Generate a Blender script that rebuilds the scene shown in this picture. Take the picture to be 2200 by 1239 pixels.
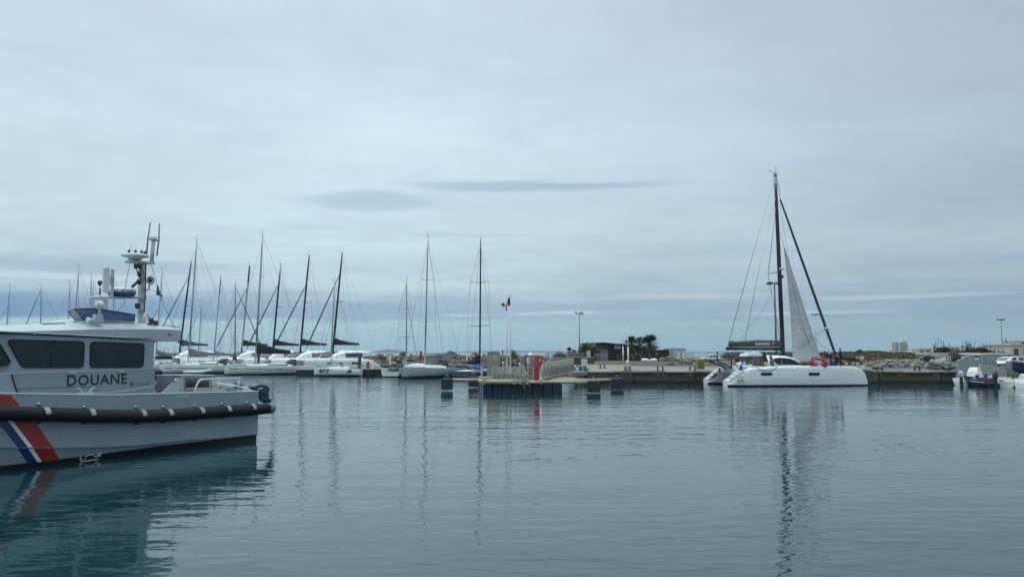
import bpy, math, random
from mathutils import Vector, Matrix, noise as mnoise
for o in list(bpy.data.objects): bpy.data.objects.remove(o)
SC = bpy.context.scene
COL = SC.collection
R = math.radians
# ------------------------------------------------------------------ camera
FPX, HZ, CH = 1660.0, 756.0, 3.3            # focal length and horizon in photograph pixels, eye height in metres
PITCH = math.atan((HZ - 619.5) / FPX)
cd = bpy.data.cameras.new('camera'); cam = bpy.data.objects.new('camera', cd); COL.objects.link(cam)
cam.location = (0, 0, CH); cam.rotation_euler = (R(90) + PITCH, 0, 0)
cd.sensor_width = 36; cd.lens = 36 * FPX / 2200; cd.clip_start = 0.3; cd.clip_end = 40000
SC.camera = cam
SC.view_settings.view_transform = 'Standard'; SC.view_settings.look = 'None'
SC.view_settings.exposure = 0.09; SC.view_settings.gamma = 1.0; SC.view_settings.use_curve_mapping = False
SC.render.resolution_x, SC.render.resolution_y = 1024, 576

def lin(r, g, b):
    f = lambda c: (c / 255 / 12.92) if c / 255 <= .04045 else ((c / 255 + .055) / 1.055) ** 2.4
    return (f(r), f(g), f(b))

# ------------------------------------------------------------------ sky
SUN_EL, SUN_AZ = R(58), R(-50)               # azimuth from +Y, negative is to the left
world = bpy.data.worlds.new('World'); SC.world = world; world.use_nodes = True
class NT:
    def __init__(s, tree): s.t = tree; s.n = tree.nodes; s.l = tree.links
    def node(s, kind, **kw):
        nd = s.n.new(kind)
        for k, v in kw.items(): setattr(nd, k, v)
        return nd
    def set(s, sock, v):
        if isinstance(v, bpy.types.NodeSocket): s.l.new(v, sock)
        elif v is not None:
            if sock.type == 'RGBA' and len(v) == 3: v = (*v, 1)
            sock.default_value = v
    def math(s, op, a, b=None, c=None, clamp=False):
        nd = s.node('ShaderNodeMath', operation=op, use_clamp=clamp)
        for i, v in enumerate((a, b, c)): s.set(nd.inputs[i], v)
        return nd.outputs[0]
    def vmath(s, op, a, b=None):
        nd = s.node('ShaderNodeVectorMath', operation=op)
        s.set(nd.inputs[0], a)
        if b is not None: s.set(nd.inputs[1], b)
        return nd.outputs['Value'] if op in ('DOT_PRODUCT', 'LENGTH') else nd.outputs[0]
    def noise(s, vec, scale, detail=2, rough=.5, out=0):
        nd = s.node('ShaderNodeTexNoise'); s.set(nd.inputs['Vector'], vec)
        nd.inputs['Scale'].default_value = scale; nd.inputs['Detail'].default_value = detail; nd.inputs['Roughness'].default_value = rough
        return nd.outputs[out]
    def mix(s, fac, a, b, mode='MIX'):
        nd = s.node('ShaderNodeMix', data_type='RGBA', blend_type=mode)
        s.set(nd.inputs[0], fac); s.set(nd.inputs[6], a); s.set(nd.inputs[7], b)
        return nd.outputs[2]
    def ramp(s, fac, stops):
        nd = s.node('ShaderNodeValToRGB'); s.set(nd.inputs[0], fac); el = nd.color_ramp.elements
        while len(el) < len(stops): el.new(.5)
        for e, (p, c) in zip(el, stops): e.position = p; e.color = (*c, 1)
        return nd.outputs[0]
    def maprange(s, v, a, b, c, d, smooth=False):
        nd = s.node('ShaderNodeMapRange', interpolation_type='SMOOTHSTEP' if smooth else 'LINEAR')
        s.set(nd.inputs[0], v)
        for i, q in enumerate((a, b, c, d)): nd.inputs[1 + i].default_value = q
        return nd.outputs[0]

w = NT(world.node_tree)
bg = w.n['Background']
tc = w.node('ShaderNodeTexCoord').outputs['Generated']
sep = w.node('ShaderNodeSeparateXYZ'); w.l.new(tc, sep.inputs[0]); dx, dy, dz = sep.outputs
stretch = w.vmath('MULTIPLY', tc, (1, 1, 9))
n_big = w.noise(w.vmath('MULTIPLY', tc, (1, 1, 2.6)), 2.4, 4, .55)
n_mid = w.noise(w.vmath('MULTIPLY', tc, (1, 1, 8)), 5, 5, .55)
n_low = w.noise(w.vmath('MULTIPLY', tc, (1, 1, 7)), 9, 5, .6)
zz = w.math('ADD', dz, w.math('MULTIPLY', w.math('SUBTRACT', n_low, .5), .022))
cloud = w.ramp(w.math('MULTIPLY', zz, 2.0, clamp=True), [
    (0.000, lin(148, 178, 192)), (0.035, lin(155, 188, 200)), (0.068, lin(158, 191, 202)), (0.088, lin(157, 183, 199)),
    (0.140, lin(170, 191, 204)), (0.19, lin(180, 201, 212)), (0.28, lin(190, 210, 220)), (0.40, lin(193, 212, 224)),
    (0.54, lin(197, 215, 228)), (0.70, lin(192, 208, 223)), (1.0, lin(190, 205, 219))])
sky = w.node('ShaderNodeTexSky', sky_type='NISHITA', sun_disc=False)
sky.sun_elevation = SUN_EL; sky.sun_rotation = SUN_AZ; sky.air_density = 1.0; sky.dust_density = 2.0
# cloud brightness: soft banks, brighter towards the left
side = w.math('MULTIPLY', w.maprange(dx, -.05, .6, 1.03, .78, True), w.math('ADD', 1.0, w.maprange(w.math('ABSOLUTE', w.math('ADD', dx, .22)), 0, .42, .085, .0, True)))
# cloud base as a layer overhead: noise on a flat sheet, so it closes up towards the horizon
inv = w.math('DIVIDE', 1.0, w.math('ADD', w.math('MAXIMUM', dz, 0.0), .06))
plane = w.node('ShaderNodeCombineXYZ'); w.l.new(w.math('MULTIPLY', dx, inv), plane.inputs[0]); w.l.new(w.math('MULTIPLY', dy, inv), plane.inputs[1])
warp = w.vmath('ADD', plane.outputs[0], w.vmath('MULTIPLY', w.noise(plane.outputs[0], .5, 2, .5, 1), (1.6, .9, 0)))
n_sheet = w.noise(w.vmath('MULTIPLY', warp, (.8, .8, 1)), 1.1, 7, .6)
n_fine = w.noise(w.vmath('MULTIPLY', warp, (1.6, 2.0, 1)), 1.9, 6, .65)
low_amt = w.maprange(dz, .03, .2, .20, .12, True)
shade = w.math('ADD', 1.0, w.math('MULTIPLY', w.math('SUBTRACT', w.maprange(n_sheet, .3, .7, 0, 1), .5), w.math('MULTIPLY', low_amt, 1.15)))
shade = w.math('ADD', shade, w.math('MULTIPLY', w.math('SUBTRACT', w.maprange(n_fine, .3, .7, 0, 1), .5), w.math('MULTIPLY', low_amt, .5)))
shade = w.math('MULTIPLY', shade, w.maprange(n_big, .3, .7, .95, 1.05))
shade = w.math('MULTIPLY', shade, w.maprange(dz, .38, 1.0, 1.0, 2.8, True))   # an overcast sky is brightest overhead
cloud = w.mix(1.0, cloud, w.node('ShaderNodeCombineXYZ').outputs[0], 'MULTIPLY') if False else cloud
mul = w.math('MULTIPLY', side, shade)
cmb = w.node('ShaderNodeCombineXYZ')
w.l.new(w.math('MULTIPLY', mul, .98), cmb.inputs[0]); w.l.new(w.math('MULTIPLY', mul, 1.0), cmb.inputs[1]); w.set(cmb.inputs[2], w.math('POWER', mul, .85))
cloud = w.mix(1.0, cloud, cmb.outputs[0], 'MULTIPLY')
# blue-grey stratus low on the left
lowband = w.math('MULTIPLY', w.maprange(zz, .037, .043, 0, 1, True), w.maprange(zz, .050, .080, 1, 0, True))
lowband = w.math('MULTIPLY', lowband, w.maprange(dx, -.62, .10, 1.0, .05, True))
lowband = w.math('MULTIPLY', lowband, w.maprange(n_mid, .35, .6, .8, 1.0))
cloud = w.mix(lowband, cloud, lin(100, 138, 178))
# long thin darker streaks (lenticular clouds)
for (x0, z0, wx, wz, amt) in [(.035, .211, .17, .0075, .55), (-.18, .189, .085, .011, .45), (.545, .103, .03, .0045, .6), (-.25, .155, .05, .004, .15),
                              (.22, .058, .20, .006, .45), (.40, .078, .12, .004, .3), (-.48, .100, .16, .011, .5), (.50, .020, .22, .013, .55), (-.12, .056, .24, .013, .55), (.53, .053, .13, .006, .55), (-.30, .072, .10, .005, .4), (.10, .044, .16, .004, .35), (-.05, .150, .09, .003, .2), (.30, .125, .16, .006, .2),
          (-.065, .0475, .035, .0018, -.55), (.02, .049, .025, .0018, -.5), (.075, .0505, .04, .0022, -.6), (.22, .070, .10, .0035, -.35), (.45, .064, .10, .0035, -.38), (-.50, .085, .10, .004, -.5), (-.10, .085, .2, .006, -.4), (.36, .047, .09, .0025, -.35)]:
    ex = w.math('DIVIDE', w.math('SUBTRACT', dx, x0), wx)
    ez = w.math('DIVIDE', w.math('SUBTRACT', w.math('ADD', dz, w.math('MULTIPLY', w.math('SUBTRACT', n_low, .5), wz * 2.6)), z0), wz)
    rr = w.math('ADD', w.math('MULTIPLY', ex, ex), w.math('MULTIPLY', ez, ez))
    m = w.math('MULTIPLY', w.maprange(rr, 0, 1.6, abs(amt), 0, True), w.math('GREATER_THAN', dy, 0))
    cloud = w.mix(m, cloud, lin(146, 170, 192) if amt > 0 else lin(203, 221, 228))
# clear strip above the horizon shows the blue air; elsewhere the deck covers it
clear = w.math('MULTIPLY', w.maprange(zz, .03, .05, .16, .04, True), 1.0)
scaled = w.vmath('SCALE', cloud); scaled.node.inputs['Scale'].default_value = 10.0
final = w.mix(clear, scaled, sky.outputs[0])
w.l.new(final, bg.inputs[0]); bg.inputs[1].default_value = 0.1
# ------------------------------------------------------------------ sun behind the cloud deck
sd = bpy.data.lights.new('sun', 'SUN'); sun = bpy.data.objects.new('sun', sd); COL.objects.link(sun)
sd.energy = 1.0; sd.angle = R(45); sd.color = (1, .97, .92)
sdir = Vector((math.sin(SUN_AZ) * math.cos(SUN_EL), math.cos(SUN_AZ) * math.cos(SUN_EL), math.sin(SUN_EL)))
sun.rotation_euler = (-sdir).to_track_quat('-Z', 'Y').to_euler(); sun.location = (0, 0, 60)

# ------------------------------------------------------------------ photograph pixel -> point in the world
CP, SP = math.cos(PITCH), math.sin(PITCH)
def ray(px, py):
    u, v = (px - 1100) / FPX, (619.5 - py) / FPX
    return Vector((u, CP - v * SP, SP + v * CP))
def at(px, py, Y):
    d = ray(px, py); t = Y / d.y
    return Vector((d.x * t, Y, CH + d.z * t))
def onz(px, py, z=0.0):
    d = ray(px, py); t = (z - CH) / d.z
    return Vector((d.x * t, d.y * t, z))
def zat(py, Y): return at(1100, py, Y).z
def xat(px, Y): return at(px, HZ, Y).x

# ------------------------------------------------------------------ materials
MATS = {}
def mat(name, rgb, rough=.5, metal=0.0, var=.10, vscale=1.5, bump=0.0, bscale=30.0, spec=.5, dirt=0.0, dscale=.7, dcol=(.12, .10, .08), alpha=1.0, trans=0.0):
    m = bpy.data.materials.new(name); m.use_nodes = True; t = NT(m.node_tree)
    b = t.n['Principled BSDF']
    co = t.node('ShaderNodeTexCoord').outputs['Object']
    n1 = t.noise(co, vscale, 4, .6)
    f = t.maprange(n1, .3, .7, 1 - var, 1 + var)
    cc = t.node('ShaderNodeCombineXYZ')
    for i in range(3): t.l.new(f, cc.inputs[i])
    c = t.mix(1.0, rgb, cc.outputs[0], 'MULTIPLY')
    if dirt:
        n2 = t.noise(t.vmath('MULTIPLY', co, (1, 1, .35)), dscale * 3, 6, .65)
        c = t.mix(t.maprange(n2, .48, .75, 0, dirt, True), c, dcol)
    t.l.new(c, b.inputs['Base Color'])
    t.set(b.inputs['Roughness'], t.maprange(n1, .3, .7, max(.02, rough - .06), min(1, rough + .06)))
    b.inputs['Metallic'].default_value = metal; b.inputs['Specular IOR Level'].default_value = spec
    if alpha < 1: b.inputs['Alpha'].default_value = alpha
    if trans: b.inputs['Transmission Weight'].default_value = trans
    if bump:
        bn = t.node('ShaderNodeBump'); bn.inputs['Strength'].default_value = 1.0; bn.inputs['Distance'].default_value = bump
        t.l.new(t.noise(co, bscale, 5, .6), bn.inputs['Height']); t.l.new(bn.outputs[0], b.inputs['Normal'])
    MATS[name] = m; return m
M = MATS
mat('gelcoat', (.76, .79, .80), .25, var=.05, vscale=.5, dirt=.12, dcol=(.45, .43, .36))
mat('gelcoat_cream', (.66, .68, .64), .3, var=.06, dirt=.18, dcol=(.35, .33, .25))
mat('gelcoat_grey', (.42, .45, .48), .3, var=.06)
mat('deck_white', (.78, .79, .79), .5, var=.07, vscale=2)
mat('smoked_glass', (.008, .013, .019), .07, var=.4, vscale=2.5, spec=.5, bump=.002, bscale=1.2)
mat('carbon', (.018, .02, .024), .3, var=.2)
mat('alloy', (.40, .43, .45), .38, metal=.6, var=.12, vscale=3)
mat('alloy_dark', (.19, .21, .23), .4, metal=.5, var=.12, vscale=3)
mat('steel', (.55, .57, .58), .25, metal=.9, var=.1)
mat('wire', (.16, .18, .19), .4, metal=.4, var=.1)
mat('rope_pale', (.55, .54, .50), .85, var=.15, vscale=9)
mat('rope_dark', (.04, .045, .05), .8, var=.15)
mat('cloth_black', (.016, .018, .022), .8, var=.2, vscale=3, bump=.03, bscale=4)
mat('cloth_navy', (.018, .026, .06), .8, var=.2, vscale=3, bump=.03, bscale=4)
mat('cloth_grey', (.20, .215, .22), .85, var=.15, vscale=2, bump=.03, bscale=4)
mat('bag_grey', (.048, .062, .07), .8, var=.12, vscale=2, bump=.02, bscale=5)
mat('sailcloth', (.46, .475, .48), .6, var=.07, vscale=1)
mat('mast_wood', (.30, .19, .09), .5, var=.15)
mat('black_rubber', (.010, .012, .018), .6, var=.25, vscale=3, bump=.002, bscale=30, spec=.3)
mat('antifoul', (.010, .013, .017), .6, var=.2, dirt=.15, dcol=(.03, .045, .035))
mat('black_paint', (.012, .013, .015), .45, var=.1)
mat('navy_paint', (.012, .018, .045), .25, var=.1)
mat('blue_paint', (.012, .028, .14), .35, var=.08)
mat('red_paint', (.30, .022, .022), .4, var=.12, vscale=2)
mat('pile_red', (.36, .035, .03), .5, var=.12, vscale=2, dirt=.25, dcol=(.12, .03, .025))
mat('white_paint', (.74, .76, .76), .4, var=.05)
mat('hull_grey', (.235, .295, .335), .38, var=.06, vscale=.6, dirt=.22, dcol=(.17, .19, .185), bump=.004, bscale=1.6)
mat('cabin_grey', (.28, .345, .39), .4, var=.06, vscale=.7, dirt=.18, dcol=(.21, .24, .25), bump=.003, bscale=1.6)
mat('roof_grey', (.36, .42, .46), .4, var=.05, dirt=.1, dcol=(.25, .26, .26))
mat('mast_grey', (.42, .455, .46), .45, var=.08, dirt=.12, dcol=(.2, .2, .19))
mat('dome_white', (.62, .65, .66), .35, var=.05, dirt=.1, dcol=(.4, .4, .36))
mat('dark_plastic', (.025, .03, .035), .5, var=.15)
mat('rib_grey', (.42, .45, .46), .6, var=.08)
mat('outboard_blue', (.035, .045, .075), .35, var=.1)
mat('concrete', (.215, .20, .175), .9, var=.14, vscale=.35, bump=.02, bscale=8, dirt=.3, dcol=(.10, .095, .08))
mat('concrete_wall', (.085, .078, .062), .9, var=.25, vscale=.6, bump=.03, bscale=5, dirt=.5, dcol=(.03, .032, .027))
mat('concrete_pale', (.38, .37, .34), .85, var=.12, dirt=.25, dcol=(.2, .19, .16))
mat('seam_grey', (.27, .29, .30), .6, var=.1)
mat('weed', (.018, .022, .014), .8, var=.4, vscale=2, bump=.02, bscale=8)
mat('hull_slate', (.06, .08, .115), .3, var=.08)
mat('asphalt', (.055, .055, .06), .9, var=.18, vscale=.5, bump=.01, bscale=12)
mat('earth', (.085, .075, .05), .95, var=.4, vscale=.12, bump=.05, bscale=2, dirt=.8, dscale=.05, dcol=(.05, .05, .03))
mat('rock', (.25, .23, .195), .9, var=.3, vscale=1.6, bump=.10, bscale=3, dirt=.5, dcol=(.12, .105, .085))
mat('rock_grey', (.24, .235, .22), .9, var=.3, vscale=1.6, bump=.10, bscale=3, dirt=.5, dcol=(.10, .095, .085))
mat('rock_warm', (.20, .165, .12), .9, var=.3, vscale=1.2, bump=.12, bscale=2.5, dirt=.5, dcol=(.10, .08, .055))
mat('leaf_dark', (.035, .05, .022), .7, var=.5, vscale=1.2)
mat('leaf_olive', (.075, .092, .034), .7, var=.5, vscale=1.0)
mat('leaf_palm', (.05, .082, .038), .6, var=.4, vscale=1.0)
mat('dry_grass', (.21, .145, .075), .9, var=.4, vscale=2)
mat('brush', (.075, .062, .047), .9, var=.4, vscale=.6)
mat('scrub_cover', (.085, .072, .045), .9, var=.3, vscale=.05, dirt=.8, dscale=.02, dcol=(.05, .056, .03))
mat('bark', (.10, .075, .055), .9, var=.3, vscale=3)
mat('dark_timber', (.028, .022, .020), .75, var=.35, vscale=1.5, bump=.02, bscale=10)
mat('timber_pale', (.14, .115, .10), .75, var=.25)
mat('container_grey', (.40, .43, .44), .55, var=.06, dirt=.15, dcol=(.25, .24, .22))
mat('galvanised', (.30, .33, .35), .5, metal=.35, var=.12, vscale=4)
mat('beige_pipe', (.42, .385, .285), .6, var=.1, vscale=2, dirt=.25, dcol=(.22, .19, .12))
mat('beige_rail', (.38, .37, .31), .55, var=.08, dirt=.15, dcol=(.2, .18, .13))
mat('beige_panel', (.25, .24, .195), .6, var=.1, dirt=.15, dcol=(.15, .14, .1))
mat('float_blue', (.014, .022, .034), .55, var=.2, dirt=.25, dcol=(.035, .045, .04))
mat('pontoon_deck', (.36, .34, .29), .85, var=.14, vscale=2)
mat('plaster', (.50, .48, .42), .85, var=.08, dirt=.1)
mat('plaster_white', (.68, .67, .63), .8, var=.06)
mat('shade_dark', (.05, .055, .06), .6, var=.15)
mat('tyre', (.013, .013, .014), .8, var=.1)
mat('car_white', (.66, .69, .70), .25, var=.03)
mat('car_dark', (.014, .018, .028), .25, var=.05)
mat('yellow_paint', (.42, .36, .06), .6, var=.12)
mat('ochre', (.16, .125, .04), .8, var=.2)
mat('flag_red', (.45, .05, .05), .8, var=.1)
mat('flag_blue', (.025, .05, .19), .8, var=.1)
mat('flag_sky', (.12, .32, .62), .8, var=.1)
mat('pale_blue', (.20, .27, .38), .6, var=.15, vscale=.6, dirt=.4, dcol=(.3, .3, .29))
mat('flag_yellow', (.55, .45, .12), .8, var=.1)
mat('pink_cloth', (.52, .07, .15), .75, var=.15, bump=.03, bscale=6)
mat('skin', (.36, .22, .16), .6, var=.08)
mat('jacket_black', (.014, .016, .022), .8, var=.2, vscale=6)
mat('trousers_dark', (.02, .022, .03), .85, var=.2)
mat('cloth_blue', (.02, .06, .32), .75, var=.15)
mat('cloth_teal', (.08, .12, .11), .85, var=.15)
mat('tint_blue', (.035, .075, .24), .08, var=.05, spec=.5, alpha=.80)
mat('tint_grey', (.10, .14, .16), .08, var=.05, spec=.7, alpha=.72)
mat('lamp_glass', (.55, .60, .62), .1, var=.05)
mat('tail_light', (.30, .02, .02), .3, var=.05)
mat('hill_scrub', (.035, .045, .045), .95, var=.3, vscale=.004)
mat('teal_print', (.03, .17, .22), .5, var=.1)
mat('vinyl_window', (.05, .06, .065), .12, var=.25, vscale=3, alpha=.75)

# ------------------------------------------------------------------ mesh builder
def rootof(o):
    while o.parent: o = o.parent
    return o
MESHES = {}
class MB:
    def __init__(s): s.v = []; s.f = []; s.sm = []
    def add(s, vs, fs, smooth=False):
        k = len(s.v); s.v += [tuple(p) for p in vs]
        s.f += [tuple(i + k for i in q) for q in fs]; s.sm += [smooth] * len(fs); return s
    def box(s, c, size, rz=0.0, taper=1.0):
        cx, cy, cz = c; a, b, h = size[0] / 2, size[1] / 2, size[2] / 2; co, si = math.cos(rz), math.sin(rz); vs = []
        for z, k in ((-h, 1.0), (h, taper)):
            for x, y in ((-a, -b), (a, -b), (a, b), (-a, b)):
                x, y = x * k, y * k
                vs.append((cx + x * co - y * si, cy + x * si + y * co, cz + z))
        return s.add(vs, [(3, 2, 1, 0), (4, 5, 6, 7), (0, 1, 5, 4), (1, 2, 6, 5), (2, 3, 7, 6), (3, 0, 4, 7)])
    def tube(s, pts, r, n=6, smooth=True, cap=True):
        pts = [Vector(p) for p in pts]; m = len(pts)
        rs = r if isinstance(r, (list, tuple)) else [r] * m
        vs = []; up = None
        for i, p in enumerate(pts):
            t = (pts[min(i + 1, m - 1)] - pts[max(i - 1, 0)])
            t = t.normalized() if t.length > 1e-9 else Vector((0, 0, 1))
            if up is None:
                up = Vector((0, 0, 1)) if abs(t.z) < .9 else Vector((0, 1, 0))
            a = t.cross(up); a.normalize(); b = a.cross(t); up = b
            for k in range(n):
                an = 2 * math.pi * k / n
                vs.append(p + (a * math.cos(an) + b * math.sin(an)) * rs[i])
        fs = [(i * n + k, i * n + (k + 1) % n, (i + 1) * n + (k + 1) % n, (i + 1) * n + k) for i in range(m - 1) for k in range(n)]
        s.add(vs, fs, smooth)
        if cap:
            k0 = len(s.v) - len(vs)
            s.f += [tuple(k0 + k for k in range(n))[::-1], tuple(k0 + (m - 1) * n + k for k in range(n))]; s.sm += [False, False]
        return s
    def prism(s, poly, d):
        n = len(poly); d = Vector(d)
        vs = [Vector(p) for p in poly] + [Vector(p) + d for p in poly]
        fs = [tuple(range(n)), tuple(range(2 * n - 1, n - 1, -1))] + [(i, (i + 1) % n, n + (i + 1) % n, n + i)[::-1] for i in range(n)]
        return s.add(vs, fs)
    def loft(s, rings, closed=True, cap=True, smooth=True):
        n = len(rings[0]); m = len(rings); vs = [p for r_ in rings for p in r_]; nn = n if closed else n - 1
        fs = [(i * n + k, i * n + (k + 1) % n, (i + 1) * n + (k + 1) % n, (i + 1) * n + k) for i in range(m - 1) for k in range(nn)]
        s.add(vs, fs, smooth)
        if cap:
            k0 = len(s.v) - len(vs)
            s.f += [tuple(k0 + k for k in range(n))[::-1], tuple(k0 + (m - 1) * n + k for k in range(n))]; s.sm += [False, False]
        return s
    def lathe(s, prof, c, n=16, axis='z', smooth=True):
        rings = []
        for r_, h in prof:
            ring = []
            for k in range(n):
                a = 2 * math.pi * k / n; x, y = r_ * math.cos(a), r_ * math.sin(a)
                q = {'z': (x, y, h), 'x': (h, x, y), 'y': (y, h, x)}[axis]
                ring.append((c[0] + q[0], c[1] + q[1], c[2] + q[2]))
            rings.append(ring)
        return s.loft(rings, True, True, smooth)
    def blob(s, c, rad, seed=0, amt=.25, sub=2, flat=True):
        import bmesh
        key = (sub,)
        if key not in MESHES:
            bm = bmesh.new(); bmesh.ops.create_icosphere(bm, subdivisions=sub, radius=1)
            MESHES[key] = ([v.co.copy() for v in bm.verts], [[v.index for v in f.verts] for f in bm.faces]); bm.free()
        V, F = MESHES[key]; off = Vector((seed * 7.31, seed * 3.17, seed * 1.93)); vs = []
        for q in V:
            k = 1 + amt * (mnoise.noise(q * 1.3 + off) * 1.3 + .5 * mnoise.noise(q * 3.1 + off))
            vs.append((c[0] + q.x * k * rad[0], c[1] + q.y * k * rad[1], c[2] + q.z * k * rad[2]))
        return s.add(vs, F, not flat)
    def leaves(s, c, rad, n, size, rng, shell=.45, up=0.0):
        for _ in range(n):
            while True:
                q = Vector((rng.uniform(-1, 1), rng.uniform(-1, 1), rng.uniform(-1, 1)))
                if q.length < 1 and rng.random() < shell + (1 - shell) * q.length: break
            p = Vector((c[0] + q.x * rad[0], c[1] + q.y * rad[1], c[2] + q.z * rad[2]))
            a = Vector((rng.gauss(0, 1), rng.gauss(0, 1), rng.gauss(0, 1) + up)).normalized()
            b = a.cross(Vector((rng.gauss(0, 1), rng.gauss(0, 1), rng.gauss(0, 1)))).normalized()
            k = size * rng.uniform(.6, 1.4)
            s.add([p - a * k, p + b * k * .38, p + a * k, p - b * k * .38], [(0, 1, 2, 3)])
        return s
    def mesh(s, name, m, off=(0, 0, 0)):
        me = bpy.data.meshes.new(name); ox, oy, oz = off
        me.from_pydata([(x - ox, y - oy, z - oz) for x, y, z in s.v], [], s.f)
        me.polygons.foreach_set('use_smooth', s.sm); me.materials.append(M[m] if isinstance(m, str) else m); me.update(); return me
    def build(s, name, m, parent=None, local=False, bevel=0.0, origin=None):
        """one mesh object; world coordinates are turned into the thing's own unless local"""
        off = (0, 0, 0)
        if parent is not None and not local: off = rootof(parent).location
        if parent is None and origin is not None: off = origin
        o = bpy.data.objects.new(name, s.mesh(name, m, off)); COL.objects.link(o)
        if parent is not None: o.parent = parent
        elif origin is not None: o.location = origin
        if bevel:
            bv = o.modifiers.new('bevel', 'BEVEL'); bv.width = bevel; bv.segments = 2; bv.limit_method = 'ANGLE'; bv.angle_limit = R(40)
        return o

def thing(name, label, cat, loc=(0, 0, 0), rz=0.0, group=None):
    o = bpy.data.objects.new(name, None); COL.objects.link(o); o.empty_display_size = .3
    o.location = loc; o.rotation_euler = (0, 0, rz); o['label'] = label; o['category'] = cat
    if group: o['group'] = group
    return o
def tag(o, label, cat, group=None):
    o['label'] = label; o['category'] = cat
    if group: o['group'] = group
    return o
def struct(o, label=None, kind='structure'):
    o['kind'] = kind
    if label: o['label'] = label
    return o
def piece(name, me, parent, loc=(0, 0, 0), rot=(0, 0, 0), sc=(1, 1, 1)):
    o = bpy.data.objects.new(name, me); COL.objects.link(o)
    if parent is not None: o.parent = parent
    o.location = loc; o.rotation_euler = rot; o.scale = sc; return o

def lettering(txt, quad, name, m, parent, local=False, bold=.0, fn=None, space=1.0):
    """flat print: the text's own box is laid on the four corners tl, tr, br, bl"""
    cu = bpy.data.curves.new('txt', 'FONT'); cu.body = txt; cu.size = 1; cu.offset = bold; cu.space_character = space; cu.resolution_u = 3
    ob = bpy.data.objects.new('txt', cu); COL.objects.link(ob)
    dg = bpy.context.evaluated_depsgraph_get(); me = bpy.data.meshes.new_from_object(ob.evaluated_get(dg))
    bpy.data.objects.remove(ob)
    xs = [v.co.x for v in me.vertices]; ys = [v.co.y for v in me.vertices]
    x0, x1, y0, y1 = min(xs), max(xs), min(ys), max(ys); tl, tr, br, bl = [Vector(q) for q in quad]; mb = MB(); vs = []
    for v in me.vertices:
        a, b = (v.co.x - x0) / (x1 - x0), (v.co.y - y0) / (y1 - y0)
        q_ = (bl * (1 - a) + br * a) * (1 - b) + (tl * (1 - a) + tr * a) * b; vs.append(fn(q_.x, q_.y) if fn else q_)
    mb.add(vs, [tuple(p.vertices) for p in me.polygons]); bpy.data.meshes.remove(me)
    return mb.build(name, m, parent, local)

def wheel(c, r, axis='x', n=14):
    """steering wheel: rim and three spokes"""
    P = lambda a, k: {'x': (c[0], c[1] + k * math.cos(a), c[2] + k * math.sin(a)), 'y': (c[0] + k * math.cos(a), c[1], c[2] + k * math.sin(a))}[axis]
    mb = MB().tube([P(2 * math.pi * i / n, r) for i in range(n + 1)], .025, 5, cap=False)
    for i in range(3): mb.tube([c, P(2.09 * i + .5, r)], .02, 4)
    return mb
def each(name, m, parent, *mbs):
    return [mb.build(name, m, parent, True) for mb in mbs]
def arc2(c, rx, ry, a0, a1, n): return [(c[0] + rx * math.cos(R(a0 + (a1 - a0) * i / n)), c[1] + ry * math.sin(R(a0 + (a1 - a0) * i / n))) for i in range(n + 1)]
def roundrect(x0, y0, x1, y1, r, n=4):
    return (arc2((x1 - r, y1 - r), r, r, 0, 90, n) + arc2((x0 + r, y1 - r), r, r, 90, 180, n) +
            arc2((x0 + r, y0 + r), r, r, 180, 270, n) + arc2((x1 - r, y0 + r), r, r, 270, 360, n))
def roundpoly(P, r, n=4):
    out = []; k = len(P)
    for i in range(k):
        p, a, b = Vector(P[i]), Vector(P[i - 1]), Vector(P[(i + 1) % k])
        u, v = (a - p), (b - p); q = min(r, u.length * .45, v.length * .45)
        s0, s1 = p + u.normalized() * q, p + v.normalized() * q
        for j in range(n + 1):
            t = j / n; out.append(s0 * (1 - t) ** 2 + p * 2 * t * (1 - t) + s1 * t * t)
    return out
def interp(tab, x):
    if x <= tab[0][0]: return tab[0][1]
    for (a, u), (b, v) in zip(tab, tab[1:]):
        if x <= b: return u + (v - u) * (x - a) / (b - a)
    return tab[-1][1]

# ------------------------------------------------------------------ water
wm = bpy.data.materials.new('harbour_water'); wm.use_nodes = True; t = NT(wm.node_tree)
ng = bpy.data.node_groups.new('wave_height', 'ShaderNodeTree')
ng.interface.new_socket('Vector', in_out='INPUT', socket_type='NodeSocketVector')
ng.interface.new_socket('Height', in_out='OUTPUT', socket_type='NodeSocketFloat')
g = NT(ng); gi = g.node('NodeGroupInput'); go = g.node('NodeGroupOutput')
p0 = gi.outputs[0]
def wave(rot, sx, sy, amp, detail, warp=0):
    mp = g.node('ShaderNodeMapping'); g.l.new(p0, mp.inputs[0]); mp.inputs['Rotation'].default_value = (0, 0, R(rot)); mp.inputs['Scale'].default_value = (sx, sy, 1)
    return g.math('MULTIPLY', g.noise(mp.outputs[0], 1.0, detail, .5), amp)
hh = g.math('ADD', wave(12, .16, .42, .050, 1), wave(-20, .55, 1.15, .028, 1))
hh = g.math('ADD', hh, wave(-6, 1.3, 2.9, .0200, 1))
hh = g.math('ADD', hh, wave(24, 3.6, 6.5, .0056, 2))
g.l.new(hh, go.inputs[0])
pos = t.node('ShaderNodeNewGeometry').outputs['Position']
def H(v):
    nd = t.node('ShaderNodeGroup'); nd.node_tree = ng; t.l.new(v, nd.inputs[0]); return nd.outputs[0]
E = .04
h0, hx, hy = H(pos), H(t.vmath('ADD', pos, (E, 0, 0))), H(t.vmath('ADD', pos, (0, E, 0)))
patch = t.maprange(t.noise(t.vmath('MULTIPLY', pos, (.022, .05, 0)), 1.0, 4, .6), .35, .65, .34, 1.2, True)
sx = t.math('MULTIPLY', t.math('DIVIDE', t.math('SUBTRACT', h0, hx), E), patch)
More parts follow.
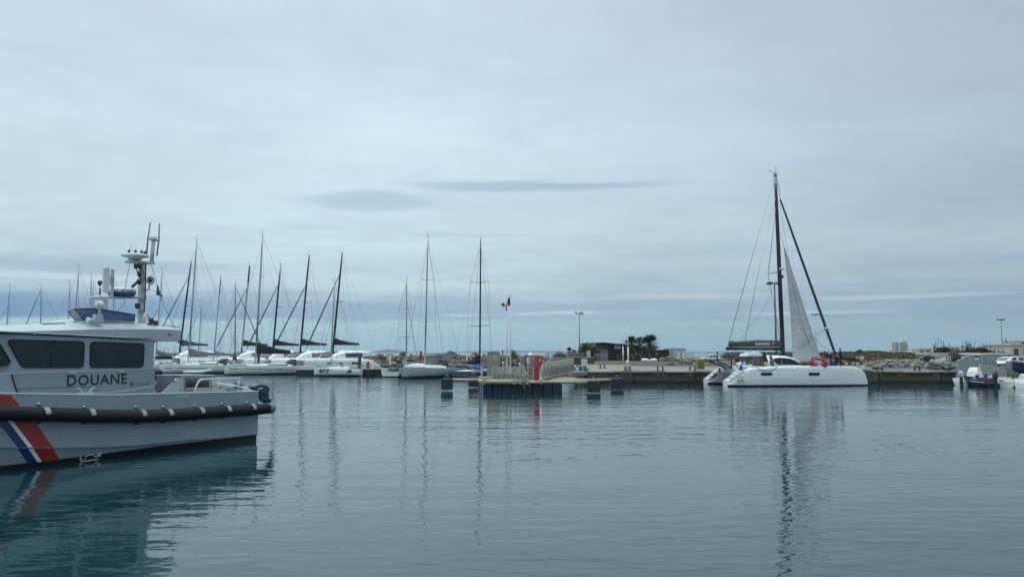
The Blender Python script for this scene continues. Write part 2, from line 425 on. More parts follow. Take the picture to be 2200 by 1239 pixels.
sy = t.math('MULTIPLY', t.math('DIVIDE', t.math('SUBTRACT', h0, hy), E), patch)
ps = t.node('ShaderNodeSeparateXYZ'); t.l.new(pos, ps.inputs[0])
openw = t.maprange(ps.outputs[1], 208, 320, 1.0, 4.5, True)        # open sea outside the breakwater is rougher
sx = t.math('MULTIPLY', sx, openw); sy = t.math('MULTIPLY', sy, openw)
cn = t.node('ShaderNodeCombineXYZ'); t.l.new(sx, cn.inputs[0]); t.l.new(sy, cn.inputs[1]); cn.inputs[2].default_value = 1
nrm = t.vmath('NORMALIZE', cn.outputs[0])
b = t.n['Principled BSDF']; b.inputs['Base Color'].default_value = (.006, .036, .042, 1); b.inputs['Roughness'].default_value = .035
b.inputs['IOR'].default_value = 1.48; b.inputs['Specular Tint'].default_value = (.79, .99, 1.0, 1); t.l.new(nrm, b.inputs['Normal'])
MATS['harbour_water'] = wm
wv = MB().add([(-9000, -300, 0), (9000, -300, 0), (9000, 16000, 0), (-9000, 16000, 0)], [(0, 1, 2, 3)])
struct(wv.build('water', 'harbour_water'))
# ================================================================== customs patrol boat
PS = onz(553, 945, 0); AX = Vector((-.5, -.866, 0)).normalized(); NV = Vector((-AX.y, AX.x, 0))   # stern corner, forward, outboard
BOATRZ = math.atan2(AX.y, AX.x)
if NV.dot(Vector((0, 0, CH)) - PS) < 0: NV = -NV
def bp(px, py, o=0.0):
    """pixel -> (metres forward of the stern, outboard, height) on the fore-and-aft plane at o"""
    d = ray(px, py); c = Vector((0, 0, CH)); t = (o - (c - PS).dot(NV)) / d.dot(NV); p = c + d * t
    return Vector(((p - PS).dot(AX), o, p.z))
def trace(pts, o): return [bp(x, y, o) for x, y in pts]
pb = thing('patrol_boat', 'large grey customs patrol boat lettered DOUANE with red, white and blue slanted stripes', 'boat', PS, BOATRZ)
def pbuild(mb, name, m, parent=None, bevel=0.0): return mb.build(name, m, parent or pb, True, bevel)

# --- hull -----------------------------------------------------------
ZS = [(0, bp(553, 841).z), (3, bp(420, 844).z), (6, bp(230, 849).z), (9, bp(0, 846).z), (13, 2.55), (18, 3.2)]
ZB = [(q.x, q.z) for q in trace([(553, 933), (350, 957), (220, 975), (120, 988), (0, 1002)], -.03)] + [(18, .5)]
ZCH = [(0, .10)] + [(q.x, q.z) for q in trace([(395, 944), (330, 954), (250, 959), (120, 962), (0, 961)], 0)] + [(13, 1.1), (18, 2.0)]
CL = -2.7
def halfb(s): return 2.7 if s < 9.3 else 2.7 * math.sqrt(max(.0004, 1 - ((s - 9.3) / 8.9) ** 2.2))
def zch(s): return max(interp(ZCH, s), interp(ZB, s) + .02)
def hull_o(s, z):
    """outboard position of the port topside"""
    hb, zc, zb, zs = halfb(s), zch(s), interp(ZB, s), interp(ZS, s)
    fl = 1.0 if s < 9.3 else max(.2, 1 - .35 * ((s - 9.3) / 8.7))
    if z >= zc: return CL + hb * (fl + (1 - fl) * (z - zc) / max(.1, zs - zc))
    k = (zc - z) / max(.03, zc + .35)
    return CL + hb * fl - .045 - .28 * k * min(1, s / 4)
SS = [0, .05, 1, 2, 3, 4, 5, 6, 7, 8, 9, 10, 11, 12, 13, 14, 15, 16, 17, 17.7]
up, lo = [], []
for s in SS:
    zs, zc, zb = interp(ZS, s), zch(s), interp(ZB, s)
    side = [(zs, hull_o(s, zs)), ((zs + zc) / 2, hull_o(s, (zs + zc) / 2)), (zc + .001, hull_o(s, zc + .001)), (zc - .004, hull_o(s, zc - .004)), (zb, hull_o(s, zb))]
    up.append([(s, o, z) for z, o in side] + [(s, 2 * CL - o, z) for z, o in reversed(side)])
    lo.append([(s, hull_o(s, zb), zb), (s, hull_o(s, -.02) - .02, -.02), (s, CL + halfb(s) * .5, -.5), (s, 2 * CL - (CL + halfb(s) * .5), -.5), (s, 2 * CL - hull_o(s, -.02) + .02, -.02), (s, 2 * CL - hull_o(s, zb), zb)])
hm = MB(); hm.loft(up, closed=False, cap=False, smooth=False); hm.add(up[0], [tuple(range(10))])
pbuild(hm, 'hull', 'hull_grey')
bmb = MB(); bmb.loft(lo, closed=False, cap=False, smooth=False); bmb.add(lo[0], [tuple(range(6))]); pbuild(bmb, 'hull_bottom', 'antifoul')
dk = MB()
for i in range(len(SS) - 1):
    a, c = SS[i], SS[i + 1]; za, zc_ = interp(ZS, a) - .10, interp(ZS, c) - .10
    dk.add([(a, hull_o(a, za) - .03, za), (c, hull_o(c, zc_) - .03, zc_), (c, 2 * CL - hull_o(c, zc_) + .03, zc_), (a, 2 * CL - hull_o(a, za) + .03, za)], [(0, 1, 2, 3)])
pbuild(dk, 'deck', 'roof_grey')
gw = MB()
for sgn in (0, 1):
    pts = []
    for s in [x * .5 for x in range(0, 36)]:
        o = hull_o(s, interp(ZS, s)) - .03
        pts.append((s, o if sgn == 0 else 2 * CL - o, interp(ZS, s)))
    gw.tube(pts, .045, 6)
gw.tube([(0, -.03, interp(ZS, 0)), (0, 2 * CL + .03, interp(ZS, 0))], .045, 6)
pbuild(gw, 'gunwale', 'roof_grey')
# --- slanted colour stripes, thin vinyl on the plating -----------------
def on_hull(px, py, off=.006):
    q = bp(px, py, 0)
    for _ in range(4): q = bp(px, py, hull_o(q.x, q.z) + off)
    return q
def stripe(name, m, rows):
    mb = MB(); rings = []
    for (xl, yl, xr, yr) in rows: rings.append([on_hull(xl + (xr - xl) * k / 4, yl + (yr - yl) * k / 4) for k in range(5)])
    mb.loft(rings, closed=False, cap=False, smooth=False); return pbuild(mb, name, m)
stripe('red_stripe', 'red_paint', [(-60, 848.5, 23.5, 848.5), (-60, 871, 43, 871)])
stripe('blue_stripe', 'blue_paint', [(-40, 900, 14, 900), (5, 918, 28, 918), (38, 960.3, 60.5, 960.3)])
stripe('white_stripe', 'white_paint', [(14, 900, 23, 900), (28, 918, 38, 918), (60.5, 960.3, 71, 960.3)])
stripe('red_stripe', 'red_paint', [(28, 900, 70, 900), (39, 918, 84, 918), (72, 960.3, 114, 960.3)])
stripe('blue_stripe', 'blue_paint', [(38, 963, 61, 963), (59, 994, 81, 992)])
stripe('white_stripe', 'white_paint', [(61, 963, 71, 963), (81, 992, 90, 991)])
stripe('red_stripe', 'red_paint', [(72, 963, 114, 963), (90, 991, 129, 987)])
# --- fender tube -------------------------------------------------------
fc = [(-120, 886), (-60, 886.5), (0, 887), (100, 890), (152, 891), (230, 893.5), (308, 894), (380, 891), (443, 886.5), (500, 882.5), (553, 878.5)]
fp = [bp(x, y, .17) for x, y in fc]; fz = [(p.x, p.z) for p in sorted(fp, key=lambda p: p.x)]
fpath = [(s, hull_o(s, 1.4) + .17, interp(fz, s)) for s in [12, 11, 10, 9, 8, 7, 6, 5, 4, 3, 2, 1, .2, -.3]]
pbuild(MB().tube([(16, hull_o(16, 1.9) + .15, fz[-1][1] + .5), (14, hull_o(14, 1.9) + .17, fz[-1][1] + .25)] + fpath, .205, 14), 'fender', 'black_rubber')
e = fpath[-1]
cap = MB().tube([(e[0] + .02, e[1], e[2]), (e[0] - .18, e[1] - .03, e[2] - .01), (e[0] - .32, e[1] - .12, e[2] - .015), (e[0] - .38, e[1] - .3, e[2] - .02)], [.207, .205, .17, .09], 14)
pbuild(cap, 'fender_end', 'alloy_dark')
for (px, py) in [(83, 868), (181, 874), (292, 874.5), (350, 874), (418, 872), (476, 868), (530, 865)]:
    q = on_hull(px, py, .02); st = MB(); ft = interp(sorted((p_[0], p_[2]) for p_ in fpath), q.x - .10)
    o0 = hull_o(q.x, 1.4); r = .215; s1 = q.x - .10
    st.tube([(q.x, q.y + .05, q.z), (s1 + .1, o0 + .12, ft + r + .02)], .017, 6)
    rod = pbuild(st, 'fender_strap', 'dark_plastic')
    pl = MB(); aa = [R(a) for a in range(96, -12, -18)]
    for k in range(len(aa) - 1):
        qq = []
        for an, sv in ((aa[k], s1), (aa[k + 1], s1)):
            qq += [(sv + .075, o0 + .17 + r * math.cos(an), ft + r * math.sin(an)), (sv - .075, o0 + .17 + r * math.cos(an), ft + r * math.sin(an))]
        pl.add([qq[0], qq[1], qq[3], qq[2]], [(0, 1, 2, 3)])
    pbuild(pl, 'plate', 'galvanised', rod)
    pbuild(MB().lathe([(.05, 0), (.06, .02), (.035, .06)], (q.x, q.y - .02, q.z), 8, 'y'), 'bolt', 'steel', rod)
    pbuild(MB().box((q.x - .02, o0 + .02, ft - .235), (.13, .05, .05)), 'bracket', 'dark_plastic', rod)
for px_ in (120, 262, 402, 505):
    q0, q1 = on_hull(px_, 853, .002), on_hull(px_ + 4, 862, .002)
    pbuild(MB().tube([on_hull(px_, 850, -.002), on_hull(px_ + 2, 868, -.002)], .008, 4), 'weld_seam', 'hull_grey')
    pbuild(MB().tube([on_hull(px_ + 5, 908, -.002), on_hull(px_ + 10, 942, -.002)], .008, 4), 'weld_seam', 'hull_grey')
# load line mark and draught mark
def strokes(name, lines, m='white_paint', wd=1.2, off=.008):
    mb = MB()
    for ln in lines:
        for (a, c) in zip(ln, ln[1:]):
            d = Vector((c[0] - a[0], c[1] - a[1])); nrm_ = Vector((-d.y, d.x)).normalized() * wd / 2
            mb.add([on_hull(a[0] + nrm_.x, a[1] + nrm_.y, off), on_hull(c[0] + nrm_.x, c[1] + nrm_.y, off), on_hull(c[0] - nrm_.x, c[1] - nrm_.y, off), on_hull(a[0] - nrm_.x, a[1] - nrm_.y, off)], [(0, 1, 2, 3)])
    return pbuild(mb, name, m)
strokes('load_line_mark', [[(175, 976), (171.5, 986.5), (178, 985.5)], [(172, 990.5), (212, 985.5)],
        [(182, 985), (187, 978.5), (193, 976), (199, 976), (204, 979.5), (206, 983)],
        [(208, 982), (211, 972.5), (217, 972), (218, 975), (210, 977.5), (216, 980)]], wd=1.7)
strokes('draught_mark', [[(544, 929), (543.7, 931.5), (545.5, 931.2)]], wd=.7); strokes('draught_mark', [[(547, 928.8), (549, 928.6), (547.4, 931)]], wd=.7)
# --- cabin ---------------------------------------------------------------
OC, OL = -.62, -.50                                  # upper cabin side, lower plating
cab = MB()
zt = lambda s: interp([(q.x, q.z) for q in trace([(331, 731), (0, 716)], OC)] + [(16, bp(0, 716, OC).z + .3)], s)
c0 = bp(331, 760, OC).x
def sect(s, ot, hb=1.0): zb_ = interp(ZS, s) - .1; return [(s, CL + (ot - CL) * hb, zb_), (s, CL + (ot - CL) * hb, zt(s)), (s, 2 * CL - (CL + (ot - CL) * hb), zt(s)), (s, 2 * CL - (CL + (ot - CL) * hb), zb_)]
cab.loft([sect(c0, OC), sect(bp(40, 760, OC).x, OC), sect(bp(-20, 760, OC).x, OC - .12), sect(13, OC - .6), sect(14.2, OC - 1.2, .7)], closed=True, cap=True, smooth=False)
pbuild(cab, 'cabin', 'cabin_grey', bevel=.02)
# lower plating with the lettering
low = trace([(333, 793), (333, 846), (38, 846), (25, 803)], OL)
pbuild(MB().prism(low, (0, -.16, 0)), 'lower_panel', 'hull_grey', bevel=.012)
fwd = trace([(23, 803.5), (36, 846), (-150, 846), (-150, 812)], OL + .012)
pbuild(MB().prism(fwd, (0, -.16, 0)), 'lower_panel', 'cabin_grey', bevel=.012)
gk = MB(); g_ = trace([(24.5, 804), (37.5, 843.5), (60, 843.2)], OL + .018); gk.tube(g_, .018, 5); pbuild(gk, 'door_seal', 'black_rubber')
pbuild(MB().tube(trace([(38, 835), (145, 831.5), (205, 830.5)], OL + .004), .006, 4), 'plate_seam', 'dark_plastic')
pbuild(MB().tube(trace([(333, 792.5), (180, 797.5), (25, 802.5), (-60, 806)], OL - .02), .03, 6), 'ledge', 'cabin_grey')
for x0, x1, y in ((146, 165, 801), (254, 270, 798)):
    pbuild(MB().prism(trace([(x0, y - 1.5), (x1, y - 2.2), (x1 - 1.5, y + 1.2), (x0 + 1.5, y + 2)], OL + .06), (0, -.06, 0)), 'step_plate', 'mast_grey')
def win(name, pts, o, r=.14, m='smoked_glass', parent=None):
    P = roundpoly([Vector((bp(x, y, o).x, bp(x, y, o).z)) for x, y in pts], r, 5)
    fr = pbuild(MB().prism([(a, o + .012, z) for a, z in P], (0, -.04, 0)), name, m, parent)
    ring = [(a, o + .014, z) for a, z in P]; rb = MB().tube(ring + [ring[0], ring[1]], .016, 5, cap=False)
    pbuild(rb, 'window_seal', 'black_rubber', fr); return fr
win('window', [(15, 729), (181, 733.5), (178.5, 789), (46, 789)], OC)
win('window', [(194, 733.8), (309.5, 738), (307, 788.8), (192.5, 789)], OC)
win('window', [(-70, 727), (-8, 727), (22, 776), (18, 784), (-70, 785)], OC + .02)
pbuild(MB().tube(trace([(109.5, 731), (109, 789)], OC + .016), .014, 4), 'window_mullion', 'dark_plastic')
# handrail under the roof edge
hr = MB(); hr.tube(trace([(-80, 708), (0, 711.3), (80, 715.3), (180, 720.5), (260, 724.3), (327, 725.6)], OC + .16), .02, 6)
for x, y in ((78, 716), (175, 720.5), (255, 724.5), (324, 726)):
    q = bp(x, y, OC + .16); hr.tube([q, (q.x + .05, OC, q.z - .06)], .012, 5)
pbuild(hr, 'handrail', 'alloy')
# --- roof ------------------------------------------------------------------
OR = OC + .05
rl = [(q.x, q.z) for q in trace([(389, 733), (331, 729), (0, 713.5)], OR)] + [(14, bp(0, 713.5, OR).z + .35)]
rm = [(q.x, q.z) for q in trace([(388, 708.5), (335, 706.5), (200, 707), (95, 710.5), (0, 712.5)], OR)] + [(14, bp(0, 713.5, OR).z + .36)]
rt = [(q.x, q.z) for q in trace([(386, 706), (347, 700.5), (318, 697), (290, 694.5), (165, 694), (90, 697.5), (0, 702.5)], OR - .6)] + [(14, bp(0, 702.5, OR - .6).z - .1)]
s_aft = bp(388.5, 720, OR).x; rings = []
for s in [s_aft, bp(347, 700, OR).x, bp(320, 700, OR).x, 5.2, 6, 7, 8, 9, 10, 12, 14]:
    a, mdl, tt = interp(rl, s), max(interp(rl, s) + .02, interp(rm, s)), max(interp(rl, s) + .05, interp(rt, s))
    nar = 0 if s < 10 else (s - 10) * .25
    half = [(OR - nar, a), (OR - nar, mdl), (OR - .6 - nar, tt), (OR - 1.3 - nar, tt + .03)]
    rings.append([(s, o, z) for o, z in half] + [(s, 2 * CL - o, z) for o, z in reversed(half)])
pbuild(MB().loft(rings, True, True, False), 'roof', 'roof_grey', bevel=.015)
pbuild(MB().prism([(q.x, q.y, q.z + .035) for q in trace([(90, 697), (140, 696)], OR - .75)] + [(q.x, q.y, q.z + .04) for q in trace([(140, 695), (90, 696)], OR - 1.4)], (0, 0, .03)), 'roof_hatch', 'dome_white')
emb = MB().add(trace([(359.5, 715), (366, 718.5), (362.5, 721.5)], OR + .006), [(0, 1, 2)]).add(trace([(366, 718.5), (372, 719.5), (368, 722)], OR + .006), [(0, 1, 2)])
em = pbuild(emb, 'emblem', 'flag_blue')
pbuild(MB().add(trace([(362.5, 721.5), (366, 718.5), (365.5, 724.5)], OR + .007), [(0, 1, 2)]).add(trace([(366, 717.8), (368.5, 717), (372, 719)], OR + .007), [(0, 1, 2)]), 'emblem_yellow', 'flag_yellow', em)
# lettering
lettering('DOUANE', trace([(144.5, 805.5), (273, 801.8), (272.5, 824), (143.5, 829.5)], OL + .006), 'lettering', 'black_paint', pb, True, .016, None, 1.10)
ring = [bp(283 + 2.7 * math.cos(a), 824.3 + 3.2 * math.sin(a), OL + .007) for a in [k * math.pi / 6 for k in range(13)]]
cr = MB().tube(ring, .009, 4, cap=False); cr.tube(trace([(282, 826), (284.5, 822.5)], OL + .007), .009, 4); pbuild(cr, 'crest', 'black_paint')
sm_ = MB()
for x0, x1, y, dyy in ((288, 322, 823.4, -.9), (293.5, 318, 826, -.7)):
    x = x0
    while x < x1:
        q = trace([(x, y + dyy * (x - x0) / 34 - .45), (x + 2.0, y + dyy * (x - x0) / 34 - .5), (x + 2.0, y + dyy * (x - x0) / 34 + .4), (x, y + dyy * (x - x0) / 34 + .45)], OL + .007)
        sm_.add(q, [(0, 1, 2, 3)]); x += 2.7
pbuild(sm_, 'small_print', 'black_paint')
# cleat and mooring line on the side deck
q = bp(184, 847, -.2)
cl = MB().box((q.x, -.2, q.z + .04), (.5, .12, .05))
for sg in (-1, 1): cl.tube([(q.x + sg * .10, -.2, q.z + .05), (q.x + sg * .14, -.2, q.z + .11), (q.x + sg * .21, -.2, q.z + .19), (q.x + sg * .31, -.2, q.z + .21)], [.028, .022, .02, .014], 6)
pbuild(cl, 'cleat', 'dome_white')
pbuild(MB().tube(trace([(196, 844), (230, 843), (270, 839), (305, 833), (331, 829)], -.3), .013, 5), 'mooring_line', 'rope_pale')
pbuild(MB().tube([bp(329, 764, OC - .05), bp(333, 768, OC + .05), bp(332, 778, OC + .05), bp(327, 783, OC - .03)], .012, 5), 'grab_handle', 'steel')
# red blue flashing patch of the gunwale plate
pbuild(MB().prism(trace([(379, 849.5), (406, 848.3), (406, 851), (379, 852)], .004), (0, -.02, 0)), 'builder_plate', 'mast_grey')
# --- aft deck ------------------------------------------------------------------
def slab(name, pts, o, th, m, bev=.012, parent=None): return pbuild(MB().prism(trace(pts, o), (0, -th, 0)), name, m, parent, bev)
slab('deck_locker', [(337, 806), (386, 805), (386, 847), (334, 847)], -.95, .8, 'alloy_dark')
tp = slab('towing_plate', [(384, 811), (388, 815), (386, 843), (383, 845), (348, 845), (347, 842.5)], -.55, .05, 'mast_grey')
pbuild(MB().lathe([(.035, 0), (.06, .02), (.06, .05), (.03, .09)], tuple(bp(375.5, 817, -.55)), 8, 'y'), 'pad_eye', 'steel', tp)
vb = slab('vent_housing', [(387, 806.5), (457, 806.5), (459, 846), (387, 846)], -1.0, 1.3, 'mast_grey')
slab('lid', [(385, 804.8), (460, 804.6), (460, 807.5), (385, 808)], -.96, 1.4, 'roof_grey', .008, vb)
fr = MB()
for a, c in (((397, 811), (454, 811)), ((454, 811), (454, 836)), ((454, 836), (396, 837)), ((396, 837), (397, 811))): fr.tube(trace([a, c], -.99), .03, 4)
pbuild(fr, 'grille_frame', 'galvanised', vb)
slab('grille_back', [(399, 814), (450, 814), (450, 831), (399, 832)], -.985, .03, 'black_paint', 0, vb)
for k in range(19):
    x = 400 + k * 2.68
    pbuild(MB().tube(trace([(x, 814.5), (x - .1, 830.5)], -.965), .012, 4), 'louvre', 'alloy_dark', vb)
slab('deck_box', [(421, 836), (486, 834.5), (486, 846), (421, 847)], -.7, .6, 'concrete_pale')
rail = MB(); rail.tube(trace([(415.5, 846), (420, 834), (424, 824), (428, 817.5), (434, 814.5), (444, 814.3), (480, 813), (517, 812)], -.12), .035, 7)
rail.tube(trace([(469, 813.5), (468.5, 845)], -.12), .03, 6); rail.tube(trace([(513, 812.3), (512.5, 842)], -.12), .03, 6)
pbuild(rail, 'stern_rail', 'dome_white')
r2 = MB(); r2.tube(trace([(464, 829), (464.5, 818), (482, 817.5), (486, 821), (484, 836)], -2.2), .03, 6); pbuild(r2, 'stern_rail', 'roof_grey')
rb = MB(); rb.tube(trace([(334, 812), (337, 800), (341, 797)], -2.0), .09, 8); rb.tube(trace([(341, 797), (346, 803)], -2.0), .10, 8); pbuild(rb, 'hose_reel', 'dark_plastic')
slab('fire_bottle', [(341, 797), (348, 797), (348, 806), (341, 806)], -2.2, .2, 'red_paint')
for k, (x, y, h) in enumerate([(331.5, 806, 7), (331.8, 818, 8), (331.5, 829, 6), (331, 838, 6)]):
    pbuild(MB().tube(trace([(x, y), (x + .8, y + h)], -.75), .05, 6), 'coiled_line', 'rope_pale' if k % 2 else 'dark_plastic')
# --- mast and instruments on the centre line --------------------------------------
def ctube(pts, o, r, n=8, mb=None):
    mb = mb or MB(); mb.tube(trace(pts, o), r, n); return mb
OM = -2.5
mast = MB(); mast.prism(trace([(302, 694), (304, 566), (314, 566), (312, 694)], OM + .1), (0, -.2, 0))
mo = pbuild(mast, 'instrument_mast', 'mast_grey', bevel=.02)
pbuild(ctube([(311.5, 600), (313.5, 566), (312, 640), (309, 672)], OM + .22, .02), 'cable', 'rope_dark', mo)
pl = MB(); a = bp(276, 559, OM); c = bp(329, 563, OM)
pl.prism([(a.x, OM + .2, a.z), (c.x, OM + .12, c.z), (c.x, OM - .12, c.z), (a.x, OM - .2, a.z)], (0, 0, -.09)); pbuild(pl, 'mast_platform', 'mast_grey', mo, .01)
q = bp(290, 553, OM); pbuild(MB().lathe([(.02, -.10), (.20, -.09), (.26, -.01), (.43, .02), (.465, .06), (.43, .10), (.22, .125), (.02, .13)], (q.x, OM, q.z), 28), 'satellite_dome', 'dome_white')
for (x, y0, y1, l) in ((280, 541, 524, 0), (283.5, 541, 527, 2), (292, 542, 525, 0), (306, 544, 526, 1), (313, 545, 531, 0)): pbuild(MB().tube(trace([(x, y0), (x + l, y1)], OM), .008, 4), 'whip_antenna', 'alloy')
for x, y in ((277, 542), (291, 542.5), (304, 543.5), (311, 545)): pbuild(MB().lathe([(.05, 0), (.05, .05), (.02, .1)], tuple(bp(x, y, OM)), 8), 'antenna_base', 'dark_plastic')
pole = MB(); pole.tube(trace([(325.5, 566), (329.5, 517)], OM), .07, 8); po = pbuild(pole, 'antenna_pole', 'mast_grey')
q = bp(329.5, 512, OM); pbuild(MB().lathe([(.10, -.07), (.12, -.04), (.12, .03), (.10, .07), (.02, .08)], tuple(q), 14), 'antenna_housing', 'dome_white', po)
pbuild(ctube([(317, 513), (342, 517)], OM, .04), 'crossbar', 'mast_grey', po)
pbuild(ctube([(323, 478), (317.5, 515), (315, 548)], OM, .03, 6), 'dipole', 'alloy_dark', po); pbuild(ctube([(342.5, 480), (341, 517), (337, 550)], OM, .03, 6), 'dipole', 'alloy_dark', po)
for x, y in ((292, 571), (301, 571), (299.5, 588)):
    q = bp(x, y, OM + .3); cm = MB().lathe([(.055, .08), (.075, .07), (.075, -.05), (.03, -.11)], tuple(q), 10); ob = pbuild(cm, 'deck_floodlight', 'dark_plastic')
    pbuild(MB().tube([q, (q.x - .2, OM + .1, q.z - .2)], .02, 5), 'bracket', 'dark_plastic', ob)
q = bp(298.5, 605, OM + .3); fl = MB().lathe([(.055, .08), (.075, .07), (.075, -.06), (.03, -.1)], tuple(q), 10); fl.tube([bp(284, 616, OM + .35), bp(297, 604, OM + .3)], .05, 8); pbuild(fl, 'camera', 'dark_plastic')
q = bp(295.5, 657, OM + .3); pbuild(MB().lathe([(.07, .09), (.09, .08), (.085, -.06), (.04, -.1)], tuple(q), 10), 'deck_floodlight', 'dark_plastic')
for x, y in ((306, 586), (305, 602), (302, 669)):
    ringp = [bp(x + 3 * math.cos(k), y + 3.5 * math.sin(k), OM + .22) for k in [i * .6 for i in range(11)]]
    pbuild(MB().tube(ringp, .014, 4), 'cable_loop', 'rope_dark', mo)
q = bp(321, 602.5, OM); hn = MB().lathe([(.03, -.2), (.04, -.08), (.10, 0), (.165, .05), (.17, .06), (.14, .04), (.03, .0)], tuple(q), 18, 'y'); hn_ = pbuild(hn, 'loudhailer', 'mast_grey')
pbuild(MB().lathe([(.07, .0), (.02, .08)], (q.x, q.y + .05, q.z), 12, 'y'), 'horn_throat', 'black_paint', hn_)
hb = MB(); hb.prism([bp(303, 619, OM + .1), bp(325, 622, OM + .1), bp(310, 626, OM + .1)], (0, -.2, 0)); hb.tube(trace([(320.5, 612), (320.5, 621)], OM), .03, 6); pbuild(hb, 'bracket', 'mast_grey', hn_)
# lower shelf with radar
sh = MB(); a, c = bp(193, 643, OM), bp(308, 642, OM); m1 = bp(230, 637, OM)
sh.prism([(a.x, OM + .12, a.z), (c.x, OM + .2, c.z), (c.x, OM - .25, c.z + .06), (m1.x, OM - .3, m1.z), (a.x, OM - .1, a.z)], (0, 0, .09)); sf = pbuild(sh, 'radar_shelf', 'mast_grey', bevel=.01)
slab('support', [(225, 644), (232, 644), (232, 694), (225, 694)], OM + .1, .25, 'mast_grey', .01, sf)
q = bp(262, 633, OM)
rd = pbuild(MB().lathe([(.02, .29), (.28, .285), (.41, .25), (.45, .20), (.45, .11)], (q.x, OM, q.z - .04), 32), 'radar_dome', 'dome_white')
pbuild(MB().lathe([(.453, .11), (.43, .04), (.32, .0), (.02, .0)], (q.x, OM, q.z - .04), 32), 'radar_base', 'blue_paint', rd)
def on_dome(ang, z): return Vector((q.x + .456 * math.sin(ang), OM + .456 * math.cos(ang), q.z - .04 + z))
def domeword(txt, a0, a1, z0, z1, m):
    n = len(txt); w_ = (a1 - a0) / n
    for k, ch in enumerate(txt):
        u0, u1 = a0 + w_ * (k + .06), a0 + w_ * (k + .9)
        lettering(ch, [on_dome(u0, z1), on_dome(u1, z1), on_dome(u1, z0), on_dome(u0, z0)], 'lettering', m, rd, True, .03)
domeword('FURUNO', R(34), R(-80), .13, .20, 'blue_paint'); domeword('NXT', R(80), R(46), .135, .19, 'bag_grey')
# panel antenna, camera on pole, searchlight, horn
pn = pbuild(MB().prism([(p[0], OM + .30, p[1]) for p in roundpoly([Vector((bp(x, y, OM + .30).x, bp(x, y, OM + .30).z)) for x, y in [(223, 574), (236.5, 573), (237, 590), (239, 592), (238, 611), (236, 612), (234, 630), (222, 626)]], .06)], (0, -.08, 0)), 'panel_antenna', 'dome_white', bevel=.02)
slab('pole', [(241.5, 578), (246, 578), (244, 640), (239.5, 640)], OM + .2, .1, 'mast_grey', .01, pn)
slab('clamp', [(237, 592), (243, 596), (243, 608), (237, 608)], OM + .3, .12, 'galvanised', .01, pn)
cmp = MB(); cmp.tube(trace([(214.5, 634), (215, 618)], OM), .03, 6); cmp.lathe([(.02, -.09), (.045, -.05), (.07, .01), (.08, .06), (.05, .10), (.02, .11)], tuple(bp(214.5, 609, OM)), 12); pbuild(cmp, 'dome_camera', 'navy_paint')
q = bp(214, 655, -.95); sl = MB().lathe([(.13, .09), (.13, -.07), (.08, -.12), (.02, -.13)], tuple(q), 18, 'x'); so = pbuild(sl, 'searchlight', 'dome_white')
pbuild(MB().lathe([(.11, .095), (.02, .10)], tuple(q), 18, 'x'), 'lens', 'lamp_glass', so)
pbuild(MB().tube(trace([(214, 662), (214, 676)], -.95), .05, 8), 'stem', 'mast_grey', so); slab('pedestal', [(206, 675), (222, 675), (224, 693), (204, 693)], -.85, .2, 'roof_grey', .02, so)
q = bp(193, 687, -.95); pbuild(MB().lathe([(.09, .08), (.07, .01), (.04, -.08), (.035, -.16), (.02, -.17)], tuple(q), 14, 'x'), 'fog_horn', 'dome_white')
# wind deflector
wd = MB(); OW0, OW1 = -1.1, -1.35
def pane(name, pts, m, par=None):
    mb = MB(); P = [bp(x, y, o) for x, y, o in pts]; mb.prism(P, (0, -.02, 0)); ob = pbuild(mb, name, m, par)
    pbuild(MB().tube(P + [P[0], P[1]], .018, 4, cap=False), 'pane_edge', 'dark_plastic', ob); return ob
pane('wind_screen', [(146, 669, -2.4), (161, 663, -1.7), (181, 690, -1.5), (167, 693.5, -2.2)], 'tint_grey')
pane('wind_screen', [(161, 663, -1.7), (204, 662, -1.05), (216, 682, -1.0), (182, 690, -1.5)], 'tint_blue')
pane('wind_screen', [(204, 662, -1.05), (290, 675.5, -1.15), (290, 688, -1.15), (216, 682, -1.0)], 'tint_blue')
slab('coaming', [(182, 691), (217, 683), (290, 689), (290, 695), (167, 695)], -1.2, 2.4, 'roof_grey', .01)
ar = MB(); arp = [(311, 694), (310.5, 680), (312, 675), (315, 673), (318, 674.5), (319.5, 679), (320, 690)]; ar.tube(trace(arp, -1.6), .05, 8); pbuild(ar, 'roof_vent', 'dome_white')
for x, y in ((325, 687), (334, 692.5), (321, 697)):
    q = bp(x, y, -1.2); lp = pbuild(MB().lathe([(.06, .07), (.08, .06), (.08, -.06), (.05, -.10), (.02, -.11)], tuple(q), 10, 'z'), 'work_lamp', 'dark_plastic')
    pbuild(MB().box((q.x, q.y, q.z - .13), (.11, .10, .10)), 'lamp_base', 'alloy_dark', lp)
# stays, signal halyard and pennant
for pts in ([(325, 570), (337, 608), (352, 655), (388, 731)], [(281, 556), (266, 632)], [(205, 663), (193, 690)], [(270, 645), (247, 678)], [(350, 697), (386, 703)]):
    pbuild(MB().tube(trace(pts, -2.2), .012, 4), 'stay', 'wire')
q = trace([(337.5, 611), (350, 639), (344.5, 636.5), (333.5, 632)], -2.2); fgm = MB()
rows_ = [[q[0].lerp(q[1], k / 5) + Vector((0, .04 * math.sin(k * 1.7), 0)) for k in range(6)], [q[3].lerp(q[2], k / 5) + Vector((0, .05 * math.sin(k * 1.4 + 1), 0)) for k in range(6)]]
fgm.loft(rows_, closed=False, cap=False, smooth=False); pbuild(fgm, 'pennant', 'cloth_teal')
q = bp(386, 727, -2.2); pbuild(MB().blob((q.x, q.y, q.z), (.1, .1, .16), 3), 'halyard_bag', 'dark_plastic')
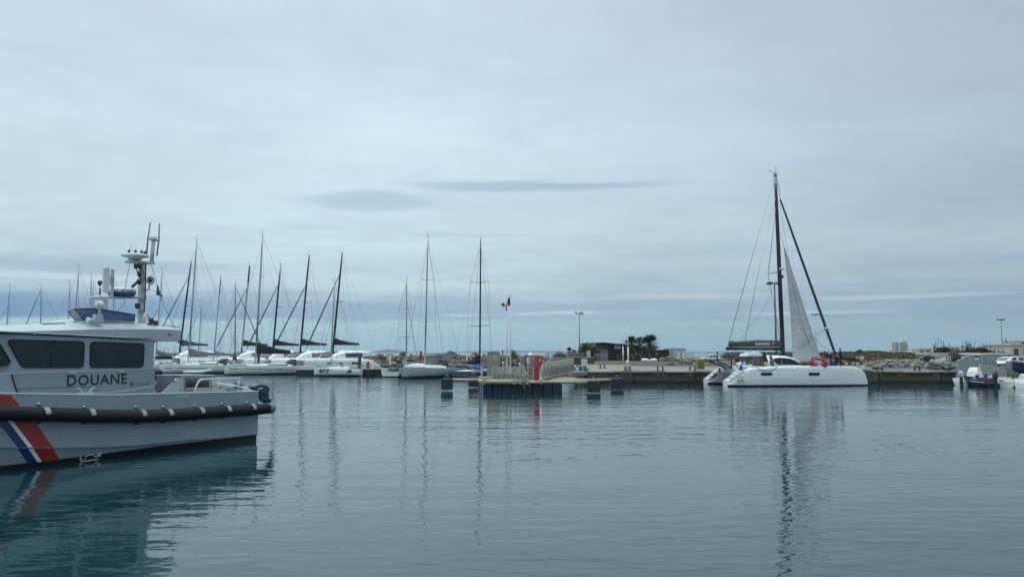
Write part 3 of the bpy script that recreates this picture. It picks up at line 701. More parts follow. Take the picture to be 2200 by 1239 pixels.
# --- tender lying on the stern deck ------------------------------------------------
td0 = PS + AX * .9 + NV * (-2.0)
td = thing('tender_boat', 'small grey inflatable tender with dark blue outboard lying on the patrol boat stern', 'dinghy', (td0.x, td0.y, 1.9), BOATRZ)
tr = Matrix.Translation(PS) @ Matrix.Rotation(BOATRZ, 4, 'Z'); ti = (Matrix.Translation(td.location) @ Matrix.Rotation(BOATRZ, 4, 'Z')).inverted()
def tdm(mb, name, m, parent=None, bev=0):
    mm = ti @ tr; mb.v = [tuple(mm @ Vector(v)) for v in mb.v]; return mb.build(name, m, parent or td, True, bev)
OT = -1.0
tb = MB(); tb.tube(trace([(462, 825), (480, 829), (505, 833.5), (530, 839), (546, 845)], OT), [.09, .12, .13, .12, .08], 12); tdm(tb, 'inflatable_tube', 'rib_grey')
tb = MB(); tb.tube([p + Vector((0, -1.1, .05)) for p in trace([(462, 825), (480, 829), (505, 833.5), (530, 839), (546, 845)], OT)], [.09, .12, .13, .12, .08], 12); tdm(tb, 'inflatable_tube', 'rib_grey')
tb = MB(); tb.prism([p for p in trace([(470, 835), (540, 846), (540, 850), (470, 840)], OT - .1)], (0, -.9, 0)); tdm(tb, 'floor_board', 'alloy')
tdm(MB().prism(trace([(503, 830), (519, 832), (519, 836), (503, 834)], OT + .14), (0, -.02, 0)), 'tube_patch', 'dark_plastic')
tdm(MB().tube(trace([(505, 824.5), (520, 829)], OT - .5), .05, 6), 'oar', 'dark_plastic')
OB = -1.2
co = MB(); prof = [(546, 829), (553, 825), (564, 824), (577, 828), (580, 834), (579, 842), (571, 848), (555, 842), (545, 835)]
P = roundpoly([Vector((bp(x, y, OB).x, bp(x, y, OB).z)) for x, y in prof], .08)
co.loft([[(a, OB + .06, z) for a, z in [Vector((bp(562, 836, OB).x, bp(562, 836, OB).z)).lerp(Vector(p), .8) for p in P]], [(a, OB, z) for a, z in P], [(a, OB - .3, z) for a, z in P], [(a, OB - .36, z) for a, z in [Vector((bp(562, 836, OB).x, bp(562, 836, OB).z)).lerp(Vector(p), .8) for p in P]]])
cw = tdm(co, 'outboard_cowl', 'outboard_blue')
tdm(MB().add(trace([(555, 833.5), (564, 832), (564.5, 834), (555.5, 836)], OB + .075), [(0, 1, 2, 3)]), 'cowl_mark', 'white_paint', cw)
lg = MB(); lg.prism(trace([(557, 843), (578, 844), (579, 854), (584, 862), (581, 870), (566, 862), (559, 852)], OB - .04), (0, -.22, 0)); lg.prism(trace([(569, 858), (587, 855), (587, 857.5), (572, 862)], OB + .02), (0, -.34, 0))
tdm(lg, 'outboard_leg', 'outboard_blue', None, .02)
gb = MB(); gb.tube(trace([(576, 864), (584, 874), (587, 881)], OB - .15), [.10, .11, .08], 8); gb.prism(trace([(582, 880), (592, 870), (593, 874), (586, 888)], OB - .12), (0, -.05, 0)); tdm(gb, 'lower_unit', 'dark_plastic')
# ================================================================== yachts
class Local:
    """builds the parts of one thing in its own axes: x towards the bow, y to port, z up"""
    def __init__(s, root): s.r = root
    def b(s, mb, name, m, parent=None, bevel=0.0): return mb.build(name, m, parent or s.r, True, bevel)
def rigging(L, mx, mh, rake, zdeck, m_mast, mr, boom_l, cover, stay_f, stay_b, spread, jib, tip=None, beam=3.2, boomz=1.1, nspread=2, fan=True, cover_h=.42, vane=True):
    top = Vector((mx - rake, 0, mh)); base = Vector((mx, 0, zdeck)); mp = lambda t: base.lerp(top, t)
    mo = L.b(MB().tube([base, mp(.5), mp(.85), top], [mr, mr * .98, mr * .85, mr * .6], 8), 'mast', m_mast)
    if tip: L.b(MB().tube([mp(.80), mp(.995)], [mr * 1.0, mr * .82], 8), 'mast_tip', tip, mo)
    if vane:
        v = MB().tube([top + Vector((0, 0, -.05)), top + Vector((.05, 0, .9))], .018, 4); L.b(v, 'aerial', 'wire', mo)
        v = MB().tube([top, top + Vector((.35, .1, .22)), top + Vector((.42, .12, .4))], .022, 4); v.tube([top, top + Vector((-.25, 0, .05))], .02, 4); L.b(v, 'wind_vane', 'wire', mo)
    sw = spread
    tips = []
    for k in range(nspread):
        p = mp((k + 1) / (nspread + 1) * 1.0); w_ = sw * (1 - .18 * k)
        for sg in (-1, 1):
            q = p + Vector((-.35, sg * w_, .05)); L.b(MB().tube([p, q], [.045, .03], 5), 'spreader', m_mast); tips.append((sg, k, q))
    for sg in (-1, 1):
        pts = [Vector((mx - .5, sg * beam * .47, zdeck * .9))] + [q for s_, k, q in tips if s_ == sg] + [mp(.95)]
        L.b(MB().tube(pts, .014, 4), 'shroud', 'wire')
        if tips: L.b(MB().tube([Vector((mx - .2, sg * beam * .45, zdeck * .9)), mp(1 / (nspread + 1))], .010, 4), 'shroud', 'wire')
        if fan: L.b(MB().tube([Vector((stay_b, sg * beam * .36, zdeck)), mp(.99)], .011, 4), 'backstay', 'wire')
    if jib:
        p0, p1 = Vector((stay_f, 0, zdeck + .3)), mp(jib[1])
        f = MB().tube([p0, p0.lerp(p1, .1), p0.lerp(p1, .6), p0.lerp(p1, .96), p1], [.03, jib[2], jib[2] * .9, jib[2] * .5, .02], 6); L.b(f, 'furled_jib', jib[0])
    else: L.b(MB().tube([Vector((stay_f, 0, zdeck)), mp(.95)], .017, 4), 'forestay', 'wire')
    bz = zdeck + boomz; b0, b1 = Vector((mx - .15, 0, bz)), Vector((mx - boom_l, 0, bz + .05))
    if boom_l: bo = L.b(MB().tube([b0, b1], .085, 8), 'boom', m_mast if cover != 'none' else 'alloy')
    if boom_l and cover and cover != 'none':
        rings = []
        for k in range(9):
            t_ = k / 8; x = b0.x - .05 - (boom_l - .3) * t_; hh_ = cover_h * ((1 - t_) ** 1.7 * 1.5 + .72) * (1 + .05 * math.sin(k * 2.3)); w_ = .2 * (1 - .35 * t_)
            z0 = bz - .08
            rings.append([(x, -w_ * .5, z0), (x, -w_, z0 + hh_ * .35), (x, -w_ * .5, z0 + hh_ * .85), (x, 0, z0 + hh_), (x, w_ * .5, z0 + hh_ * .85), (x, w_, z0 + hh_ * .35), (x, w_ * .5, z0)])
        L.b(MB().loft(rings, True, True, True), 'sail_cover', cover, bo)
    L.b(MB().tube([b1, mp(.97)], .010, 4), 'topping_lift', 'wire') if boom_l else None
    L.b(MB().tube([mp(.98), base + Vector((.12, .1, .3))], .012, 4), 'halyard', 'wire')
    return mp

def monohull(label, bow_or_stern, L_, B, hdg, mast_m, mast_h, cover='cloth_black', hull_m='gelcoat', fb=(1.05, 1.3), mx=.58, boom=.36, stripe=None, jib=None, rake=.6,
             tip=None, group='sailing yachts moored in the marina', spread=1.05, mr=.10, house=True, open_stern=False, cover_h=.42, name='sailing_yacht', boomz=1.3, at_bow=True, nsp=2, windows=True, rails=True):
    fx, fy = math.cos(hdg), math.sin(hdg)
    loc = Vector(bow_or_stern) - (Vector((fx, fy, 0)) * L_ if at_bow else Vector((0, 0, 0)))
    root = thing(name, label, 'sailing boat', (loc.x, loc.y, 0), hdg, group); L = Local(root)
    ST = [0, .06, .15, .3, .45, .6, .72, .82, .9, .96, 1.0]
    hb = lambda t: B / 2 * max(.02, (.84 + .16 * min(1, t / .35)) * (1 if t < .4 else max(0, 1 - ((t - .4) / .6) ** 2.1)))
    zs = lambda t: fb[0] + (fb[1] - fb[0]) * t ** 1.4
    up, lo = [], []
    for t_ in ST:
        x = t_ * L_ + (.0 if t_ < 1 else 0); h_ = hb(t_); z = zs(t_); z1 = .14
        k = .80 if t_ < .7 else .80 - .3 * (t_ - .7) / .3
        side = [(x, h_, z), (x, h_ * .985, z * .6 + .05), (x, h_ * (k + .1), z1 + .12), (x, h_ * k, z1)]
        up.append(side + [(a, -b_, c) for a, b_, c in reversed(side)])
        b2 = [(x, h_ * k, z1), (x, h_ * k * .9, -.02), (x, h_ * .3, -.28)]
        lo.append(b2 + [(a, -b_, c) for a, b_, c in reversed(b2)])
    hm_ = MB().loft(up, closed=False, cap=False)
    if open_stern: hm_.add([up[0][i] for i in (1, 2, 3, 4, 5, 6)], [tuple(range(6))])
    else: hm_.add(up[0], [tuple(range(8))])
    L.b(hm_, 'hull', hull_m); bo_ = MB().loft(lo, closed=False, cap=False, smooth=False); bo_.add(lo[0], [tuple(range(6))]); L.b(bo_, 'hull_bottom', 'antifoul')
    d = MB(); dz = -.03
    for a, c in zip(ST, ST[1:]):
        if open_stern and c <= .31: dd = -.65
        else: dd = dz
        d.add([(a * L_, hb(a) - .01, zs(a) + dd), (c * L_, hb(c) - .01, zs(c) + dd), (c * L_, -hb(c) + .01, zs(c) + dd), (a * L_, -hb(a) + .01, zs(a) + dd)], [(0, 1, 2, 3)])
    L.b(d, 'deck', 'deck_white')
    if stripe:
        for (t0, t1, zf, wdt, m_) in stripe:
            for sg in (-1, 1):
                sm2 = MB(); rr_ = []
                for k in range(7):
                    t_ = t0 + (t1 - t0) * k / 6; z = zs(t_) * zf; y = (hb(t_) * (.985 + .015 * (z - zs(t_) * .6) / max(.1, zs(t_) * .4)) if z > zs(t_) * .6 + .05 else hb(t_) * (.9 + .085 * (z - .26) / max(.1, zs(t_) * .6 - .21))) + .012
                    rr_.append([(t_ * L_, sg * y, z + wdt / 2), (t_ * L_, sg * y, z - wdt / 2)])
                sm2.loft(rr_, closed=False, cap=False, smooth=False); L.b(sm2, 'hull_stripe', m_)
    if house:
        rings = []
        for t_, hh_, wf in ((.26, .30, .50), (.30, .42, .55), (.42, .42, .58), (.55, .34, .56), (.66, .20, .42), (.74, .03, .25)):
            z = zs(t_) - .02; w_ = B / 2 * wf * 1.05
            rings.append([(t_ * L_, -w_, z), (t_ * L_, -w_ * .86, z + hh_ * .8), (t_ * L_, -w_ * .5, z + hh_), (t_ * L_, w_ * .5, z + hh_), (t_ * L_, w_ * .86, z + hh_ * .8), (t_ * L_, w_, z)])
        ch = L.b(MB().loft(rings, True, True, False), 'coachroof', 'deck_white', None, .03)
        if windows:
            for sg in (-1, 1):
                wq = []
                for t_, hh_, wf in ((.32, .42, .56), (.42, .42, .58), (.55, .34, .56)):
                    z = zs(t_); w_ = B / 2 * wf * 1.05 + .02
                    wq.append([(t_ * L_, sg * (w_ - .05), z + hh_ * .24), (t_ * L_, sg * (w_ - .14 * w_ * .6 - .02), z + hh_ * .62)])
                L.b(MB().loft(wq, closed=False, cap=False, smooth=False), 'window', 'smoked_glass', ch)
        if L_ > 7:
            hw_ = B * .27; L.b(MB().loft([[(x_, -hw_ * k_, zs(.26) + .3 - (.25 if x_ < .26 * L_ else 0)), (x_, -hw_ * k_ * .9, zs(.26) + .3 + h2_ * .7), (x_, -hw_ * k_ * .5, zs(.26) + .3 + h2_), (x_, hw_ * k_ * .5, zs(.26) + .3 + h2_), (x_, hw_ * k_ * .9, zs(.26) + .3 + h2_ * .7), (x_, hw_ * k_, zs(.26) + .3 - (.25 if x_ < .26 * L_ else 0))] for x_, k_, h2_ in ((.22 * L_, 1.0, .72), (.27 * L_, 1.0, .70), (.335 * L_, .9, .12))], True, True, True), 'spray_hood', 'cloth_black' if cover != 'cloth_navy' else 'cloth_navy')
        L.b(MB().box((.16 * L_, 0, zs(.1) + .1), (.1, B * .5, .06)), 'traveller', 'alloy'); L.b(wheel((.12 * L_, 0, zs(.1) + .35), .5), 'steering_wheel', 'steel')
    if rails:
        for sg in (-1, 1):
            r_ = MB()
            pts = [(t_ * L_, sg * (hb(t_) - .06), zs(t_) + .6) for t_ in (.05, .2, .35, .5, .65, .8, .92)]
            r_.tube(pts, .012, 4); r_.tube([(a, b_, c - .3) for a, b_, c in pts], .009, 4)
            for a, b_, c in pts: r_.tube([(a, b_, c - .62), (a, b_, c)], .016, 4)
            L.b(r_, 'lifeline', 'steel')
        r_ = MB(); h_ = hb(.9); r_.tube([(.9 * L_, h_, zs(.9)), (.92 * L_, h_ * .9, zs(.9) + .62), (1.0 * L_, .0, zs(1) + .64), (.92 * L_, -h_ * .9, zs(.9) + .62), (.9 * L_, -h_, zs(.9))], .02, 5); L.b(r_, 'pulpit', 'steel')
    mp = rigging(L, mx * L_, mast_h, rake, zs(mx) + (.3 if house else 0), mast_m, mr, boom * L_, cover, L_ * .985, .1, spread, jib, tip, B, boomz, nsp, True, cover_h)
    return root, L, mp

def catamaran(label, loc, hdg, mast_h, L_=14.2, B=7.4, mast_m='carbon', cover='cloth_black', jib=('cloth_black', .82, .09), group='cruising catamarans moored in a row', dinghy=False, fenders=True, tip=None, rake=.9, fly=False):
    root = thing('cruising_catamaran', label, 'catamaran', (loc[0], loc[1], 0), hdg, group); L = Local(root); hw = .95; hy = B / 2 - hw; root.scale = (1.16, 1.16, 1.16); mast_h /= 1.16; rake /= 1.16
    prof = [(0, .35), (.9, .38), (1.0, .7), (2.6, 1.55), (3.4, 1.75), (7, 1.85), (11, 1.85), (13.3, 1.75), (13.9, 1.65), (14.2, 1.55)]
    for sg in (-1, 1):
        rings = []; k_ = L_ / 14.2
        for x in (0, .5, .9, 1.0, 1.8, 2.6, 3.4, 5, 7, 9, 11, 12.4, 13.3, 13.9, 14.2):
            z = interp(prof, x); w_ = hw * (1 if x < 7.5 else max(.06, 1 - ((x - 7.5) / 6.75) ** 2)); X = x * k_
            rings.append([(X, sg * hy + a * w_, c) for a, c in ((.25, -.3), (.75, -.1), (.85, .12), (1, z * .6), (.97, z * .88), (.75, z), (-.75, z), (-.97, z * .88), (-1, z * .6), (-.85, .12), (-.75, -.1), (-.25, -.3))])
        ho = L.b(MB().loft(rings, True, True, True), 'hull', 'gelcoat')
        for x0, x1 in ((5.0, 6.6), (8.2, 8.9), (10.2, 10.9)):
            P = roundrect(x0, 1.02, x1, 1.3, .1)
            for ss in (-1, 1):
                yy = sg * hy + ss * hw * (1 if x1 < 7.5 else max(.06, 1 - (((x0 + x1) / 2 - 7.5) / 6.75) ** 2))
                L.b(MB().prism([(a * k_, yy + ss * .015, c) for a, c in P], (0, -ss * .04, 0)), 'portlight', 'smoked_glass', ho)
    bd = MB(); bd.box((6.0, 0, 1.25), (7.2, B - 2 * hw, .8)); L.b(bd, 'bridge_deck', 'gelcoat', None, .08)
    L.b(MB().tube([(12.2, -hy, 1.5), (12.2, hy, 1.5)], .12, 8), 'crossbeam', 'alloy_dark')
    L.b(MB().box((10.9, 0, 1.55), (2.5, B - 2 * hw - .2, .02)), 'trampoline', 'cloth_grey')
    # salon with a wrap-round window band
    rings = []
    for x, z0, z1, wf in ((1.6, 2.75, 2.95, .62), (3.6, 1.7, 3.05, .74), (5, 1.7, 3.1, .76), (7, 1.7, 3.05, .72), (8.1, 1.7, 2.65, .6), (9.1, 1.7, 1.85, .42)):
        w_ = B / 2 * wf; rings.append([(x, -w_, z0), (x, -w_ * .97, z0 + (z1 - z0) * .8), (x, -w_ * .7, z1), (x, w_ * .7, z1), (x, w_ * .97, z0 + (z1 - z0) * .8), (x, w_, z0)])
    ca = L.b(MB().loft(rings[1:], True, True, False), 'cabin', 'gelcoat', None, .06)
    L.b(MB().loft(rings[:1] + [[(3.7, p[1], max(2.78, p[2])) for p in rings[1]]], True, True, False), 'bimini', 'gelcoat', None, .04)
    for sg in (-1, 1):
        L.b(MB().loft([[(x, sg * (B / 2 * wf * (1 - .03 * a) + .022), 1.7 + c) for a, c in ((.3, .36), (.8, 1.02 if x < 6.8 else .92))] for x, wf in ((3.8, .742), (5, .76), (6.95, .722))], closed=False, cap=False, smooth=False), 'window', 'smoked_glass', ca)
        L.b(MB().tube([(2.0, sg * 2.2, 1.7), (1.9, sg * 2.2, 2.75)], .04, 6), 'bimini_post', 'alloy')
    L.b(MB().loft([[(9.0, y * .85, 2.03), (8.1, y, 2.74), (7.2, y * 1.15, 3.03)] for y in (-1.45, -.5, .5, 1.45)], closed=False, cap=False, smooth=False), 'front_window', 'smoked_glass', ca)
    for sg in (-1, 1):
        r_ = MB(); pts = [(x, sg * (B / 2 - .15), 2.5) for x in (3, 5, 7, 9, 11)] + [(13, sg * hy, 2.4)]; r_.tube(pts, .014, 4); r_.tube([(a, b_, c - .3) for a, b_, c in pts], .01, 4)
        for a, b_, c in pts: r_.tube([(a, b_, c - .7), (a, b_, c)], .018, 4)
        L.b(r_, 'lifeline', 'steel')
    each('davit', 'alloy', root, MB().box((.9, 0, 1.75), (.12, 4.6, .12)), MB().box((.6, 1.6, 1.3), (.1, .1, 1.0)), MB().box((.6, -1.6, 1.3), (.1, .1, 1.0)))
    rigging(L, 7.4, mast_h, rake, 3.0, mast_m, .16, 5.0, cover, 12.2, 1.2, 1.2, jib, tip, B * .9, 1.0, 1, True, .50)
    return root, L

rng = random.Random(7)
def hd(dx_, dy_): return math.atan2(dy_, dx_)
def rk(bx, tx, ty, Y, lat):
    """mast rake in metres from its foot and head in the photograph, less the tilt of the camera"""
    return ((tx - bx) - (1100 - bx) / 20500 * (756 - ty)) * Y / FPX / lat
def bowat(bx, Y, h_, L_, mx_):
    P_ = at(bx, 756, Y); return Vector((P_.x + math.cos(h_) * L_ * (1 - mx_), P_.y + math.sin(h_) * L_ * (1 - mx_), 0))
# --- the row of catamarans behind the pontoons: (mast base pixel, top pixel, distance)
CH_ = hd(-.66, -.75)
for (bx, tx, ty, Y, lab, mm, cov, tip, jb) in [
        (715, 732, 542, 138, 'white catamaran nearest the end of the row, behind the yacht numbered 477', 'carbon', 'cloth_black', None, ('cloth_black', .80, .10)),
        (645, 661, 547, 143, 'white catamaran with tall black mast, second in the row from the stone breakwater', 'carbon', 'cloth_black', None, ('cloth_black', .70, .10)),
        (586, 600, 566, 150, 'white catamaran with pale mast top, moored behind the white yacht with big black sail cover', 'carbon', 'cloth_black', 'alloy', ('cloth_black', .78, .10)),
        (519, 533, 570, 156, 'white catamaran with pale mast tipped in blue', 'alloy', 'cloth_black', 'flag_blue', ('cloth_black', .75, .09)),
        (386, 405, 561, 152, 'white catamaran with black mast and dark sail cover close to the patrol boat roof end', 'carbon', 'bag_grey', None, ('cloth_black', .85, .09))]:
    mbp = at(bx, 756, Y); top = at(tx, ty, Y); c_, s_ = math.cos(CH_), math.sin(CH_)
    catamaran(lab, (mbp.x - c_ * 7.4 * 1.16, mbp.y - s_ * 7.4 * 1.16), CH_, top.z, mast_m=mm, cover=cov, tip=tip, jib=jb, rake=rk(bx, tx, ty, Y, .66))
# --- monohulls in front -------------------------------------------------------------
HM = hd(-.87, -.49)
p = bowat(549, 115, HM, 13.0, .67)
r_, L, _ = monohull('long white sailing yacht with big black sail cover and black stripe along its hull', p, 13.0, 3.9, HM, 'alloy', zat(504, 115), 'cloth_black', 'gelcoat', (1.15, 1.42),
    .67, .40, [(.12, .80, .62, .07, 'black_paint'), (.01, .99, .28, .04, 'bag_grey'), (.86, .95, .62, .07, 'black_paint'), (.40, .47, .62, .13, 'black_paint')], None, rk(549, 563, 504, 115, .87), cover_h=.80, boomz=1.5, mr=.13)
L.b(MB().tube([(12.7, .5, 1.3), (12.2, .9, .6), (12.6, .9, .02)], .015, 4), 'mooring_line', 'rope_dark')
p = bowat(405, 121, HM, 12.4, .67)
monohull('white sailing yacht with grey sail cover moored beside the patrol boat cabin', p, 12.4, 3.8, HM, 'alloy', zat(515, 121), 'cloth_grey', 'gelcoat', (1.2, 1.45),
    .67, .42, [(.45, .80, .62, .07, 'black_paint'), (.86, .94, .62, .07, 'black_paint'), (.01, .99, .28, .04, 'bag_grey')], None, rk(405, 421, 515, 121, .87), cover_h=.50, boomz=1.2, mr=.13)
p = at(450, 756, 132); p.z = 0
r_, L, _ = monohull('white yacht with dark blue sail cover and slender brown wooden mast', bowat(506, 128, hd(.85, .53), 8.6, .36)  , 8.6, 2.9, hd(.85, .53), 'mast_wood', zat(612, 128), 'cloth_navy', 'gelcoat', (1.0, 1.2), .36, .0, [(.05, .95, .9, .1, 'navy_paint')], ('cloth_black', .98, .07), .35)
L.b(MB().tube([(2.9, 0, 2.9), (3.0, 0, 1.9), (3.6, 0, 1.2)], [.1, .45, .7], 8), 'sail_cover', 'cloth_navy')
monohull('white sailing yacht with red mast tip standing behind the inflatable dinghy', bowat(459, 138, hd(-.8, -.6), 10.5, .45), 10.5, 3.3, hd(-.8, -.6), 'alloy', zat(597, 138), 'cloth_grey', 'gelcoat', (1.1, 1.3), .45, .34, [(.05, .95, .86, .1, 'navy_paint')], None, rk(459, 472, 597, 138, .8), 'red_paint')
monohull('small white sailing yacht with the shortest grey mast in the marina', bowat(426, 160, hd(-.9, -.4), 8.4, .5), 8.4, 2.8, hd(-.9, -.4), 'alloy', zat(650, 160), 'cloth_grey', 'gelcoat', (1.0, 1.2), .5, .34, None, ('rope_dark', .9, .05), .3)
# --- 477 -----------------------------------------------------------------------------
p = onz(674.5, 807.5)
r_, L, _ = monohull('small white racing yacht numbered 477 on its bow with blue swirl emblem', p, 6.5, 2.7, math.pi, 'alloy', zat(604, p.y), 'none', 'gelcoat', (.85, 1.18), .645, .52, [(.02, .98, .24, .05, 'bag_grey')], ('rope_pale', .8, .03), .28,
    name='racing_yacht', spread=.9, mr=.075, boomz=.55, windows=False, group='small racing yachts in the marina')
yy = p.y - 1.40
def sideq(x0, x1, y0, y1, Y): return [at(x0, y0, Y), at(x1, y0, Y), at(x1, y1, Y), at(x0, y1, Y)]
def hullside(q, root, B, L_, hdg):
    """push lettering corners onto the near topside of a hull"""
    return q
Pq = []
def on_mono(px, py, root, L_, B, fb, off=.015):
    c_, s_ = math.cos(root.rotation_euler.z), math.sin(root.rotation_euler.z); nv = Vector((-s_, c_, 0)); sg = 1 if nv.dot(Vector((0, 0, 0)) - root.location) > 0 else -1
    o_ = B / 2
    for _ in range(6):
        d_ = ray(px, py); c0_ = Vector((0, 0, CH)); t_ = (sg * o_ - (c0_ - root.location).dot(nv)) / d_.dot(nv); P = c0_ + d_ * t_
        x = (P - root.location).dot(Vector((c_, s_, 0))); tt_ = min(1, max(0, x / L_)); z = P.z; zs_ = fb[0] + (fb[1] - fb[0]) * tt_ ** 1.4
        h_ = B / 2 * max(.02, (.84 + .16 * min(1, tt_ / .35)) * (1 if tt_ < .4 else max(0, 1 - ((tt_ - .4) / .6) ** 2.1)))
        k = .80 if tt_ < .7 else .80 - .3 * (tt_ - .7) / .3; zm = zs_ * .6 + .05
        o_ = (h_ * .985 if z > zm else h_ * (k + .1) + (h_ * .985 - h_ * (k + .1)) * max(0, (z - .26)) / max(.05, zm - .26)) + off
    return Vector((x, sg * o_, z))
lettering('477', [Vector((x, y)) for x, y in ((684.5, 792.5), (708.5, 793), (707, 802), (683.5, 800.5))], 'lettering', 'black_paint', r_, True, .035, lambda x, y: on_mono(x, y, r_, 6.5, 2.7, (.85, 1.18), .05))
mbq = MB().add([on_mono(743 + 2.2 * a, 797.5 + c, r_, 6.5, 2.7, (.85, 1.18), .02) for a, c in ((0, 3), (1.5, -.5), (3, -2.5), (4.6, -2.8), (5.2, -.6), (4.2, 2.2), (2, 3.2))], [tuple(range(7))]); eb = L.b(mbq, 'emblem', 'blue_paint')
mbq = MB().add([on_mono(x, y, r_, 6.5, 2.7, (.85, 1.18), .03) for x, y in ((744, 799.5), (748, 798), (751, 799), (748, 801))], [(0, 1, 2, 3)]); L.b(mbq, 'emblem_tail', 'teal_print', eb)
mbq = MB().tube([on_mono(x, y, r_, 6.5, 2.7, (.85, 1.18), .02) for x, y in ((752, 793), (754.5, 795), (755, 798), (753, 800.5))], .05, 4); L.b(mbq, 'emblem_arc', 'navy_paint', eb)
L.b(MB().box((2.6, 0, 1.25), (.5, 1.2, .35)), 'spray_hood', 'cloth_grey', None, .06); L.b(MB().tube([(4.1, .1, 1.75), (1.2, .15, 1.35)], .07, 6), 'boom_bundle', 'rope_pale')
# --- pale grey racer, transom boat and dark sports boat near the platform ---------------
p = bowat(913, 101.6, hd(-.47, -.88), 12.0, .58)
fbq = (1.1, 1.45)
r_, L, _ = monohull('pale grey racing yacht with grey sail cover, plumb bow facing the patrol boat', p, 12.0, 3.9, hd(-.47, -.88), 'alloy', zat(509, 101.5), 'none', 'gelcoat_grey', fbq, .58, .36, [(.02, .98, .2, .05, 'antifoul')], None, .45, name='racing_yacht', group=None, spread=1.25, mr=.11, windows=False, cover_h=.8)
L.b(MB().loft([[(7.0, -.12, 1.75), (7.0, -.12, 3.05)], [(5.0, -.18, 1.9), (5.0, -.1, 3.1)], [(2.5, .1, 2.0), (2.5, -.1, 3.15)], [(.2, 0, 2.15), (.2, 0, 3.2)]], closed=False, cap=False), 'sail_cover', 'cloth_grey')
L.b(MB().blob((8.6, 0, 1.5), (1.8, .9, .35), 4, .2), 'folded_sail', 'deck_white')
p = onz(838, 810)
r_, L, _ = monohull('white racing yacht with open stern facing the camera, short grey mast', p, 9.6, 3.1, hd(.27, .96), 'alloy', zat(602, p.y + 5), 'cloth_grey', 'gelcoat_cream', (1.15, 1.15), .55, .46, None, ('rope_dark', .78, .03), .2, name='racing_yacht', group=None, spread=1.1, open_stern=True, at_bow=False, boomz=.35, cover_h=.2, windows=False)
for sg in (-1, 1):
    q = MB().tube([(.15, sg * 1.1, .9), (.2, sg * 1.15, 1.75), (1.2, sg * 1.25, 1.75)], .02, 5); L.b(q, 'pushpit', 'steel')
    q = wheel((1.6, sg * .7, 1.1), .4); L.b(q, 'steering_wheel', 'carbon')
L.b(MB().box((1.0, 0, .62), (.5, .5, .3)), 'cockpit_locker', 'dark_plastic')
L.b(MB().tube([(.3, .9, .9), (.2, .2, .75), (.6, -.5, .8)], .03, 4), 'mooring_line', 'rope_dark')
p = onz(988, 811)
r_, L, _ = monohull('small dark grey sports yacht with black mast and blue deck covers by the floating platform', p, 9.8, 3.4, hd(.44, .9), 'carbon', zat(507, 102), 'none', 'hull_slate', (.85, 1.05), .55, .36, [(.02, .98, .82, .12, 'gelcoat_grey')], None, -.15, name='sports_yacht', group=None, spread=1.75, mr=.12, house=False, boomz=.6, at_bow=False)
L.b(MB().blob((4.6, .1, 1.25), (1.2, 1.0, .3), 8, .35), 'deck_cover', 'cloth_blue'); L.b(MB().blob((6.4, .0, 1.3), (1.3, .6, .35), 9, .35), 'deck_cover', 'cloth_blue')
L.b(MB().blob((3.4, .2, 1.9), (2.1, .28, .32), 5, .5), 'furled_sail', 'cloth_black'); L.b(MB().blob((4.7, .1, 2.5), (.4, .3, .5), 6, .5), 'furled_sail', 'cloth_black')
# --- masts further left, their hulls behind the patrol boat -------------------------------
far = [(10, 20, 615, 150, 'alloy', None, ('rope_dark', .75, .05), 'grey masted sailing yacht moored furthest to the left'),
       (87, 90, 616, 140, 'alloy', None, ('cloth_black', .97, .07), 'sailing yacht whose dark furled jib slopes down right of its upright grey mast'),
       (143, 150, 607, 155, 'alloy', None, None, 'sailing yacht with plain grey mast just left of the tallest cabin roof mast'),
       (155, 168, 572, 145, 'alloy', None, None, 'sailing yacht with the tallest mast seen over the patrol boat cabin roof'),
       (193, 197, 590, 165, 'alloy', None, None, 'sailing yacht with thin grey mast left of the blue dome camera'),
       (192, 200, 611, 150, 'alloy', None, ('rope_dark', .85, .05), 'sailing yacht with grey mast and dark forestay behind the radar shelf end'),
       (243, 246, 590, 150, 'alloy', None, None, 'sailing yacht with mast rising between panel antenna and radar dome'),
       (335, 347, 579, 140, 'alloy', None, ('cloth_black', .6, .06), 'sailing yacht with grey mast beside the pennant of the patrol boat')]
for (bx, tx, ty, Y, mm, tip, jb, lab) in far:
    P = at(bx, 756, Y); Lh = 11.0; h_ = hd(-.85, -.52); bow = Vector((P.x, P.y, 0)) + Vector((math.cos(h_), math.sin(h_), 0)) * Lh * .42
    monohull(lab, bow, Lh, 3.5, h_, mm, zat(ty, Y), rng.choice(['cloth_grey', 'cloth_navy', 'cloth_black']), 'gelcoat', (1.1, 1.3), .58, .36, None, jb, rk(bx, tx, ty, Y, .85), tip, mr=.11)
# motor yacht with fly bridge right behind the patrol boat cabin end
P = onz(345, 800); P = at(352, 756, 142); mv = thing('motor_yacht', 'white motor yacht with black fenders behind the grey covered sailing yacht', 'motor boat', (P.x, P.y, 0), hd(.7, .7), None); L = Local(mv)
rings = [[(x, a * w_, c) for a, c in ((.3, -.2), (.8, .1), (1, z), (-1, z), (-.8, .1), (-.3, -.2))] for x, w_, z in ((-4, 1.7, 1.3), (0, 1.9, 1.4), (3, 1.6, 1.6), (5.5, .7, 1.9), (6.3, .05, 2.0))]
L.b(MB().loft(rings, True, True), 'hull', 'gelcoat'); L.b(MB().loft([[(x, -w_, 1.4), (x + .0, -w_ * .85, z), (x, w_ * .85, z), (x, w_, 1.4)] for x, w_, z in ((-2.5, 1.4, 2.9), (1, 1.4, 2.9), (2.6, 1.2, 1.6))], True, True, False), 'cabin', 'gelcoat', None, .05)
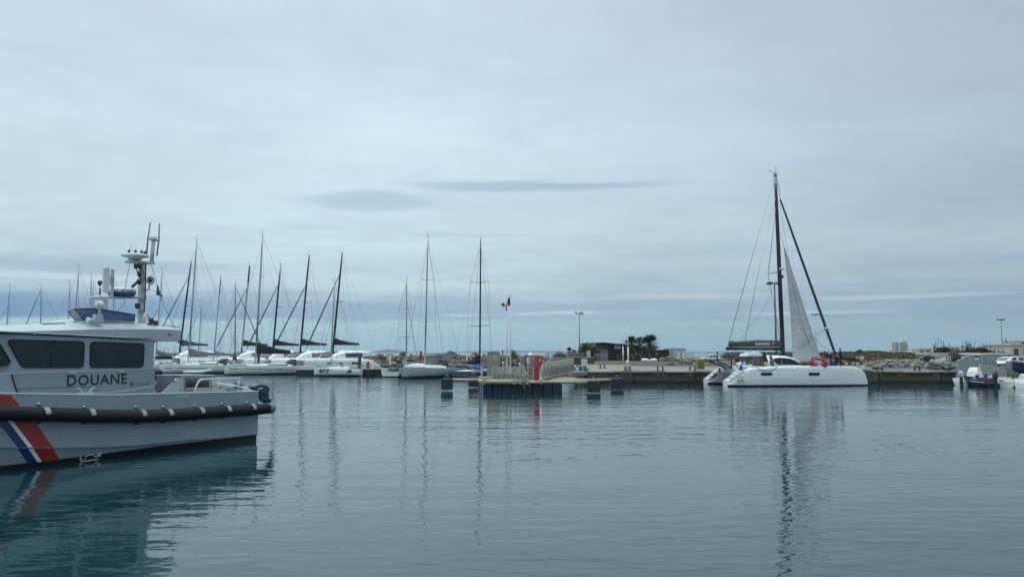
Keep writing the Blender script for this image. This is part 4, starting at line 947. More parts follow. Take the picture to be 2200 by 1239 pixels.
for sg in (-1, 1): L.b(MB().prism([(-2, sg * 1.33, 2.0), (1.2, sg * 1.33, 2.0), (.9, sg * 1.27, 2.6), (-2, sg * 1.27, 2.6)], (0, sg * .03, 0)), 'window', 'smoked_glass')
L.b(MB().box((-1, 0, 3.9), (3.4, 2.6, .1)), 'hard_top', 'gelcoat'); each('top_post', 'alloy', mv, MB().tube([(-2.4, 1.2, 2.9), (-2.3, 1.2, 3.9)], .04, 5), MB().tube([(-2.4, -1.2, 2.9), (-2.3, -1.2, 3.9)], .04, 5), MB().tube([(.5, 1.2, 2.9), (.3, 1.2, 3.9)], .04, 5), MB().tube([(.5, -1.2, 2.9), (.3, -1.2, 3.9)], .04, 5))
for x in (-3, -1.2): L.b(MB().lathe([(.05, -.3), (.28, -.2), (.28, .2), (.05, .3)], (x, -1.95, 1.2), 10, 'y'), 'fender', 'black_rubber')
# inflatable dinghy
P = onz(425, 803); dg = thing('inflatable_dinghy', 'small pale inflatable dinghy floating beside the white yacht stern', 'dinghy', (P.x, P.y, 0), hd(1, .1)); L = Local(dg)
L.b(MB().tube([(-1.9, -.6, .3), (.8, -.65, .32), (1.6, -.35, .5), (1.85, 0, .56), (1.6, .35, .5), (.8, .65, .32), (-1.9, .6, .3)], .22, 10), 'inflatable_tube', 'dome_white')
L.b(MB().box((-.3, 0, .2), (3.0, 1.0, .06)), 'floor', 'rib_grey'); L.b(MB().box((-1.5, 0, .4), (.08, 1.0, .4)), 'transom', 'gelcoat')
L.b(MB().box((-.2, 0, .45), (.25, 1.0, .05)), 'thwart', 'dark_plastic')
P = onz(446, 802); dg = thing('inflatable_dinghy', 'grey inflatable dinghy with pointed bow hung behind the white yacht', 'dinghy', (P.x, P.y + 4, .7), hd(.95, .3)); L = Local(dg)
L.b(MB().tube([(-1.5, -.55, .3), (.8, -.6, .34), (1.5, -.3, .55), (1.7, 0, .62), (1.5, .3, .55), (.8, .6, .34), (-1.5, .55, .3)], .22, 10), 'inflatable_tube', 'gelcoat_cream'); L.b(MB().box((-.2, 0, .2), (2.4, .9, .06)), 'floor', 'rib_grey')
# small signs and fenders seen among the boats
q = at(517, 756, 128); sg_ = thing('lifebuoy_post', 'red lifebuoy box on dark post behind the big black sail cover', 'lifebuoy post', (at(556, 756, 126).x, 126, 0)); L = Local(sg_)
L.b(MB().box((0, 0, 1.6), (.35, .3, 3.2)), 'post', 'dark_plastic'); L.b(MB().box((.05, -.2, 3.0), (.6, .3, .35)), 'hood', 'pile_red'); L.b(MB().box((1.4, -.2, 2.5), (.7, .05, .75)), 'sign_panel', 'plaster_white'); L.b(MB().lathe([(.08, -.03), (.17, 0), (.08, .03)], (1.4, -.27, 2.55), 14, 'y'), 'ring', 'pile_red')
for x, y, lab in ((616.5, 789, 'left black round fender hanging at the catamaran hull'), (633, 788, 'right black round fender hanging at the catamaran hull')):
    P = at(x, y, 129); L2 = thing('round_fender', lab, 'fender', (P.x, 129, P.z)); Local(L2).b(MB().lathe([(.18, -.2), (.38, -.1), (.42, 0), (.38, .1), (.18, .2)], (0, 0, 0), 16, 'y'), 'tyre_ring', 'black_rubber')
    Local(L2).b(MB().tube([(0, .1, .3), (0, .3, 1.3)], .02, 4), 'rope', 'rope_dark')
# ================================================================== quay, pontoons, platform
QY, QZ = 83.0, 1.28
QX0, QX1 = xat(1262, QY), xat(2052, QY)
qm = MB(); qm.prism([(QX0, QY + .05, -1), (QX1, QY + .05, -1), (QX1, QY + .05, QZ - .16), (QX0, QY + .05, QZ - .16)], (0, 1.2, 0))
qw = thing('quay_wall', 'dark stained concrete quay wall running behind the big white catamaran', 'quay wall', (QX0, QY, 0))
qm.build('wall_face', 'concrete_wall', qw)
n_cap = 14; wcap = (QX1 - QX0) / n_cap
for k in range(n_cap):      # coping stones, each its own slab
    h_ = .16 + .02 * math.sin(k * 5.1)
    MB().box((QX0 + wcap * (k + .5), QY + .55, QZ - .16 + h_ / 2), (wcap - .05, 1.15 + .04 * math.sin(k * 2.7), h_)).build('coping_stone', 'concrete' if k % 3 else 'concrete_pale', qw, bevel=.02)
rr = random.Random(3)
for k in range(12):
    x = QX0 + (QX1 - QX0) * (k + .5) / 12
    MB().box((x, QY - .02, .55), (.05, .12, 1.0)).build('drain_slot', 'black_paint', qw) if k % 2 == 1 else None
    MB().box((x + 1.1, QY + .0, QZ - .30), (rr.uniform(1.2, 2.6), .14, .09)).build('fender_timber', 'dark_timber', qw)
tb0 = []
for k in range(121):
    x = QX0 + (QX1 - QX0) * k / 120; tb0.append([(x, QY + .04, -.4), (x, QY - .005, -.2), (x, QY - .005, .22 + .10 * mnoise.noise(Vector((x * .9, 1, 0))) + .06 * mnoise.noise(Vector((x * 3.1, 5, 0)))), (x, QY + .04, .24 + .10 * mnoise.noise(Vector((x * .9, 1, 0))))])
MB().loft(tb0, False, False, False).build('tide_weed', 'weed', qw)
# quay head side wall to the left, returning away from the water
lw = thing('quay_end_wall', 'dark quay end wall beside the gangway with a landing above', 'quay wall', (QX0, QY, 0))
MB().prism([(QX0, QY + .06, -1), (QX0, QY + .06, QZ - .02), (QX0 - 3.0, QY + 40, QZ - .02), (QX0 - 3.0, QY + 40, -1)], (.6, .0, 0)).build('wall_face', 'concrete_wall', lw)
# terrain: one sheet of land behind the quay reaching far off, one breakwater spit to the left
gx = []
tm = MB()
LX = [(QY + .9, QX0 + .4), (120, xat(1250, 120)), (150, xat(1180, 150)), (185, xat(1170, 185)), (260, xat(1195, 260))]
pts = [(x, y, QZ - .02) for y, x in LX] + [(xat(1500, 300), 300, QZ - .02), (xat(1540, 520), 520, QZ - .02), (xat(1600, 1900), 1900, 1.6), (1900, 1900, 1.6), (1500, 300, QZ - .02), (xat(2040, QY) + 200, 99, QZ - .02), (xat(2052, QY) + 2, 99, QZ - .02), (QX1, QY + .9, QZ - .02)]
tm.add(pts, [tuple(range(len(pts)))]); struct(tm.build('ground', 'earth'))
# concrete apron and asphalt lane on it
ap = [(QX0 + .42, QY + 1.13, QZ + .004), (QX1 - .1, QY + 1.13, QZ + .004), (QX1 - .1, 98, QZ + .004), (xat(1900, 118), 118, QZ + .004), (xat(1256, 125), 125, QZ + .004)]
struct(MB().add(ap, [tuple(range(5))]).build('quay_apron', 'concrete'))
ly0, ly1 = onz(1400, 787.5, QZ).y, onz(1400, 779.5, QZ).y
ln = [(xat(1300, ly1), ly1 + 6, QZ + .009), (xat(1322, ly1), ly1, QZ + .009), (xat(1350, ly0 + 8), ly0 + 9, QZ + .009), (xat(1420, ly0), ly0 + 1, QZ + .009), (xat(1760, ly0), ly0, QZ + .009), (xat(1760, ly1), ly1 + 4, QZ + .009), (xat(1500, ly1), ly1 + 3, QZ + .009)]
struct(MB().add(ln, [tuple(range(7))]).build('road', 'asphalt'))
# paired mooring bollards
def bollard(px, py, lab):
    P = onz(px, py, QZ + .01) if py < 801 else Vector((xat(px, QY + .7), QY + .7, QZ))
    t_ = thing('mooring_bollard', lab, 'bollard', P, 0, 'paired black mooring bollards on the quay')
    for sx_ in (-.14, .14):
        MB().lathe([(.10, 0), (.075, .08), (.07, .28), (.115, .34), (.11, .40), (.02, .42)], (P.x + sx_ * 1.9, P.y, P.z + .04), 10).build('bollard_post', 'black_paint', t_)
    MB().box((P.x, P.y, P.z + .025), (.95, .28, .05)).build('base_plate', 'black_paint', t_)
for px, py, lab in [(1252, 805, 'paired black bollard at the quay edge next to the gangway foot'), (1294, 790.5, 'paired black bollard set back from the edge on the concrete'),
                    (1348, 805, 'paired black bollard below the white topped flag pole post'), (1418, 805, 'paired black bollard midway between flag poles and catamaran'),
                    (1487, 805, 'paired black bollard beside the catamaran stern'), (1888, 805, 'paired black bollard just right of the catamaran bow'), (1969, 805, 'paired black bollard at the end of the bare quay by the grey gate')]:
    bollard(px, py, lab)
# low kerb on the right quay, its stone coloured an uneven pale blue
kb = thing('blue_kerb', 'long low pale blue kerb lying on the right hand quay edge', 'kerb', (xat(1930, 89), 89, QZ))
MB().box((xat(1975, 89), 89, QZ + .12), (xat(2052, 89) - xat(1898, 89), .5, .22)).build('kerb_stone', 'pale_blue', kb, bevel=.02)
MB().box((xat(1975, 88.4), 88.4, QZ + .05), (xat(2048, 89) - xat(1905, 89), .5, .09)).build('kerb_base', 'concrete_pale', kb)
# flag poles with white feet
for px, ty, Y, lab in ((1338.5, 702, 150, 'thin white flagless pole standing left of its twin on the quay'), (1349.5, 700, 118, 'white flagless pole with thicker lower half standing right of its twin')):
    P = Vector((xat(px, Y), Y, QZ)); t_ = thing('flag_pole', lab, 'flag pole', P, 0, 'bare white poles on the quay'); h_ = zat(ty, Y) - QZ
    MB().tube([P, P + Vector((0, 0, h_ * .45))], .11, 8).build('lower_tube', 'white_paint', t_); MB().tube([P + Vector((0, 0, h_ * .45)), P + Vector((-.05, 0, h_))], [.075, .045], 8).build('upper_tube', 'white_paint', t_)
    MB().box((P.x, P.y, P.z + .05), (.5, .5, .1)).build('base_plate', 'galvanised', t_)
P = Vector((xat(1348, 87), 87, QZ)); t_ = thing('quay_marker', 'short round white capped post standing on the quay edge', 'post', P)
MB().lathe([(.17, 0), (.17, .85), (.15, .9)], P, 12).build('post', 'plaster', t_); MB().lathe([(.18, .9), (.17, 1.02), (.08, 1.12), (.01, 1.14)], P, 12).build('cap', 'white_paint', t_)
# rails of a slipway/stone blocks by the gangway landing
for k, (x0, x1, y0, y1, m_, lab) in enumerate([(1233, 1249, 767, 783, 'concrete_wall', 'dark square concrete block on the landing'), (1261, 1277, 768, 781, 'concrete_wall', 'dark square concrete block right of the white pallet stack'), (1262, 1269, 753, 769, 'container_grey', 'pale upright cabinet behind the pallet stack')]):
    Y = 118; a, b_ = at(x0, y0, Y), at(x1, y1, Y); t_ = thing('concrete_block' if k < 2 else 'utility_cabinet', lab, 'block' if k < 2 else 'cabinet', ((a.x + b_.x) / 2, Y, b_.z))
    MB().box(((a.x + b_.x) / 2, Y + .5, (a.z + max(QZ, b_.z)) / 2), (b_.x - a.x, 1.0, a.z - max(QZ, b_.z))).build('body', m_, t_, bevel=.03); MB().box(((a.x + b_.x) / 2, Y + .5, a.z + .03), (b_.x - a.x + .1, 1.1, .06)).build('top_slab', 'concrete_pale', t_)
t_ = thing('pallet_stack', 'stack of white boards lying on the landing between two dark blocks', 'board stack', (xat(1255, 116), 116, QZ))
for k in range(5): MB().box((xat(1255, 116) + .03 * (k % 2), 116, QZ + .10 + k * .19), (.85, .8, .12)).build('board', 'white_paint', t_)
# ------------------------------------------------------------------ railing fence on the wall above the landing
fw = thing('parapet_wall', 'low grey parapet wall left of the timber building', 'wall', (xat(1200, 150), 150, QZ))
a, b_ = at(1182, 769, 152), at(1262, 769, 140)
MB().prism([(a.x, a.y, QZ - .3), (b_.x, b_.y, QZ - .3), (b_.x, b_.y, zat(768, 140)), (a.x, a.y, zat(768.5, 152))], (.1, .5, 0)).build('wall_face', 'concrete', fw)
MB().prism([(a.x, a.y - .05, zat(768.5, 152)), (b_.x, b_.y - .05, zat(768, 140)), (b_.x, b_.y - .05, zat(767.3, 140)), (a.x, a.y - .05, zat(767.8, 152))], (.1, .65, 0)).build('wall_cap', 'concrete_pale', fw)
def fence(name, lab, p0, p1, h_, n, m_, fill=True, cat='fence', r=.03, mesh=False):
    p0, p1 = Vector(p0), Vector(p1); t_ = thing(name, lab, cat, p0)
    up_ = Vector((0, 0, h_))
    for k in range(n + 1):
        q = p0.lerp(p1, k / n); MB().tube([q, q + up_], r, 5).build('post', m_, t_)
    MB().tube([p0 + up_, p1 + up_], r, 5).build('top_rail', m_, t_); MB().tube([p0 + up_ * .12, p1 + up_ * .12], r * .8, 4).build('bottom_rail', m_, t_)
    if fill:
        mb = MB(); nn = n * 5
        for k in range(nn):
            q = p0.lerp(p1, (k + .5) / nn); mb.tube([q + up_ * .12, q + up_], r * .35, 3, cap=False)
        f = mb.build('wire_infill', m_, t_); f['kind'] = 'stuff'
    return t_
fence('railing', 'grey mesh railing along the parapet left of the round bush', (a.x, a.y, zat(767.3, 152)), (b_.x, b_.y, zat(767, 140)), .75, 9, 'galvanised')
fence('railing', 'grey bar railing in front of the timber building, right of the round bush', at(1277, 770, 150), at(1306, 771, 152), .95, 6, 'galvanised')
# ------------------------------------------------------------------ breakwater with separate stones
BW0, BW1 = Vector((xat(770, 172), 172, 0)), Vector((xat(1180, 205), 205, 0))
bk = thing('breakwater', 'long mound of tumbled pale stones closing the harbour behind the yachts', 'breakwater', BW0)
rings = []
for k in range(15):
    q = BW0.lerp(BW1, k / 14); zt_ = 2.35 + .2 * math.sin(k * 2.1)
    rings.append([(q.x, q.y - 4.5, -1), (q.x, q.y - 1.2, zt_ * .75), (q.x, q.y, zt_), (q.x, q.y + 4, zt_), (q.x, q.y + 9, -1)])
MB().loft(rings, False, False, False).build('core', 'earth', bk)
rr = random.Random(11); rock_me = [[MB().blob((0, 0, 0), (1, 1, 1), s_ + 20, .55, 2).mesh('stone', m_) for s_ in range(4)] for m_ in ('rock_warm', 'rock')]
for k in range(290):
    u = rr.random(); q = BW0.lerp(BW1, u); v = rr.random(); sz = rr.uniform(.22, .68)
    loc = Vector((q.x, q.y - .3 - 4.0 * (1 - v), .1 + 2.2 * v)) - Vector(bk.location)
    piece('stone', rock_me[0 if rr.random() < .7 else 1][rr.randrange(4)], bk, loc, (rr.uniform(0, 6), rr.uniform(0, 6), rr.uniform(0, 6)), (sz * 1.3, sz, sz * .72))
def tussock(px, py, Y, w_, h_, lab, n=110, m_='dry_grass'):
    P = at(px, py, Y); t_ = thing('grass_tussock', lab, 'dry shrub', P); mb = MB()
    for k in range(n):
        a_ = rr.uniform(0, 6.28); d_ = rr.random() ** .7; q = P + Vector((math.cos(a_) * w_ * .28 * d_, math.sin(a_) * w_ * .28 * d_, -.3)); e_ = P + Vector((math.cos(a_) * w_ * .5 * d_ + rr.gauss(0, .1), math.sin(a_) * w_ * .5 * d_, h_ * (1.05 - .55 * d_ * d_) * rr.uniform(.7, 1.05)))
        s_ = Vector((.05, .02, 0)) * w_ * .6; mb.add([q - s_, q + s_, e_], [(0, 1, 2)])
    o = mb.build('blades', m_, t_)
    return t_
tussock(866, 766, 186, 2.3, 1.5, 'small round brown tussock on the breakwater right of the bare mast')
tussock(968, 767, 190, 3.6, 1.8, 'wide brown tussock on the breakwater behind the grey sail cover', 200)
tussock(1021, 767, 192, 2.6, 1.6, 'brown tussock on the breakwater behind the black mast')
tussock(1102, 764, 196, 1.9, 1.9, 'tall pale reed tuft standing beside the twin flag poles', 130)
tussock(985, 766, 191, 1.6, .9, 'low dark twiggy tuft on the breakwater end of the grey sail', 70, 'brush')
# ------------------------------------------------------------------ marina pontoons in front of the breakwater
def pontoon(lab, x0, x1, Y0, Y1, zt_=.75, nf=3):
    a_, c_ = Vector((xat(x0, Y0), Y0, 0)), Vector((xat(x1, Y1), Y1, 0)); t_ = thing('pontoon', lab, 'pontoon', a_)
    dv = (c_ - a_); nv = Vector((-dv.y, dv.x, 0)).normalized() * 2.0
    n = max(2, int(dv.length / 1.5))
    for k in range(nf):
        q0, q1 = a_.lerp(c_, k / nf + .015), a_.lerp(c_, (k + 1) / nf - .015)
        MB().prism([(q0.x, q0.y, -.3), (q1.x, q1.y, -.3), (q1.x, q1.y, zt_ - .12), (q0.x, q0.y, zt_ - .12)], nv * .92).build('float', 'float_blue', t_, bevel=.04)
    for k in range(n):
        q0, q1 = a_.lerp(c_, k / n + .002), a_.lerp(c_, (k + 1) / n - .002)
        MB().prism([(q0.x, q0.y - .06, zt_ - .115), (q1.x, q1.y - .06, zt_ - .115), (q1.x, q1.y - .06, zt_), (q0.x, q0.y - .06, zt_)], nv).build('deck_panel', 'pontoon_deck', t_)
    return t_
pontoon('short beige topped pontoon between the long white yacht and yacht 477', 636, 676, 112, 112, .85, 1)
pontoon('dark pontoon with pale deck between yacht 477 and the open sterned yacht', 766, 822, 110, 110, .95, 3)
pontoon('long low pale pontoon running behind the racing yachts under the stones', 800, 1065, 150, 150, .9, 8)
def pile(px, ty, Y, r_, m_, lab, cap='white_paint', name='mooring_pile', ccap=.35):
    P = Vector((xat(px, Y), Y, -1.0)); t_ = thing(name, lab, 'mooring pile', (P.x, P.y, 0)); zt_ = zat(ty, Y)
    MB().lathe([(r_, -1), (r_, zt_), (r_ * .96, zt_ + .02)], (P.x, P.y, 0), 16).build('shaft', m_, t_)
    MB().lathe([(r_ * 1.03, 0), (r_ * 1.03, .05), (.02, ccap)], (P.x, P.y, zt_ - .01), 16).build('cap', cap or m_, t_)
    return t_
pile(773, 764.5, 111.4, .23, 'bag_grey', 'thick dark mooring pile standing right of yacht 477', 'dark_plastic', ccap=.1)
pile(791, 777, 111.2, .22, 'pile_red', 'short red mooring pile on the pontoon next to yacht 477', 'pile_red', ccap=.08)
pile(850, 764, 150, .2, 'bark', 'brown mooring pile with white cap in front of the stones', 'white_paint', ccap=.25)
pile(1016, 765, 150, .2, 'bark', 'brown white capped pile left of the black mast foot', 'white_paint', ccap=.25)
for px, Y, lab in ((799.5, 111.5, 'white service pedestal on the dark pontoon beside the red pile'), (837, 150, 'white service pedestal on the long pontoon left of the capped brown pile'), (1003, 150, 'white service pedestal on the long pontoon by the furled black sail')):
    P = Vector((xat(px, Y), Y + .8, .9)); t_ = thing('service_pedestal', lab, 'pedestal', P, 0, 'white power pedestals on the pontoons'); h_ = 1.15 if Y < 120 else 1.6
    MB().box((P.x, P.y, P.z + h_ / 2), (.34, .34, h_)).build('post', 'white_paint', t_, bevel=.02); MB().lathe([(.18, 0), (.2, .06), (.02, .14)], (P.x, P.y, P.z + h_), 10).build('lamp_cap', 'dome_white', t_)
P = Vector((xat(903, 150), 150.5, .9)); t_ = thing('lifebuoy_post', 'slim post with red lifebuoy case behind the pale grey racing yacht', 'lifebuoy post', P)
MB().tube([P, P + Vector((0, 0, 2.4))], .05, 6).build('post', 'dark_plastic', t_); MB().prism([(P.x - .3, P.y - .12, P.z + .9), (P.x + .25, P.y - .12, P.z + .9), (P.x + .35, P.y - .12, P.z + 2.6), (P.x - .05, P.y - .12, P.z + 2.7)], (0, -.2, 0)).build('case', 'pile_red', t_, bevel=.05)
# ------------------------------------------------------------------ floating platform with railings
PY0, PY1 = 64.0, 69.0; PZ = .98
pf = thing('floating_platform', 'beige railed floating platform on dark blue float blocks', 'platform', (xat(1036, PY0), PY0, 0))
x0, x1 = xat(1037, PY0), xat(1208, PY0); nb = 8; wb = (x1 - x0) / nb
for r_ in range(2):
    for k in range(nb):
        MB().box((x0 + wb * (k + .5), PY0 + .55 + r_ * 2.6, .20), (wb - .06, 1.1, .96)).build('float', 'float_blue', pf, bevel=.05)
nd = 16; wd_ = (x1 - x0) / nd
for k in range(nd): MB().box((x0 + wd_ * (k + .5), (PY0 + PY1) / 2, .78), (wd_ - .02, PY1 - PY0, .10)).build('deck_board', 'pontoon_deck', pf)
def pipe(name, pts, r_, m_='beige_pipe', parent=None): return MB().tube(pts, r_, 10).build(name, m_, parent or pf)
pipe('edge_pipe', [(xat(1028, PY0 - .3), PY0 - .3, zat(819, PY0)), (xat(1125, PY0 - .3), PY0 - .3, zat(820, PY0))], .19)
pipe('edge_pipe', [(xat(1118, PY0 - .25), PY0 - .25, zat(820.5, PY0)), (xat(1170, PY0 - .3), PY0 - .3, zat(820, PY0))], .13)
for x in (1040, 1105, 1118, 1132, 1163): MB().box((xat(x, PY0), PY0 - .3, zat(819.5, PY0)), (.2, .44, .44)).build('pipe_clamp', 'beige_rail', pf, bevel=.04)
# four outrigger booms with end floats
def outrigger(lab, p0, p1, fy, fsize):
    a_, c_ = Vector(p0), Vector(p1); t_ = thing('mooring_boom', lab, 'mooring boom', a_, 0, 'beige mooring booms ending in dark floats')
    MB().tube([a_, c_], .13, 10).build('boom_tube', 'beige_pipe', t_)
    dv = (c_ - a_).normalized()
    MB().box((c_.x + dv.x * fsize / 2, c_.y, c_.z - .34), (fsize, 1.0, .92)).build('float', 'float_blue', t_, bevel=.05)
    MB().tube([(c_.x + dv.x * fsize / 2 - .22, c_.y - .1, c_.z + .2), (c_.x + dv.x * fsize / 2, c_.y - .1, c_.z + .42), (c_.x + dv.x * fsize / 2 + .22, c_.y - .1, c_.z + .2)], .03, 5).build('lifting_eye', 'galvanised', t_)
outrigger('long beige mooring boom reaching left to a dark float block', at(1035, 815.5, 66.5), at(972.5, 815.5, 66.8), 0, .95)
outrigger('shorter beige mooring boom reaching left, its dark float hidden near the platform', at(1060, 811.5, 72), at(1028, 811, 72), 0, .9)
outrigger('nearer beige mooring boom reaching right to a dark float block', at(1165, 819.5, 63.5), at(1262, 820.5, 62.5), 0, 1.02)
outrigger('farther beige mooring boom reaching right along the quay wall', at(1160, 817, 69.5), at(1313, 815.5, 68.5), 0, 1.05)
MB().tube([at(1160, 817.5, 69.4), at(1212, 812.5, 69.8), at(1240, 813, 69.5)], .11, 8).build('brace_pipe', 'beige_pipe', pf)
# railings: panels with infill and posts
def rpanel(pxs, ty, by, Y, parent, mid=None, infill=True):
    """railing between the given pixel columns"""
    zt_, zb_ = zat(ty, Y), zat(by, Y); xs = [xat(x, Y) for x in pxs]
    for k, x in enumerate(xs): MB().box((x, Y, (zt_ + zb_) / 2), (.09, .09, zt_ - zb_)).build('rail_post', 'beige_rail', parent)
    MB().box(((xs[0] + xs[-1]) / 2, Y, zt_ + .04), (xs[-1] - xs[0] + .1, .1, .08)).build('top_rail', 'beige_rail', parent)
    for f_ in (.28, .53): MB().box(((xs[0] + xs[-1]) / 2, Y + .02, zt_ - (zt_ - zb_) * f_), (xs[-1] - xs[0], .04, .055)).build('mid_rail', 'beige_rail', parent)
    if infill:
        for a_, c_ in zip(xs, xs[1:]): MB().box(((a_ + c_) / 2, Y + .04, zb_ + (zt_ - zb_) * .26), (c_ - a_ - .1, .03, (zt_ - zb_) * .42)).build('kick_panel', 'beige_panel', parent)
rpanel([1058, 1068, 1078, 1088, 1097.5, 1107], 789, 815.5, PY0 + .1, pf)
rpanel([1108.5, 1117, 1126, 1134, 1145], 790, 818, PY0 - .05, pf)
rpanel([1059, 1072, 1086, 1100, 1113, 1126], 792, 812, PY1 - .2, pf, infill=False)
MB().tube([(xat(1035, PY0 - .1), PY0 - .1, -.8), (xat(1035, PY0 - .1), PY0 - .1, zat(782, PY0))], .075, 8).build('guide_post', 'galvanised', pf)
MB().box((xat(1036, PY0), PY0 - .1, zat(782, PY0)), (.3, .25, .16)).build('post_bracket', 'galvanised', pf)
# inner platform furniture
def lamp_post(px, Y, zt_, lab):
    P = Vector((xat(px, Y), Y, .83)); t_ = thing('platform_bollard_light', lab, 'bollard light', P, 0, 'white domed lights on the floating platform')
    MB().lathe([(.06, 0), (.06, zt_ - P.z - .12)], P, 10).build('post', 'galvanised', t_); MB().lathe([(.10, 0), (.10, .05), (.07, .12), (.01, .15)], (P.x, P.y, zt_ - .14), 10).build('cap', 'dome_white', t_)
lamp_post(1081, 67.5, zat(777, 67.5), 'white domed light standing left of the platform flag poles'); lamp_post(1117, 66.8, zat(779, 66.8), 'white domed light between the flag poles and the red pile')
# ladders
def ladder(lab, xa, xb, y0, y1, Y, n):
    t_ = thing('ladder', lab, 'ladder', (xat(xa, Y), Y, zat(y1, Y)))
    for x in (xa, xb): MB().tube([at(x, y0, Y), at(x, y1, Y)], .028, 6).build('stile', 'galvanised', t_)
    for k in range(n):
        y = y0 + (y1 - y0) * (k + .6) / n; MB().tube([at(xa, y, Y), at(xb, y, Y)], .02, 5).build('rung', 'galvanised', t_)
ladder('grey ladder fixed to the front edge of the floating platform', 1123.5, 1127.7, 794, 836, PY0 - .62, 9)
ladder('grey ladder down the quay wall below the gangway landing', 1234.5, 1244.5, 795, 834, QY - .35, 8)
MB().tube([at(1134, 822, PY0 - .5), at(1141, 836, PY0 - .3)], .03, 5).build('brace_pipe', 'galvanised', pf)
pile(1152.5, 764.5, 65.6, .25, 'pile_red', 'tall red pile rising through the edge of the floating platform', 'pile_red', 'mooring_pile', .14)
pile(1139.5, 763, 72, .24, 'alloy_dark', 'dark steel pile with white cone cap behind the platform', 'white_paint', 'mooring_pile', .32)
# grey kiosk and dispensers
Yk = 73.0; a, b_ = at(1048.5, 758, Yk), at(1076, 800, Yk)
kz = .8
kk = thing('pump_kiosk', 'grey beige pump kiosk on the floating platform behind the railing', 'kiosk', ((a.x + b_.x) / 2, Yk, kz))
MB().box(((a.x + b_.x) / 2 - .1, Yk + .6, (a.z + kz) / 2), (b_.x - a.x, 1.2, a.z - kz)).build('body', 'beige_panel', kk, bevel=.03)
MB().prism([(a.x - .05, Yk - .03, a.z + .004), (b_.x - .1, Yk - .03, a.z + .004), (b_.x - .42, Yk - .03, a.z + .16), (a.x + .3, Yk - .03, a.z + .16)], (0, 1.3, 0)).build('roof', 'beige_panel', kk)
MB().box((a.x + .62, Yk - .012, a.z - .42), (.42, .03, .5)).build('display', 'beige_rail', kk); MB().box((a.x + .2, Yk - .012, a.z - .5), (.14, .03, .62)).build('door_strip', 'beige_rail', kk)
MB().tube([(a.x + .9, Yk - .1, kz + .2), (a.x + 1.0, Yk - .12, kz + .9)], .05, 6).build('hose', 'dark_plastic', kk)
Yd = 74.0
for x0_, x1_, yt, lab, m_ in ((1084, 1092, 765, 'grey green cabinet left of the flag poles on the platform', 'beige_panel'), (1117, 1128, 772, 'dark grey cabinet in front of the white capped pile', 'alloy_dark'), (1099, 1113, 774, 'low rack of stacked pipes on the platform', 'alloy_dark')):
    p0_, p1_ = at(x0_, yt, Yd), at(x1_, 797, Yd); t_ = thing('service_cabinet', lab, 'cabinet', ((p0_.x + p1_.x) / 2, Yd, .8))
    if m_ == 'alloy_dark' and x0_ == 1099:
        for i in range(5):
            for j in range(4): MB().tube([(p0_.x + .1 + i * .13, Yd, .95 + j * .21), (p0_.x + .1 + i * .13, Yd + .8, .95 + j * .21)], .06, 6).build('pipe', 'alloy' if (i + j) % 2 else 'alloy_dark', t_)
        MB().box(((p0_.x + p1_.x) / 2, Yd + .4, .84), (p1_.x - p0_.x, .9, .07)).build('rack_base', 'galvanised', t_)
    else:
        MB().box(((p0_.x + p1_.x) / 2, Yd + .3, (p0_.z + .8) / 2), (p1_.x - p0_.x, .6, p0_.z - .8)).build('body', m_, t_, bevel=.03); MB().box(((p0_.x + p1_.x) / 2, Yd - .015, (p0_.z + .8) / 2 + .2), ((p1_.x - p0_.x) * .6, .03, .4)).build('door', 'beige_rail', t_)
# back deck carrying the kiosk, floated
bd_ = thing('rear_pontoon', 'pale rear pontoon deck carrying the kiosk, cabinets and flag poles', 'pontoon', (xat(1045, 72), 72, 0))
bx0, bx1 = xat(1045, 72), xat(1170, 72)
for k in range(6): MB().box((bx0 + (bx1 - bx0) * (k + .5) / 6, 73.2, .14), ((bx1 - bx0) / 6 - .06, 4.2, .9)).build('float', 'float_blue', bd_)
for k in range(12): MB().box((bx0 + (bx1 - bx0) * (k + .5) / 12, 73.2, .69), ((bx1 - bx0) / 12 - .02, 4.6, .16)).build('deck_board', 'pontoon_deck', bd_)
# signs
def sign(lab, px, y0, y1, x0_, x1_, Y, zb_, face='white_paint', lines=True, name='notice_board'):
    P = Vector((xat(px, Y), Y, zb_)); t_ = thing(name, lab, 'sign', P); za, zc_ = zat(y0, Y), zat(y1, Y); xa_, xb_ = xat(x0_, Y), xat(x1_, Y)
    MB().tube([P, (P.x, P.y, zc_ + .05)], .035, 6).build('post', 'galvanised', t_)
    MB().box(((xa_ + xb_) / 2, Y - .05, (za + zc_) / 2), (xb_ - xa_, .05, za - zc_)).build('panel', face, t_, bevel=.01); return t_, xa_, xb_, za, zc_
t_, xa_, xb_, za, zc_ = sign('white notice board with dark lines on a post beside the gangway foot', 1176, 753, 765, 1170.5, 1181, 80, .8)
for k, (u0, u1, v) in enumerate(((.2, .8, .78), (.1, .45, .4), (.5, .9, .48), (.15, .85, .22))): MB().box((xa_ + (xb_ - xa_) * (u0 + u1) / 2, 79.92, zc_ + (za - zc_) * v), ((xb_ - xa_) * (u1 - u0), .012, .05)).build('printed_line', 'bag_grey', t_)
t_, xa_, xb_, za, zc_ = sign('narrow white sign standing just left of the tall red pile', 1134, 768, 779.5, 1132, 1137.5, 70, .8, name='narrow_sign')
MB().box(((xa_ + xb_) / 2, 69.92, (za + zc_) / 2 + .03), (.06, .012, .32)).build('printed_line', 'bag_grey', t_)
